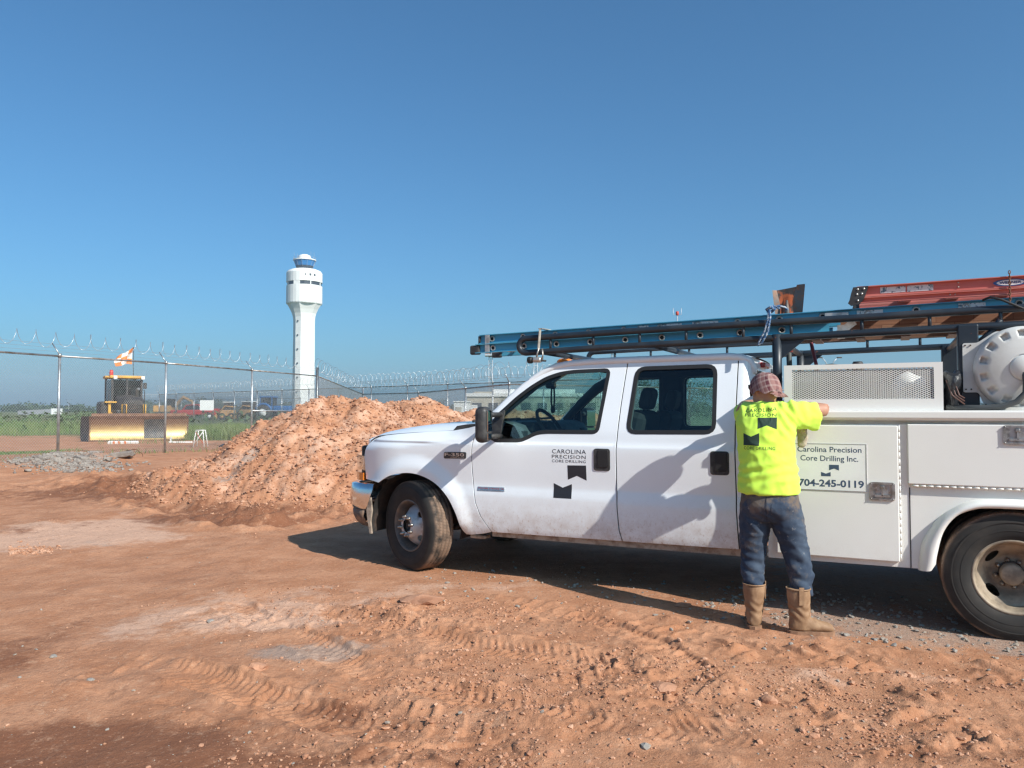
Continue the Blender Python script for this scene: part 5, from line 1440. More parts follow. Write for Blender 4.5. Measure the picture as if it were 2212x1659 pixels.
M['shirt_print'] = pm('shirt_print', (.02, .045, .03), .8)
for body, x, z, w, cap in (('CAROLINA', 2.990, 1.408, .200, .026), ('PRECISION', 2.990, 1.381, .200, .022), ('CORE DRILLING', 2.990, 1.166, .200, .021)):
    me = text_mesh(body, 1, 1.1, -.004, w, cap=cap)
    for v in me.vertices: v.co = (x + v.co.x, 0, z + v.co.y + (.012 * ((v.co.x / .2) ** 2) if body == 'CAROLINA' else 0))
    back_print('back_lettering', me)
for pl in ([(3.077, 1.374), (3.195, 1.376), (3.197, 1.299), (3.137, 1.324), (3.079, 1.301)], [(2.985, 1.272), (3.038, 1.250), (3.090, 1.274), (3.091, 1.192), (2.987, 1.193)]):
    me = bpy.data.meshes.new('p'); me.from_pydata([(x, 0, z) for x, z in pl], [], [list(range(5))]); back_print('back_emblem', me)
# --- jeans
def jean_disp(co):
    q = min(1, max(.25, (.80 - co.z) / .12))
    w = q * folds(7.7, .005, 7, 13, .3)(co) + q * .011 * max(0, ridge(Vector((co.x * .6, co.y * .6, co.z * 1.5 + co.x * .7)), 11) - .5)
    k = .008 * max(0, 1 - abs(co.z - .46) / .13) + .009 * max(0, 1 - abs(co.z - .30) / .10) + .005 * max(0, 1 - abs(co.z - .72) / .12)
    return w + k * 1.6 * mnoise.noise(Vector((co.x * 9, co.y * 9, co.z * 26 + co.x * 8))) + k * .5 * math.sin(co.z * 70 + co.x * 60 + 5 * mnoise.noise(co * 8))
mb = MB()
loft(mb, [((3.14, -1.49, .93), .168, .115, X_, Y_), ((3.14, -1.495, .88), .178, .125, X_, Y_), ((3.143, -1.505, .80), .188, .138, X_, Y_), ((3.145, -1.50, .74), .180, .125, X_, Y_), ((3.145, -1.495, .70), .15, .10, X_, Y_)], 24)
limb(mb, [(3.055, -1.495, .80), (3.045, -1.495, .68), (3.035, -1.485, .56), (3.03, -1.485, .46), (3.03, -1.50, .36), (3.038, -1.515, .24)], [.105, .098, .086, .078, .074, .068], 18)
limb(mb, [(3.23, -1.495, .80), (3.255, -1.49, .68), (3.285, -1.475, .56), (3.31, -1.47, .46), (3.325, -1.49, .36), (3.33, -1.51, .24)], [.105, .100, .086, .079, .074, .070], 18)
jn = P.part(remesh(mb, .0095, 4, jean_disp), 'jeans', denim)
bj = BVHTree.FromPolygons([v.co.copy() for v in jn.data.vertices], [list(p.vertices) for p in jn.data.polygons])
def on_jeans(x, z):
    h = bj.ray_cast(Vector((x, -2.4, z)), Vector((0, 1, 0))); return (x, (h[0].y if h[0] else -1.6) - .003, z)
for px in (3.055, 3.225):
    me = bpy.data.meshes.new('p'); me.from_pydata([(px + a, 0, .775 + b_) for a, b_ in ((-.055, .05), (.055, .055), (.057, -.035), (.0, -.06), (-.055, -.04))], [], [list(range(5))]); back_print('back_pocket', me, denim, on_jeans)
me = bpy.data.meshes.new('p'); me.from_pydata([(3.137 + a, 0, .80 + b_) for a, b_ in ((-.0025, -.09), (.0025, -.09), (.0025, .10), (-.0025, .10))], [], [[0, 1, 2, 3]]); back_print('seat_seam', me, pm('denim_seam', (.018, .026, .045), .9), on_jeans)
# --- boots
def boot(name, ax_, ay_, yaw, shaft):
    f = Vector((math.sin(yaw), math.cos(yaw), 0)); s = Vector((math.cos(yaw), -math.sin(yaw), 0)); b = Vector((ax_, ay_, 0)); up = Vector((0, 0, 1))
    def q(fw, z, sd=0): return b + f * fw + up * z + s * sd
    mb = MB()
    loft(mb, [(q(-.01, .29), .070, .072, s, f), (q(-.008, .24), .068, .072, s, f), (q(-.006, .17), .060, .066, s, f), (q(-.004, .12), .056, .066, s, f), (q(0, .08), .050, .070, s, f), (q(.005, .035), .046, .072, s, f)], 18)
    loft(mb, [(q(-.066, .06), .028, .035, s, up), (q(-.04, .065), .044, .045, s, up), (q(.02, .07), .046, .052, s, up), (q(.08, .062), .050, .044, s, up), (q(.13, .055), .053, .036, s, up), (q(.175, .048), .046, .030, s, up), (q(.20, .044), .026, .020, s, up)], 16)
    def bd(co):
        z = co.z; return .0045 * math.sin(z * 120 + 5 * math.sin((co.x + co.y) * 22)) * max(0, 1 - abs(z - .15) / .07) + .002 * mnoise.noise(co * 30)
    bt = P.part(remesh(mb, .0075, 3, bd), 'boot', leather)
    mb = MB(); out = [(-.082, .0), (-.07, .032), (-.03, .046), (.03, .046), (.09, .054), (.14, .057), (.19, .044), (.215, .0)]
    out = out + [(a, -c) for a, c in out[-2:0:-1]]
    base = [b + f * a + s * c for a, c in out]
    k = len(base); mb.add([p + up * .004 for p in base] + [p + up * .030 for p in base], [list(range(k)), list(range(2 * k - 1, k - 1, -1))] + [(i, (i + 1) % k, (i + 1) % k + k, i + k) for i in range(k)]); mb.build('sole', sole_m, bt)
    mb = MB(); r = [(a + up * .292) for a in (q(-.01 + .073 * math.cos(t), 0, .071 * math.sin(t)) for t in np.linspace(0, 2 * math.pi, 25)[:-1])]; mb.tube(r, .005, 6, True)
    mb.bar(q(-.01, .20, .069), q(-.01, .31, .072), .006, .03, up=f); mb.build('pull_strap', leather, bt)
boot('boot', 3.04, -1.525, RAD(-12), .29)
boot('boot', 3.325, -1.545, RAD(68), .29)
# --- bandana with knot, brim of the glasses
def plaid_mat():
    m, t, p = nt('plaid_cotton'); tc = t.nodes.new('ShaderNodeTexCoord'); mp = t.nodes.new('ShaderNodeMapping'); mp.inputs['Rotation'].default_value = (.5, .3, .6); t.links.new(tc.outputs['Object'], mp.inputs[0])
    sx = t.nodes.new('ShaderNodeSeparateXYZ'); t.links.new(mp.outputs[0], sx.inputs[0])
    def band(o, fr, lo): return ramp(t, mth(t, 'SINE', mth(t, 'MULTIPLY', o, fr)), lo, lo + .25)
    a = mth(t, 'ADD', band(sx.outputs[0], 110, .2), band(sx.outputs[1], 110, .2)); a2 = mth(t, 'ADD', band(sx.outputs[0], 260, .6), band(sx.outputs[2], 140, .4))
    col = mixc(t, mth(t, 'MULTIPLY', a, .5, True), (.25, .13, .115), (.095, .022, .030)); col = mixc(t, mth(t, 'MULTIPLY', a2, .4, True), col, (.36, .27, .24))
    t.links.new(col, p.inputs['Base Color']); p.inputs['Roughness'].default_value = .9; return m
plaid = plaid_mat()
mb = MB()
def cap_pt(th, ph):
    """skull cap: th around, ph from crown (0) to rim (1)"""
    z = math.cos(ph * 1.66); r = abs(math.sin(ph * 1.66)) ** .80; z = math.copysign(abs(z) ** .85, z)
    rim = .012 * math.sin(th * 7 + 2) * ph * ph
    k = 1 + .03 * mnoise.noise(Vector((math.cos(th) * 2.5, math.sin(th) * 2.5, ph * 3)))
    f_, s_ = math.cos(th), math.sin(th)
    return hd(-.004 + f_ * r * .119 * k, .012 + z * .122 * k + rim - .030 * ph * (1 - f_) * .9, s_ * r * .097 * k)
rows = [[cap_pt(th, ph) for th in np.linspace(0, 2 * math.pi, 41)[:-1]] for ph in np.linspace(.02, 1.0, 16)]
mb.grid(rows, True, True); rows2 = [[p + (p - HC).normalized() * -.004 for p in r] for r in rows]; mb.grid(rows2, True, True)
bd_ = P.part(mb, 'bandana', plaid)
mb = MB(); kn = hd(-.118, -.035, .0); mb.sphere(kn, (.016, .016, .013), 10, 8); mb.build('knot', plaid, bd_)
for s, l in ((-1, .05), (1, .045), (-.35, .062), (.4, .055)):
    mb = MB(); tip = kn - FU * l * .8 + FS * s * .055 - FF * .012
    w = Vector((FS.x, FS.y, FS.z)) * .006; rows = []
    for t in np.linspace(0, 1, 6):
        c_ = kn.lerp(tip, t) - FF * .012 * math.sin(t * 3); ww = .005 + .018 * t; rows.append([c_ + FS * ww * q_ + FF * .004 * math.cos(q_ * 4) for q_ in (-1, -.5, 0, .5, 1)])
    mb.grid(rows); mb.grid([[p + FF * .002 for p in r] for r in rows]); mb.build('knot_tail', plaid, bd_)
mb = MB(); mb.bar(hd(.075, .045, -.075), hd(.108, .04, -.03), .012, .03, up=FU, bev=.004); mb.bar(hd(.108, .04, -.03), hd(.108, .04, .04), .012, .03, up=FU, bev=.004); mb.tube([hd(.075, .045, -.077), hd(.0, .035, -.09)], .004, 6); P.part(mb, 'raised_glasses', pm('smoked_plastic', (.02, .025, .035), .2))
# --- pale glove hanging from his hand
GV = Thing('work_glove', (3.325, -1.24, 1.17), 'pale canvas work glove hanging below his right arm', 'glove')
mb = MB(); loft(mb, [((3.31, -1.245, 1.375), .020, .014, X_, Y_), ((3.315, -1.245, 1.34), .030, .016, X_, Y_), ((3.322, -1.245, 1.29), .034, .018, X_, Y_), ((3.325, -1.245, 1.235), .036, .016, X_, Y_), ((3.322, -1.245, 1.185), .030, .013, X_, Y_), ((3.318, -1.245, 1.17), .018, .008, X_, Y_)], 12)
for o_ in (-.018, .0, .016): limb(mb, [(3.312 + o_, -1.255, 1.36), (3.315 + o_ * 1.4, -1.275, 1.32), (3.318 + o_ * 1.5, -1.27, 1.275)], [.011, .010, .008], 8)
GV.part(remesh(mb, .006, 2, lambda co: .004 * mnoise.noise(co * 45)), 'glove', pm('canvas', (.50, .43, .35), .9, col2=(.36, .29, .22), vs=20, bmp=.3, bs=200))

for q_ in (P, GV): q_.o.location += Matrix.Rotation(-TY, 3, 'Z') @ Vector((-.02, 0, 0))
# ------------------------------------------------------------------ fences
galv = pm('galvanised', (.42, .44, .45), .38, .75, col2=(.30, .31, .31), vs=9)
wire_m = pm('chain_link_wire', (.40, .41, .41), .5, .4)
razor_m = pm('razor_wire', (.42, .43, .44), .35, .6)
rust_rail = pm('weathered_rail', (.36, .36, .36), .45, .6, col2=(.20, .15, .11), vs=3, stretch=(1, 1, .2))

def fence(name, posts, label, coil_r, pitch, arm=.30, mesh=.072, group=None, wire=.0022, brace=(), post_r=.032, coil_t=.0045, coil2=False, flat=1.0):
    """posts: (x, y, ground z, rail z); chain link with top rail, outriggers, barbed wire and a razor coil"""
    base = Vector((posts[0][0], posts[0][1], posts[0][2]))
    root = empty(name, base); tag(root, label, 'fence', group or 'chain link fences around the yard')
    def put(mb, nm, mat):
        o = mb.build(nm, mat, root); o.location = -base; return o
    PV = [Vector((p[0], p[1], p[3])) for p in posts]
    tips = []
    for i, p in enumerate(posts):
        d = (PV[min(i + 1, len(PV) - 1)] - PV[max(i - 1, 0)]); d.z = 0; d.normalize(); nrm = Vector((-d.y, d.x, 0))
        if nrm.x > 0: nrm = -nrm
        term = i in brace
        mb = MB(); mb.tube([(p[0], p[1], p[2] - .15), (p[0], p[1], p[3] + (.32 if term else .05))], post_r * (1.5 if term else 1), 10); 
        mb.tube([(p[0], p[1], p[3] - .03), (p[0], p[1], p[3] + .06)], post_r * 1.25, 10)
        put(mb, 'post', galv)
        t = PV[i] + nrm * arm * .75 + Vector((0, 0, arm)); tips.append(t if not term else PV[i] + Vector((0, 0, .28)))
        if not term: mb = MB(); mb.tube([PV[i] + Vector((0, 0, .03)), t], .014, 6); put(mb, 'outrigger', galv)
    for i in range(len(PV) - 1): mb = MB(); mb.tube([PV[i], PV[i + 1]], .022, 8); put(mb, 'top_rail', rust_rail)
    V, F = [], []
    def wire_seg(a, b, r):
        ax = (b - a).normalized(); u = ax.orthogonal().normalized(); w = ax.cross(u); k = len(V)
        for q in (a, b):
            for j in range(3): V.append(q + (u * math.cos(2.094 * j) + w * math.sin(2.094 * j)) * r)
        for j in range(3): F.append((k + j, k + (j + 1) % 3, k + 3 + (j + 1) % 3, k + 3 + j))
    for i in range(len(posts) - 1):
        A, B = posts[i], posts[i + 1]; L = math.hypot(B[0] - A[0], B[1] - A[1])
        def pt(s, t):       # s along metres, t height share
            k = s / L; zb = A[2] + (B[2] - A[2]) * k; zt = A[3] + (B[3] - A[3]) * k
            return Vector((A[0] + (B[0] - A[0]) * k, A[1] + (B[1] - A[1]) * k, zb + .03 + (zt - zb - .03) * t))
        Hh = A[3] - A[2]; s = -Hh
        while s < L:
            for sg in (1, -1):
                s0, s1, t0, t1 = s, s + Hh, 0.0, 1.0
                if s0 < 0: t0 = -s0 / Hh; s0 = 0
                if s1 > L: t1 = 1 - (s1 - L) / Hh; s1 = L
                if s1 - s0 < .02: continue
                wire_seg(pt(s0, t0), pt(s1, t1), wire) if sg == 1 else wire_seg(pt(s0, 1 - t0), pt(s1, 1 - t1), wire)
            s += mesh
    put(MB().add(V, F, True), 'chain_link', wire_m)['kind'] = 'stuff'
    mb = MB()
    for k in (.35, .65, .95):
        line = [PV[i].lerp(tips[i], k) for i in range(len(PV))]
        mb.tube(line, .0035, 4, caps=False)
    put(mb, 'barbed_wire', razor_m)['kind'] = 'stuff'
    rz = random.Random(len(posts))
    for dz, pr in ((0, 1.0), (-.30, 1.15)) if coil2 else ((0, 1.0),):
        pts = []; ph = 0.0
        for i in range(len(tips) - 1):
            a, b = tips[i] + Vector((0, 0, coil_r * .55 + dz)), tips[i + 1] + Vector((0, 0, coil_r * .55 + dz)); d = b - a; L = d.length; ax = d.normalized(); up = Vector((0, 0, 1)); sd = ax.cross(up).normalized(); up = sd.cross(ax)
            n = max(8, int(L / pitch * 18))
            for k in range(n):
                s = L * k / n; ph += 2 * math.pi / 18; wob = 1 + .12 * math.sin(ph * .37 + i)
                pts.append(a + ax * (s + .03 * math.sin(ph * .21)) + (sd * math.cos(ph) * flat + up * math.sin(ph)) * coil_r * wob * pr)
        mb = MB(); mb.tube(pts, coil_t, 5, caps=False); put(mb, 'razor_coil', razor_m)
    for i in brace:
        for j in (i - 1,) if i else (i + 1,):
            a, b = posts[j], posts[i]; mb = MB(); mb.tube([(a[0], a[1], a[2] * .52 + a[3] * .48), (b[0], b[1], b[2] * .52 + b[3] * .48)], .02, 8); put(mb, 'brace_rail', galv)
    return root
FA = [(-12.3, 10.9, None, 2.60), (-11.35, 14.3, None, 2.64), (-10.40, 17.65, None, 2.674), (-9.46, 21.0, None, 2.716), (-8.39, 24.8, None, 2.72), (-7.30, 28.8, None, 2.72)]
FA = [(x, y, gz(x, y), z) for x, y, _, z in FA]
fence('chain_link_fence', FA, 'near chain link fence with barbed wire and loose razor coil in front of the bulldozer', .18, .50, brace=(5,), flat=.5, wire=.0022, coil_t=.005)
FD = [(-7.30, 28.8, .1, 2.72), (-7.95, 41.0, 0, 2.30), (-4.09, 33.6, 0, 2.20), (-1.63, 27.0, 0, 2.20), (-.08, 22.7, 0, 2.20), (2.9, 24.5, 0, 2.20), (5.9, 26.3, 0, 2.2), (8.9, 28.2, 0, 2.2), (12.5, 30.5, 0, 2.2)]
fence('chain_link_fence', FD, 'chain link fence with wide razor coil running behind the clay heap and the truck', .24, .62, brace=(0, 1), wire=.003, coil_t=.005, flat=.6)
nB = 15; FB = [(-28.3 + i * (28.75 + 5.5) / nB, 61.7 - i * (27.7 + 4.6) / nB, .25 * (1 - i / nB), 2.72) for i in range(nB + 1)]
fence('chain_link_fence', FB, 'middle chain link fence topped with dense bright razor coil behind the tall grass', .25, .42, mesh=.09, wire=.004, coil_t=.007, flat=.6, post_r=.035)
FC = [(-46 + i * 3.45, 95.5 - i * 2.3, .3, 2.72) for i in range(8)]
fence('chain_link_fence', FC, 'farthest chain link fence with razor coil beyond the parked machines', .27, .32, mesh=.14, wire=.006, coil_t=.012, post_r=.04)

# ------------------------------------------------------------------ control tower
def tower():
    base = at(655, 888, 550); base.z = 0
    root = empty('control_tower', base); tag(root, 'tall white airport control tower with blue glass cab', 'tower')
    conc = pm('tower_white', (.74, .74, .71), .7, col2=(.68, .68, .65), vs=.08); blueg = pm('tower_glass', (.035, .17, .40), .3); darkg = pm('tower_dark', (.04, .05, .06), .4); steel = pm('tower_steel', (.35, .36, .38), .5)
    def oct_(r, z, ch=.55, n=1):
        c = r * ch; return [(r, -c, z), (r, c, z), (c, r, z), (-c, r, z), (-r, c, z), (-r, -c, z), (-c, -r, z), (c, -r, z)]
    Rz = Matrix.Rotation(RAD(28), 3, 'Z')
    secs = [(7.0, 0), (6.9, 40), (6.8, 65), (7.0, 68), (7.6, 70.8), (8.7, 73.6), (10.2, 76.6), (11.2, 78.5)]
    mb = MB(); mb.grid([[Rz @ Vector(p) for p in oct_(r, z)] for r, z in secs], False, True); sh_ = mb.build('shaft', conc, root)
    for z in range(5, 76, 5): MB().grid([[Rz @ Vector(p) for p in oct_(curve1d([(b, a) for a, b in secs])(z) + .02, z + dz)] for dz in (-.06, .06)], False, True).build('panel_joint', pm('joint_grey', (.60, .60, .58), .8) if z == 5 else bpy.data.materials['joint_grey'], sh_)
    for k in range(8):
        z = 5 + k * 10.0; r = curve1d([(b, a) for a, b in secs])(min(z, 60)); q = Rz @ Vector((-r * .775 - .25, -r * .775 + .0, z)); m_ = MB(); m_.box(q, (.8, .8, 1.0), Rz @ Matrix.Rotation(RAD(45), 3, 'Z')); m_.build('window', darkg, sh_)
    mb = MB(); mb.lathe([(10.6, 77.6), (12.3, 77.6), (12.6, 78.2), (12.6, 90.6)], 32, smooth=False); lo = mb.build('lower_drum', conc, root)
    mb = MB(); mb.lathe([(12.0, 90.4), (12.0, 93.4)], 24, smooth=False); mb.build('window_band', darkg, lo)
    for a, w_ in ((-1.75, 4.5), (-.95, .6), (-.2, .6), (.6, .6), (1.4, 3.0), (2.2, .6), (3.0, .6), (-2.5, .6)): MB().box((12.0 * math.cos(a), 12.0 * math.sin(a), 92), (.8, w_, 2.8), a).build('band_pier', conc, lo)
    mb = MB(); mb.lathe([(12.0, 93.0), (12.6, 93.2), (12.6, 99.9), (11.6, 101.4), (9.0, 102.5), (5.7, 103.0)], 32, smooth=False); up = mb.build('upper_drum', conc, root)
    for a in (-1.25, -.98, -.72): MB().box((12.5 * math.cos(a), 12.5 * math.sin(a), 97.5), (.5, 1.3 if a != -1.25 else .4, 1.5), a).build('window', darkg, up)
    mb = MB(); mb.lathe([(5.5, 102.8), (5.9, 104.4), (7.7, 109.2)], 12, smooth=False); cab_ = mb.build('cab_glass', blueg, root)
    for j in range(12):
        a = 2 * math.pi * j / 12; mb = MB(); mb.bar((5.95 * math.cos(a), 5.95 * math.sin(a), 104.3), (7.75 * math.cos(a), 7.75 * math.sin(a), 109.2), .12, .12); mb.build('mullion', steel, cab_)
    mb = MB(); mb.lathe([(5.6, 102.8), (6.0, 104.3), (6.35, 105.2)], 12, smooth=False); mb.build('cab_rail_band', darkg, cab_)
    mb = MB(); mb.lathe([(7.7, 109.1), (8.1, 109.2), (8.1, 109.9), (5.0, 110.4), (.001, 110.5)], 24, smooth=False); rf = mb.build('cab_roof', conc, root)
    mb = MB(); mb.lathe([(4.4, 110.2), (4.6, 111.4), (4.0, 112.8), (2.2, 113.6), (.001, 113.8)], 20); mb.build('radome', conc, rf)
    for a in np.linspace(0, 2 * math.pi, 17)[:-1]: MB().tube([(7.8 * math.cos(a), 7.8 * math.sin(a), 109.9), (7.8 * math.cos(a), 7.8 * math.sin(a), 111.2)], .07, 5).build('railing_post', steel, rf)
    MB().tube([(7.8 * math.cos(a), 7.8 * math.sin(a), 111.2) for a in np.linspace(0, 2 * math.pi, 33)[:-1]], .08, 5, True).build('railing', steel, rf)
    for a in (2.6, 3.3, -.2, 5.6): MB().tube([(7.3 * math.cos(a), 7.3 * math.sin(a), 111), (7.3 * math.cos(a), 7.3 * math.sin(a), 115)], .07, 5).build('antenna', steel, rf)
tower()

# ------------------------------------------------------------------ masts and lamps
mast_m = pm('mast_steel', (.50, .51, .53), .5, .5)
def mast(px, top, d, w, label):
    b = at(px, top, d); H = b.z; root = empty('lattice_mast', (b.x, b.y, 0)); tag(root, label, 'mast', 'lattice masts behind the truck')
    mb = MB(); c = [(-w, -w), (w, -w), (w, w), (-w, w)]
    for x, y in c: mb.tube([(x, y, 0), (x, y, H)], .05, 4)
    z, k = 0.0, 0
    while z < H - .1:
        z2 = min(z + w * 2.2, H)
        for i in range(4):
            p, q = c[i], c[(i + 1) % 4]
            mb.tube([(p[0], p[1], z), (q[0], q[1], z2)] if k % 2 else [(q[0], q[1], z), (p[0], p[1], z2)], .035, 3, smooth=False); mb.tube([(p[0], p[1], z2), (q[0], q[1], z2)], .03, 3, smooth=False)
        z = z2; k += 1
    mb.build('lattice', mast_m, root)['kind'] = 'stuff'
    mb = MB(); mb.box((0, 0, H + .05), (w * 6, w * 6, .08)); pf = mb.build('platform', mast_m, root)
    for s in (-1, 1):
        MB().box((0, s * w * 3, H + .55), (w * 6, .05, .05)).build('rail', mast_m, pf); MB().box((s * w * 3, 0, H + .55), (.05, w * 6, .05)).build('rail', mast_m, pf)
    for i in range(4):
        x = w * (-2.4 + 1.6 * i); mb = MB(); mb.box((x, -w * 3.1, H + .25), (.5, .18, .35), bev=.04); mb.build('flood_lamp', mast_m, pf)
mast(1060, 770, 150, .36, 'lattice mast with lamp platform just left of the truck')
mast(1157, 752, 158, .36, 'lattice mast standing right behind the windscreen')
mast(1325, 760, 170, .36, 'lattice mast whose platform shows between the rack and the cab roof')
def lamp_post(px, top, d, label, h2=.9, spread=.8):
    b = at(px, top, d); root = empty('lamp_post', (b.x, b.y, 0)); tag(root, label, 'lamp post', 'double arm lamp posts'); H = b.z
    r = H * .012; MB().tube([(0, 0, 0), (0, 0, H * .80)], [r, r * .7], 8).build('pole', mast_m, root)
    for s in (-1, 1):
        MB().tube([(0, 0, H * .80), (s * H * .07, 0, H * .93), (s * H * .12, 0, H * .985)], r * .5, 6).build('arm', mast_m, root); MB().box((s * H * .155, 0, H * .99), (H * .08, H * .03, H * .02), bev=H * .006).build('lamp_head', M['dark_steel'], root)
lamp_post(149, 863, 250, 'slender double arm lamp post on the grass left of the bulldozer')
lamp_post(1792, 771, 120, 'double arm lamp post peeping above the mesh basket')
b = at(1463, 676, 150); root = empty('antenna_pole', (b.x, b.y, 0)); tag(root, 'thin antenna pole with red beacon above the blue ladder', 'antenna')
MB().tube([(0, 0, 0), (0, 0, b.z - .6)], .09, 6).build('pole', mast_m, root); MB().lathe([(.25, -.45), (.32, -.2), (.3, .25), (.0001, .35)], 10, c=(0, 0, b.z)).build('beacon', pm('beacon_red', (.45, .05, .03), .5), root)
for s in (-1, 1): MB().tube([(0, 0, b.z - .5), (s * .8, 0, b.z - .3), (s * .8, 0, b.z + 1.0)], .05, 5).build('whip', mast_m, root)

# ------------------------------------------------------------------ bulldozer
def dozer():
    b = at(302, 955, 30.5); x0, y0 = b.x, b.y; g = gz(x0, y0)
    root = empty('bulldozer', (x0, y0, g), RAD(40)); tag(root, 'yellow bulldozer with shiny curved blade and checkered flag behind the fence', 'bulldozer')
    yel = pm('machine_yellow', (.62, .34, .04), .5, col2=(.50, .26, .05), vs=4); blk = pm('machine_black', (.025, .026, .028), .5, col2=(.07, .06, .05), vs=5)
    bladem = pm('worn_blade', (.62, .42, .17), .38, .55, col2=(.50, .33, .13), vs=3, stretch=(.2, 1, 3)); rustm = pm('rusty_steel', (.16, .085, .05), .75, .2, col2=(.24, .13, .08), vs=5)
    bt = bladem.node_tree; bp = bt.nodes['Principled BSDF']; src = bp.inputs['Base Color'].links[0].from_socket; tcb = bt.nodes.new('ShaderNodeTexCoord'); sxb = bt.nodes.new('ShaderNodeSeparateXYZ'); bt.links.new(tcb.outputs['Object'], sxb.inputs[0])
    wear = ramp(bt, mth(bt, 'ADD', sxb.outputs[2], mth(bt, 'MULTIPLY', mth(bt, 'SUBTRACT', tex(bt, 4, 6, .65), .5), .25)), .38, .74)      # scoured bright below, rust above
    bt.links.new(mixc(bt, wear, src, (.17, .09, .05)), bp.inputs['Base Color']); bt.links.new(ramp(bt, wear, 0, 1, .55, .1), bp.inputs['Metallic'])
    trackm = pm('track_steel', (.05, .042, .036), .7, .3, col2=(.13, .08, .05), vs=6); lampm = pm('work_lamp', (.85, .85, .80), .3)
    prof = [(-.06, .0), (.02, .10), (.10, .25), (.135, .45), (.12, .65), (.05, .85), (-.06, .98)]     # y back, z
    def blade_part(name, xa, xb, p0, p1, mat, off=0.0, parent=root):
        rows = [[(x, prof[i][0] - off, prof[i][1]) for x in (xa, xb)] for i in range(p0, p1 + 1)]
        mb = MB(); mb.grid(rows); mb.grid([[(x, y + .04, z) for x, y, z in r] for r in rows]); return mb.build(name, mat, parent)
    yaw_e = empty('blade_frame', (0, 0, 0), RAD(-13), root)
    bl = blade_part('blade', -1.75, 1.72, 0, 5, bladem, 0.0, yaw_e); blade_part('blade_top', -1.75, 1.72, 5, 6, rustm, 0, yaw_e)
    blade_part('dark_rectangle', .15, .93, 1, 5, blk, .02, yaw_e)  # black rectangle laid over part of the blade
    MB().box((0, .0, 1.03), (3.4, .10, .12)).build('top_bar', rustm, yaw_e); MB().box((0, -.03, .03), (3.5, .10, .06)).build('cutting_edge', rustm, yaw_e)
    for s in (-1, 1):
        mb = MB(); pl = [(p[0], p[1]) for p in prof] + [(.35, .95), (.42, .5), (.32, .1)]; mb.prism(pl, s * 1.75 - .03, s * 1.75 + .03, 'X'); mb.build('end_plate', rustm, yaw_e)
    # folded wing at the left end, its shade put in as black
    ang = RAD(62); rows = []
    for y, z in prof: rows.append([(-1.78 - t * .62 * math.cos(ang) - y * .2, y + t * .62 * math.sin(ang), z) for t in (0, .5, 1)])
    mb = MB(); mb.grid(rows); mb.grid([[(x + .05, y + .02, z) for x, y, z in r] for r in rows]); mb.build('folded_wing', blk, yaw_e)
    for sx in (-1, 1):
        # crawler track: loop of shoes round a flat oval
        path = []
        for a in np.linspace(math.pi / 2, 3 * math.pi / 2, 9): path.append((1.05 + .42 * math.cos(a) , .44 + .42 * math.sin(a)))
        for a in np.linspace(-math.pi / 2, math.pi / 2, 9): path.append((3.75 + .42 * math.cos(a), .44 + .42 * math.sin(a)))
        mb = MB(); X0, X1 = sx * .80 - .30, sx * .80 + .30
        mb.prism([(y, z) for y, z in path], X0 + .03, X1 - .03, 'X'); tk = mb.build('crawler_track', trackm, root)
        k = len(path); tot = []
        for i in range(k):
            a_, b_ = Vector(path[i]), Vector(path[(i + 1) % k]); n = max(1, int((b_ - a_).length / .19))
            for j in range(n): tot.append((a_.lerp(b_, (j + .5) / n), (b_ - a_).normalized()))
        for c, d in tot: mb = MB(); mb.box((sx * .80, c.x, c.y), (.60, .16, .05), Matrix.Rotation(math.atan2(d.y, d.x), 3, 'X')); mb.build('track_shoe', trackm, tk)
        mb = MB(); mb.bar((sx * .72, .62, .45), (sx * .72, 2.0, .55), .12, .2); mb.build('push_arm', yel, root)
    mb = MB(); mb.box((-.05, 2.5, .95), (1.15, 2.9, .55), bev=.05); mb.build('main_frame', blk, root)
    # engine hood, to the right of the cab seen from the front
    mb = MB(); loft_rows = []
    for y, w, z in ((.95, .38, 1.60), (1.05, .43, 1.72), (1.6, .45, 1.80), (2.4, .46, 1.86)):
        loft_rows.append([(-w, y, .75), (-w, y, z - .12), (-w * .8, y, z - .02), (0, y, z + .03), (w * .8, y, z - .02), (w, y, z - .12), (w, y, .75)])
    mb.grid(loft_rows); mb.add(loft_rows[0], [list(range(7))]); hd_ = mb.build('engine_hood', blk, root)
    for i in range(9): MB().box((0, .93, .84 + i * .075), (.62, .03, .022)).build('grille_slat', trackm, hd_)
    MB().tube([(.25, 1.5, 1.62), (.25, 1.5, 2.05), (.28, 1.4, 2.10)], .06, 10).build('exhaust', pm('exhaust_steel', (.35, .33, .30), .35, .8), root)
    for x in (-.46, .42): MB().tube([(x, .88, .95), (x, .86, 1.45), (x + .16 * (1 if x < 0 else -.5), .86, 1.45), (x + .16 * (1 if x < 0 else -.5), .88, .98)], .025, 8).build('handrail', yel, root)
    # cab
    cx0, cx1, cy0, cy1, cz0, cz1 = -.60, .60, 2.1, 3.2, 1.05, 2.55
    MB().box(((cx0 + cx1) / 2, (cy0 + cy1) / 2, 1.25), (cx1 - cx0, cy1 - cy0, .5), bev=.04).build('cab_base', blk, root)
    for x in (cx0 + .04, .0, cx1 - .04):
        for y in (cy0, cy1):
            MB().box((x, y, 1.98), (.08, .08, 1.14)).build('cab_pillar', blk, root)
    tint = glass_mat('machine_glass', (.14, .22, .23))
    for a_, b_ in ((cx0 + .08, -.04), (.04, cx1 - .08)):
        for y in (cy0, cy1): MB().box(((a_ + b_) / 2, y, 1.98), (b_ - a_, .012, 1.0)).build('cab_window', tint, root)
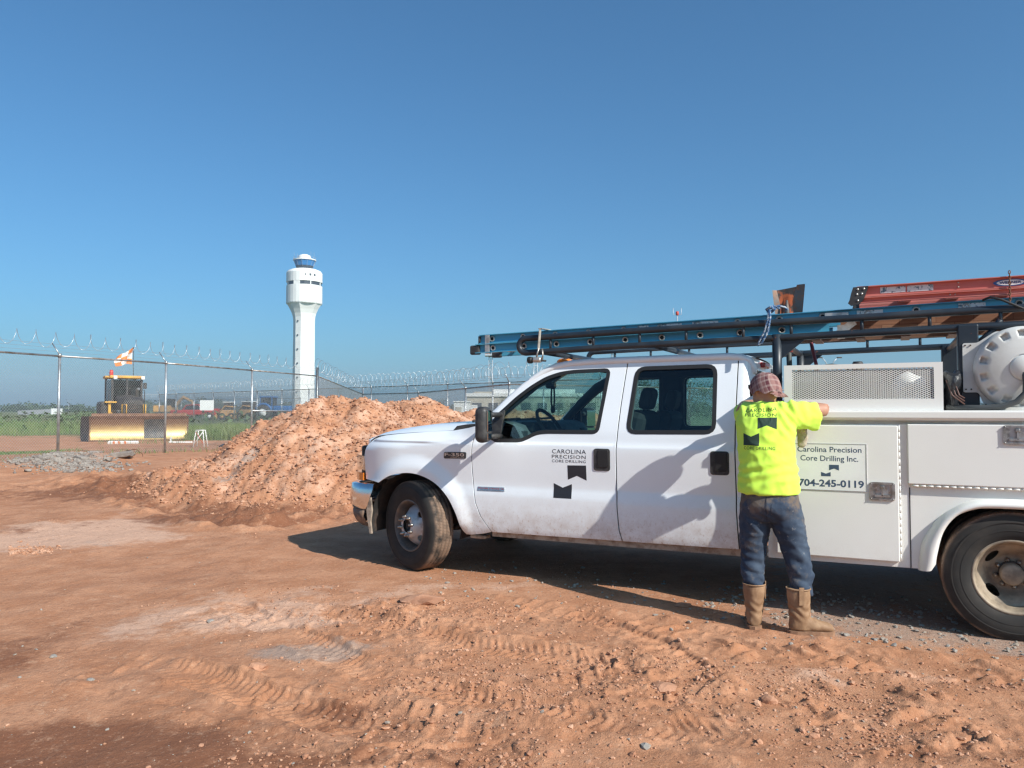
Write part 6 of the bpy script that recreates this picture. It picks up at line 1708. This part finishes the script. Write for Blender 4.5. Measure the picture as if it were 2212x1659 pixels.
    for x in (cx0 + .03, cx1 - .03): MB().box((x, (cy0 + cy1) / 2, 1.98), (.012, cy1 - cy0 - .1, 1.0)).build('cab_window', tint, root)
    mb = MB(); mb.box((0, 2.9, 1.75), (.45, .16, .75), bev=.05); mb.box((0, 2.65, 1.5), (.45, .5, .15), bev=.05); mb.build('operator_seat', blk, root)
    MB().box(((cx0 + cx1) / 2, (cy0 + cy1) / 2, 2.60), (cx1 - cx0 + .14, cy1 - cy0 + .2, .12), bev=.03).build('cab_roof', yel, root)
    for x in (cx0 + .12, cx1 - .02): MB().box((x, cy0 - .12, 2.57), (.14, .10, .13), bev=.02).build('work_lamp', lampm, root)
    mb = MB(); mb.box((cx0 - .05, 2.2, 2.60), (.36, .14, .07), bev=.01); mb.build('lamp_bracket', yel, root)
    mb = MB(); mb.lathe([(.075, 2.66), (.075, 2.80), (.06, 2.88), (.0001, 2.89)], 12, c=(cx0 + .02, 2.2, 0)); mb.build('beacon', pm('red_beacon', (.55, .04, .03), .3), root)
    MB().box((cx1 + .10, cy0, 2.25), (.14, .06, .26), bev=.02).build('mirror', blk, root)
    for x in (cx0 - .05, cx1 + .06): MB().tube([(x, cy0, 1.5), (x - .03 * (1 if x < 0 else -1), cy0, 1.55), (x - .03 * (1 if x < 0 else -1), cy0, 2.0), (x, cy0, 2.08)], .018, 6).build('grab_rail', blk, root)
    mb = MB(); mb.box((cx0 - .10, 1.9, 1.22), (.10, .10, .75)); mb.box((cx0 - .05, 1.85, 1.55), (.5, .2, .06)); mb.box((-.68, 1.75, .92), (1.15, .14, .26)); mb.box((cx0 + .05, 1.8, 1.02), (.28, .12, .22), bev=.02); mb.build('step_frame', yel, root)
    mb = MB(); mb.box((cx0 - .28, 2.3, 1.2), (.30, .8, .75), bev=.10); mb.build('fuel_tank', blk, root)
    # flag
    MB().tube([(.46, 3.0, 2.6), (.47, 3.1, 3.25), (.50, 3.2, 3.95)], .012, 6).build('flag_pole', blk, root)
    om, wm = pm('flag_orange', (.75, .24, .07), .8), pm('flag_white', (.80, .78, .74), .8)
    n_ = 12
    def fp(u, v): return (.495 - .05 * (1 - v) - .72 * u * (1 - .25 * abs(v - .5)), 3.2 + .10 * math.sin(u * 7 + v * 3), 3.20 - .10 * u * u + v * (.73 - .34 * u) + .03 * math.sin(u * 6 + v * 2))
    me = MB(); me2 = MB()
    for i in range(n_):
        for j in range(n_):
            tgt = me if ((i // 4) + (j // 4)) % 2 == 0 else me2
            tgt.add([fp(i / n_, j / n_), fp((i + 1) / n_, j / n_), fp((i + 1) / n_, (j + 1) / n_), fp(i / n_, (j + 1) / n_)], [(0, 1, 2, 3)], True)
    fl = me.build('flag', om, root); me2.build('flag_white_squares', wm, fl)
dozer()

# ------------------------------------------------------------------ barricade parts by the fence
def at_g(u, v, d): p = at(u, v, d); p.z = gz(p.x, p.y); return p
om_, wm_ = bpy.data.materials['flag_orange'], bpy.data.materials['flag_white']
p = at_g(433, 972, 25.5); root = empty('trestle_stand', p); tag(root, 'small white and red steel trestle frame behind the fence', 'stand')
for x in (-.14, .14):
    for y in (-.12, .12): MB().tube([(x * 1.3, y * 1.3, 0), (x * .8, y * .8, .56)], .016, 6).build('leg', wm_, root)
MB().tube([(-.12, -.1, .55), (.12, -.1, .55)], .016, 6).build('top_bar', wm_, root); MB().tube([(-.12, .1, .55), (.12, .1, .55)], .016, 6).build('top_bar', wm_, root)
for s in (-1, 1): MB().tube([(-s * .17, -.15, .08), (s * .12, -.11, .5)], .013, 6).build('cross_brace', pm('red_brace', (.5, .12, .07), .6) if s < 0 else wm_, root)
p = at_g(266, 957, 28.2); root = empty('barricade_board', p, RAD(4)); tag(root, 'fallen white board with orange stripes lying in front of the blade', 'board')
MB().box((0, 0, .05), (1.06, .12, .09), Matrix.Rotation(RAD(20), 3, 'X'), .01).build('board', wm_, root)
for x in (-.30, -.12, .10): MB().box((x, -.068, .055), (.07, .012, .095), Matrix.Rotation(RAD(20), 3, 'X')).build('stripe', om_, root)
p = at_g(390, 957, 28.4); root = empty('barricade_board', p, RAD(-3)); tag(root, 'plain pale board lying at the right end of the blade', 'board'); MB().box((0, 0, .03), (.85, .10, .05)).build('board', wm_, root); MB().box((-.36, 0, .12), (.05, .06, .2)).build('foot', wm_, root)
p = at_g(494, 970, 25.0); vs_, fs_ = rock_shape(12, .5, .6, 2); o = MB().add([(v[0] * .26, v[1] * .2, v[2] * .16 + .06) for v in vs_], fs_.tolist(), True).build('black_bag', pm('black_bag', (.015, .015, .017), .35, bmp=.6, bs=14, bd=.03)); o.location = p; tag(o, 'crumpled black plastic bag on the ground behind the fence', 'bag')

# ------------------------------------------------------------------ machines parked behind the fences
tyre_far = pm('far_tyre', (.03, .03, .03), .8)
def far_wheel(root, x, y, r, w, hub):
    o = MB().lathe([(r * .55, -w), (r * .9, -w), (r, -w * .6), (r, w * .6), (r * .9, w), (r * .55, w)], 20, 'Y', (x, y, r)).build('wheel', tyre_far, root)
    MB().lathe([(.0001, -w * .7), (r * .55, -w * .8), (r * .55, w * .8), (.0001, w * .7)], 16, 'Y', (x, y, r)).build('rim', hub, o)
redp = pm('red_paint', (.42, .035, .03), .45); tanp = pm('tan_paint', (.48, .27, .10), .6, col2=(.36, .20, .09), vs=2); bluep = pm('blue_paint', (.02, .12, .32), .45); darkw = pm('far_glass', (.03, .04, .045), .15); whitep = pm('far_white', (.72, .72, .70), .5)
b = at_g(425, 905, 84); root = empty('pickup_truck', b, RAD(4)); tag(root, 'red pickup truck parked behind the razor wire fences', 'truck')
MB().box((0, 0, .75), (5.0, 1.8, .55), bev=.08).build('body', redp, root)
mb = MB(); mb.prism([(-1.3, 1.02), (-.9, 1.60), (.5, 1.66), (.9, 1.02)], -.8, .8); mb.build('cab', redp, root)
for s in (-1, 1): MB().prism([(-1.1, 1.08), (-.82, 1.52), (.40, 1.57), (.68, 1.08)], s * .81 - .01, s * .81 + .01).build('window', darkw, root)
MB().box((1.75, 0, 1.1), (1.5, 1.7, .2)).build('bed', redp, root); MB().prism([(.85, 1.0), (.95, 1.62), (1.15, 1.62), (1.35, 1.0)], -.7, .7).build('roll_bar', redp, root)
for x in (-1.6, 1.6):
    for y in (-.85, .85): far_wheel(root, x, y, .38, .12, whitep)
b = at_g(492, 903, 84); root = empty('skid_loader', b, RAD(10)); tag(root, 'tan compact loader behind the fence just right of the white sign', 'loader', 'tan machines parked behind the fences')
def loader(root):
    MB().box((0, 0, .75), (1.5, 1.3, .65), bev=.08).build('body', tanp, root); MB().box((.1, 0, 1.45), (.95, 1.1, .85), bev=.06).build('cab', bpy.data.materials['machine_black'], root); MB().box((.1, 0, 1.92), (1.15, 1.2, .09), bev=.03).build('roof', whitep, root)
    for s in (-1, 1): MB().tube([(.7, s * .6, 1.4), (-.2, s * .62, 1.5), (-1.0, s * .6, .5)], .07, 6).build('lift_arm', tanp, root)
    MB().prism([(-1.5, .1), (-1.0, .15), (-.95, .65), (-1.1, .65)], -.7, .7).build('bucket', tanp, root)
    for x in (-.5, .5):
        for y in (-.62, .62): far_wheel(root, x, y, .38, .14, tanp)
loader(root)
b = at_g(536, 904, 82); r2 = copy_tree(root); r2.location = b; r2.rotation_euler = (0, 0, RAD(-20)); tag(r2, 'second tan compact loader beside the blue tractor')
b = at_g(365, 902, 92); root = empty('excavator', b, RAD(0)); tag(root, 'tan excavator with raised boom behind the bulldozer blade', 'excavator')
MB().box((-.4, 0, 1.2), (2.2, 2.0, .8), bev=.1).build('house', tanp, root); MB().box((.3, -.5, 1.9), (1.0, .9, 1.0), bev=.06).build('cab', bpy.data.materials['machine_black'], root)
for s in (-1, 1): MB().prism([(-1.6, .1), (-1.75, .4), (-1.5, .75), (1.3, .75), (1.55, .4), (1.4, .1)], s * .8 - .25, s * .8 + .25).build('crawler_track', tyre_far, root)
MB().tube([(.6, .2, 1.5), (1.6, .2, 2.6), (2.6, .2, 2.1)], [.2, .22, .15], 6, smooth=False).build('boom', tanp, root); MB().tube([(2.6, .2, 2.2), (3.0, .2, 1.0), (2.7, .2, .5)], [.14, .12, .1], 6, smooth=False).build('stick', tanp, root); MB().prism([(2.4, .1), (2.9, .1), (3.0, .6), (2.6, .6)], -.1, .5).build('bucket', tanp, root)
b = at_g(592, 908, 80); root = empty('tractor', b, RAD(175)); tag(root, 'blue tractor with white front wheel hubs beside the control tower base', 'tractor')
MB().box((-.9, 0, 1.15), (1.9, .7, .65), bev=.12).build('bonnet', bluep, root); MB().box((.6, 0, 1.75), (1.3, 1.3, 1.2), bev=.08).build('cab', darkw, root); MB().box((.6, 0, 2.38), (1.5, 1.4, .14), bev=.05).build('roof', bluep, root)
for x in (.0, 1.2):
    for y in (-.62, .62): MB().box((x, y, 1.75), (.09, .09, 1.2)).build('cab_pillar', bluep, root)
for s in (-1, 1):
    far_wheel(root, .8, s * .85, .78, .24, whitep); far_wheel(root, -1.4, s * .75, .48, .16, whitep)
    MB().tube([(.8 + .88 * math.cos(a), s * .85, .78 + .88 * math.sin(a)) for a in np.linspace(.3, 2.9, 9)], .13, 6).build('mudguard', bluep, root)
b = at(448, 875.5, 54.5); root = empty('blank_sign', (b.x, b.y - .1, b.z - .36)); tag(root, 'blank white sign board hung on the razor wire fence', 'sign')
MB().prism(rounded([(-.49, -.36), (.49, -.36), (.49, .36), (-.49, .36)], .06), -.012, .012).build('board', whitep, root).location = (0, 0, .36)

# ------------------------------------------------------------------ buildings
def building():
    y0 = 92; x0 = (1009 - 1106) / 1661 * y0
    root = empty('low_building', (x0 + 9, y0, 0)); tag(root, 'long low beige building with white roof band behind the fences', 'building')
    beige = pm('beige_wall', (.46, .42, .34), .8, col2=(.40, .36, .29), vs=.5); win = pm('building_glass', (.03, .04, .05), .2); wh = pm('roof_white', (.70, .70, .68), .6)
    MB().box((0, 4, 1.55), (18, 8, 3.1)).build('wall', beige, root); MB().box((0, 4, 3.3), (18.4, 8.4, .4)).build('roof_band', wh, root); MB().box((-1, 4, 3.75), (10, 6, .5)).build('upper_roof', wh, root)
    MB().prism([(-9.2, 3.1), (-8.0, 3.7), (-6.0, 3.7), (-6.0, 3.1)], 0, 8).build('roof_slope', beige, root)
    for i in range(9):
        w = MB().box((-7.8 + i * 1.95, -.04, 1.9), (1.1, .08, .9)).build('window', win, root); MB().box((-7.8 + i * 1.95, -.07, 1.42), (1.2, .1, .08)).build('sill', wh, w)
    MB().box((-8.2, -.05, 1.05), (.9, .1, 2.1)).build('door', wh, root); MB().box((0, -.06, .6), (18.05, .06, .25)).build('plinth_band', wh, root)
    r2 = empty('white_shed', ((997 - 1106) / 1661 * 80, 80, 0)); tag(r2, 'small white shed at the left end of the beige building', 'shed')
    MB().box((0, 1, 1.15), (1.6, 2, 2.3)).build('wall', wh, r2); MB().box((0, 1, 2.36), (1.75, 2.2, .12)).build('roof', wh, r2); MB().box((-.3, -.03, 1.0), (.6, .06, 1.6)).build('door', beige, r2)
    r3 = empty('blue_cabin', ((1452 - 1106) / 1661 * 46, 46, 0)); tag(r3, 'blue site toilet cabin seen through the rear door window', 'cabin')
    bl = pm('cabin_blue', (.05, .25, .42), .5); MB().box((0, .6, 1.15), (1.1, 1.1, 2.1), bev=.03).build('wall', bl, r3); MB().box((0, .6, 2.26), (1.2, 1.2, .14), bev=.05).build('roof', wh, r3); d_ = MB().box((0, .03, 1.05), (.8, .05, 1.8)).build('door', bl, r3); MB().box((.3, -.01, 1.0), (.05, .05, .15)).build('handle', wh, d_)
    r4 = empty('grey_shed', ((75 - 1106) / 1661 * 230, 230, 0)); tag(r4, 'long low grey roofed shed with white gable near the distant trees', 'shed')
    MB().prism([(-5, 0), (-5, 1.4), (5, 1.9), (5, 0)], 0, 5).build('wall', pm('shed_grey', (.26, .27, .29), .7), r4); MB().box((5.2, 2.5, 1.0), (.5, 5.2, 2.1), bev=.1).build('gable', wh, r4)
building()

# ------------------------------------------------------------------ vegetation
leaf_a = pm('leaf_dark', (.035, .065, .022), .7, col2=(.06, .10, .032), vs=.6); leaf_b = pm('leaf_mid', (.055, .095, .03), .7, col2=(.085, .13, .045), vs=.6); bark = pm('bark', (.10, .075, .055), .9, col2=(.06, .045, .035), vs=4)
def leaves(V, F, c, r, n, size, rz):
    for _ in range(n):
        d = Vector((rz.gauss(0, 1), rz.gauss(0, 1), rz.gauss(0, 1))); d.normalize(); p = c + d * r * rz.random() ** .4
        a = Vector((rz.uniform(-1, 1), rz.uniform(-1, 1), rz.uniform(-.6, .6))).normalized() * size * rz.uniform(.6, 1.3); u = a.cross(d + Vector((.01, .02, .3))); 
        if u.length < 1e-4: continue
        u = u.normalized() * size * .55; k = len(V); V += [p - a * .5, p + u * .5, p + a * .5, p - u * .5]; F.append((k, k + 1, k + 2, k + 3))
def tree(u, d, h, w, seed, label, mat, dense=1.0):
    x = (u - 1106) / 1661 * d; g = gz(x, d); root = empty('tree', (x, d, g)); tag(root, label, 'tree', 'trees behind the truck'); rz = random.Random(seed)
    mb = MB(); mb.tube([(0, 0, -.1), (.05 * h * rz.uniform(-1, 1), 0, h * .35), (.04 * h * rz.uniform(-1, 1), .1, h * .8)], [h * .03, h * .022, h * .006], 8); V, F = [], []
    for i in range(int(16 * dense)):
        a = rz.uniform(0, 6.28); z = h * rz.uniform(.25, .95); rr = w * (.35 + .65 * math.sin(math.pi * min(1, max(.05, (z / h - .12) / .88)))) * rz.uniform(.35, .9)
        c = Vector((rr * math.cos(a), rr * math.sin(a), z)); mb.tube([(0, 0, z * .7), c * .6 + Vector((0, 0, z * .32)), c], [h * .010, h * .006, h * .003], 5)
        leaves(V, F, c, w * rz.uniform(.28, .5), 110, h * .035, rz)
    mb.build('trunk', bark, root); MB().add(V, F).build('crown', mat, root)
for a in ((1490, 58, 4.4, 1.9, 1, 'broad dark tree seen through the rear door window', leaf_a), (1400, 62, 4.3, 1.6, 2, 'small tree behind the front seat headrest', leaf_a), (1545, 60, 4.0, 1.7, 3, 'tree mostly hidden behind the rear cab pillar', leaf_b),
          (1150, 46, 1.9, 1.5, 4, 'low bush seen through the front of the driver window', leaf_b), (1205, 48, 2.3, 1.6, 5, 'bush seen behind the steering wheel', leaf_b), (1255, 50, 2.6, 1.4, 6, 'slim tree seen behind the inside mirror', leaf_b), (1100, 70, 2.6, 1.3, 8, 'dark shrub beside the beige building', leaf_a), (955, 76, 2.1, 1.1, 9, 'small shrub just above the heap left of the white shed', leaf_a)):
    tree(*a)
def treeline():
    rz = random.Random(11); V, F = [], []
    for i in range(900):
        x = rz.uniform(-620, 620); y = 640 + rz.uniform(-30, 60) + .12 * x; h = rz.uniform(5.5, 9.0) * (1 + .25 * math.sin(x * .021) + .2 * math.sin(x * .13 + 1))
        for k in range(5): leaves(V, F, Vector((x + rz.uniform(-3, 3), y, h * rz.uniform(.15, .85))), 2.6, 12, 2.4, rz)
    o = MB().add(V, F).build('distant_treeline', leaf_a); tag(o, 'dark line of distant trees along the horizon', kind='stuff')
    V, F, sp_ = [], [], []
    for i in range(520):
        x = rz.uniform(-60, -5); y = rz.uniform(44, 120)
        if rz.random() < .5: x, y = rz.uniform(-60, -8), rz.uniform(95, 130)
        sp_.append((x, y))
    zz = ground_z(np.array([q[0] for q in sp_]), np.array([q[1] for q in sp_]))
    for (x, y), z in zip(sp_, zz): leaves(V, F, Vector((x, y, z + .25)), .8, 10, .5, rz)
    o = MB().add(V, F).build('weed_clumps', leaf_b); tag(o, 'green weed clumps dotted over the field beyond the fence', kind='stuff')
treeline()
def grass():
    rz = random.Random(21); V, F = [], []
    def blade(x, y, h, z):
        a = rz.uniform(0, 6.28); w = .005 + .006 * rz.random(); dx, dy = math.cos(a) * w, math.sin(a) * w; b_ = h * rz.uniform(.1, .5); c = rz.uniform(0, 6.28); k = len(V)
        V.extend([(x - dx, y - dy, z), (x + dx, y + dy, z), (x + dx * .7 + b_ * .4 * math.cos(c), y + dy * .7 + b_ * .4 * math.sin(c), z + h * .65), (x + b_ * math.cos(c), y + b_ * math.sin(c), z + h), (x - dx * .7 + b_ * .4 * math.cos(c), y - dy * .7 + b_ * .4 * math.sin(c), z + h * .65)]); F.append((k, k + 1, k + 2, k + 3, k + 4))
    pts, cand = [], []
    for _ in range(15000):                                   # tall weeds right of the blade
        d = rz.uniform(30.5, 40); u = rz.uniform(398, 660); x = (u - 1106) / 1661 * d; pts.append((x, d, rz.uniform(.30, .75) * (1.0 - .3 * abs(u - 500) / 160)))
    for _ in range(9000):                                    # weeds left of the dozer
        d = rz.uniform(36, 60); u = rz.uniform(-150, 205); x = (u - 1106) / 1661 * d
        cand.append((x, d, rz.uniform(.25, .6)))
    keep = vnoise(np.array([q[0] for q in cand]) / 2.5, np.array([q[1] for q in cand]) / 2.5, 80) > -.05
    pts += [q for q, k in zip(cand, keep) if k]
    for _ in range(350):                                     # thin growth along the fence foot
        k = rz.random(); i = rz.randrange(1, 5); A, B = FA[i], FA[i + 1]; x = A[0] + (B[0] - A[0]) * k + rz.gauss(0, .25) ; y = A[1] + (B[1] - A[1]) * k + rz.gauss(0, .25)
        pts.append((x, y, rz.uniform(.05, .22)))
    for _ in range(2600):
        p = on_ground(75 + rz.gauss(0, 45), 992 + rz.gauss(0, 3.0), .2); pts.append((p.x, p.y, rz.uniform(.03, .10)))
    for _ in range(130):
        d = rz.uniform(27.8, 29.5); u = rz.uniform(215, 400); pts.append(((u - 1106) / 1661 * d, d, rz.uniform(.08, .35)))
    P_ = np.array(pts); zz = ground_z(P_[:, 0], P_[:, 1])
    for (x, y, h), z in zip(pts, zz): blade(x, y, h, z - .02)
    gm = pm('grass_blade', (.10, .17, .045), .7, col2=(.19, .22, .08), vs=1.2)
    o = MB().add(V, F).build('tall_grass', gm); tag(o, 'tall green weeds and grass behind the chain link fence', kind='stuff')
grass()

# ------------------------------------------------------------------ rubble
rubble_spots = [(262, 1018, 30, 13, 'large flat slab of broken concrete with rebar at the right of the rubble'), (205, 1016, 17, 10, 'upright concrete lump in the middle of the rubble'), (232, 1024, 13, 8, 'small concrete lump left of the large slab'), (175, 1027, 16, 7, 'flat tilted concrete flake left of the upright lump'), (120, 1022, 14, 7, 'grey concrete lump on top of the gravel heap'), (95, 1030, 12, 6, 'small concrete lump at the foot of the gravel heap'), (60, 1040, 11, 5, 'leftmost concrete lump beside the gravel heap'), (148, 1040, 10, 5, 'little concrete lump in front of the gravel heap')]
gp_ = on_ground(150, 1034)
for i, (u, v, wu, hv, lab) in enumerate(rubble_spots):
    p = on_ground(u, v, .05); s = wu * p.y / 1661; hh = hv * p.y / 1661; vs_, fs_ = rock_shape(200 + i, .5, 1.0, 3)
    o = MB().add([(a * s * .95, b_ * s * .7, c_ * hh * .62 + hh * .45) for a, b_, c_ in np.clip(vs_, -.72, .72) * 1.2], fs_.tolist(), False).build('concrete_chunk', M['concrete']); o.location = (p.x, p.y, gz(p.x, p.y)); o.rotation_euler = (0, .12 * (i % 3 - 1), i * .9 if i else .1); tag(o, lab, 'concrete', 'broken concrete chunks')
p = on_ground(280, 1016); root = empty('rebar', (p.x, p.y, 0)); tag(root, 'bent rusty rebar sticking out of the concrete slab', 'rebar'); rb = bpy.data.materials['rust']; z0 = gz(p.x, p.y)
MB().tube([(-.1, 0, z0 + .12), (.15, 0, z0 + .16), (.35, -.1, z0 + .05), (.45, -.25, z0 - .25)], .009, 6).build('bar', rb, root); MB().tube([(-.15, .1, z0 + .1), (-.2, -.1, z0 - .02), (-.18, -.3, z0 - .2)], .009, 6).build('bar', rb, root)
stones = [(1475, 1310, 16, 'flat broad clay slab lying right of the tyre tracks'), (910, 1308, 40, 'large flat clay slab behind the tyre prints in front of the truck'), (558, 1445, 22, 'pale clay lump alone on the left of the track prints'), (1435, 1493, 24, 'dark clay lump in the middle of the foreground'), (1660, 1512, 20, 'rounded clay lump below the worker'), (1575, 1555, 12, 'small pale clay stone right of the middle foreground'), (1395, 1620, 12, 'white flecked stone near the bottom edge'), (455, 1345, 8, 'small blue grey stone alone on the pale clay'), (195, 1468, 8, 'small pale grey stone at the far left foreground'), (115, 1418, 8, 'little blue grey stone at the left edge')]
for i, (u, v, wu, lab) in enumerate(stones):
    p = on_ground(u, v); s = wu * p.y / 1661; vs_, fs_ = rock_shape(300 + i, .45, .5 if i > 1 else .28, 2); o = MB().add([tuple(q * s) for q in vs_], fs_.tolist(), False).build('stone' if i > 4 else 'clay_lump', M['grey_stone'] if i > 5 else M['clod']); o.location = (p.x, p.y, gz(p.x, p.y) + s * .1); o.rotation_euler = (0, 0, i * 1.3 if i > 1 else .1); tag(o, lab, 'stone' if i > 4 else 'clay lump', 'single stones and lumps on the ground')

# ------------------------------------------------------------------ air
hz = MB(); hz.box((0, 0, 58.0), (5400, 5400, 122.0)); hz = hz.build('haze', None); tag(hz, 'thin pale summer haze filling the air', kind='stuff')
hm = bpy.data.materials.new('haze_air'); hm.use_nodes = True; t = hm.node_tree; t.nodes.clear()
o_ = t.nodes.new('ShaderNodeOutputMaterial'); pv = t.nodes.new('ShaderNodeVolumePrincipled'); pv.inputs['Color'].default_value = (.60, .78, 1.0, 1); pv.inputs['Density'].default_value = HAZE
t.links.new(pv.outputs[0], o_.inputs['Volume']); hz.data.materials.append(hm)
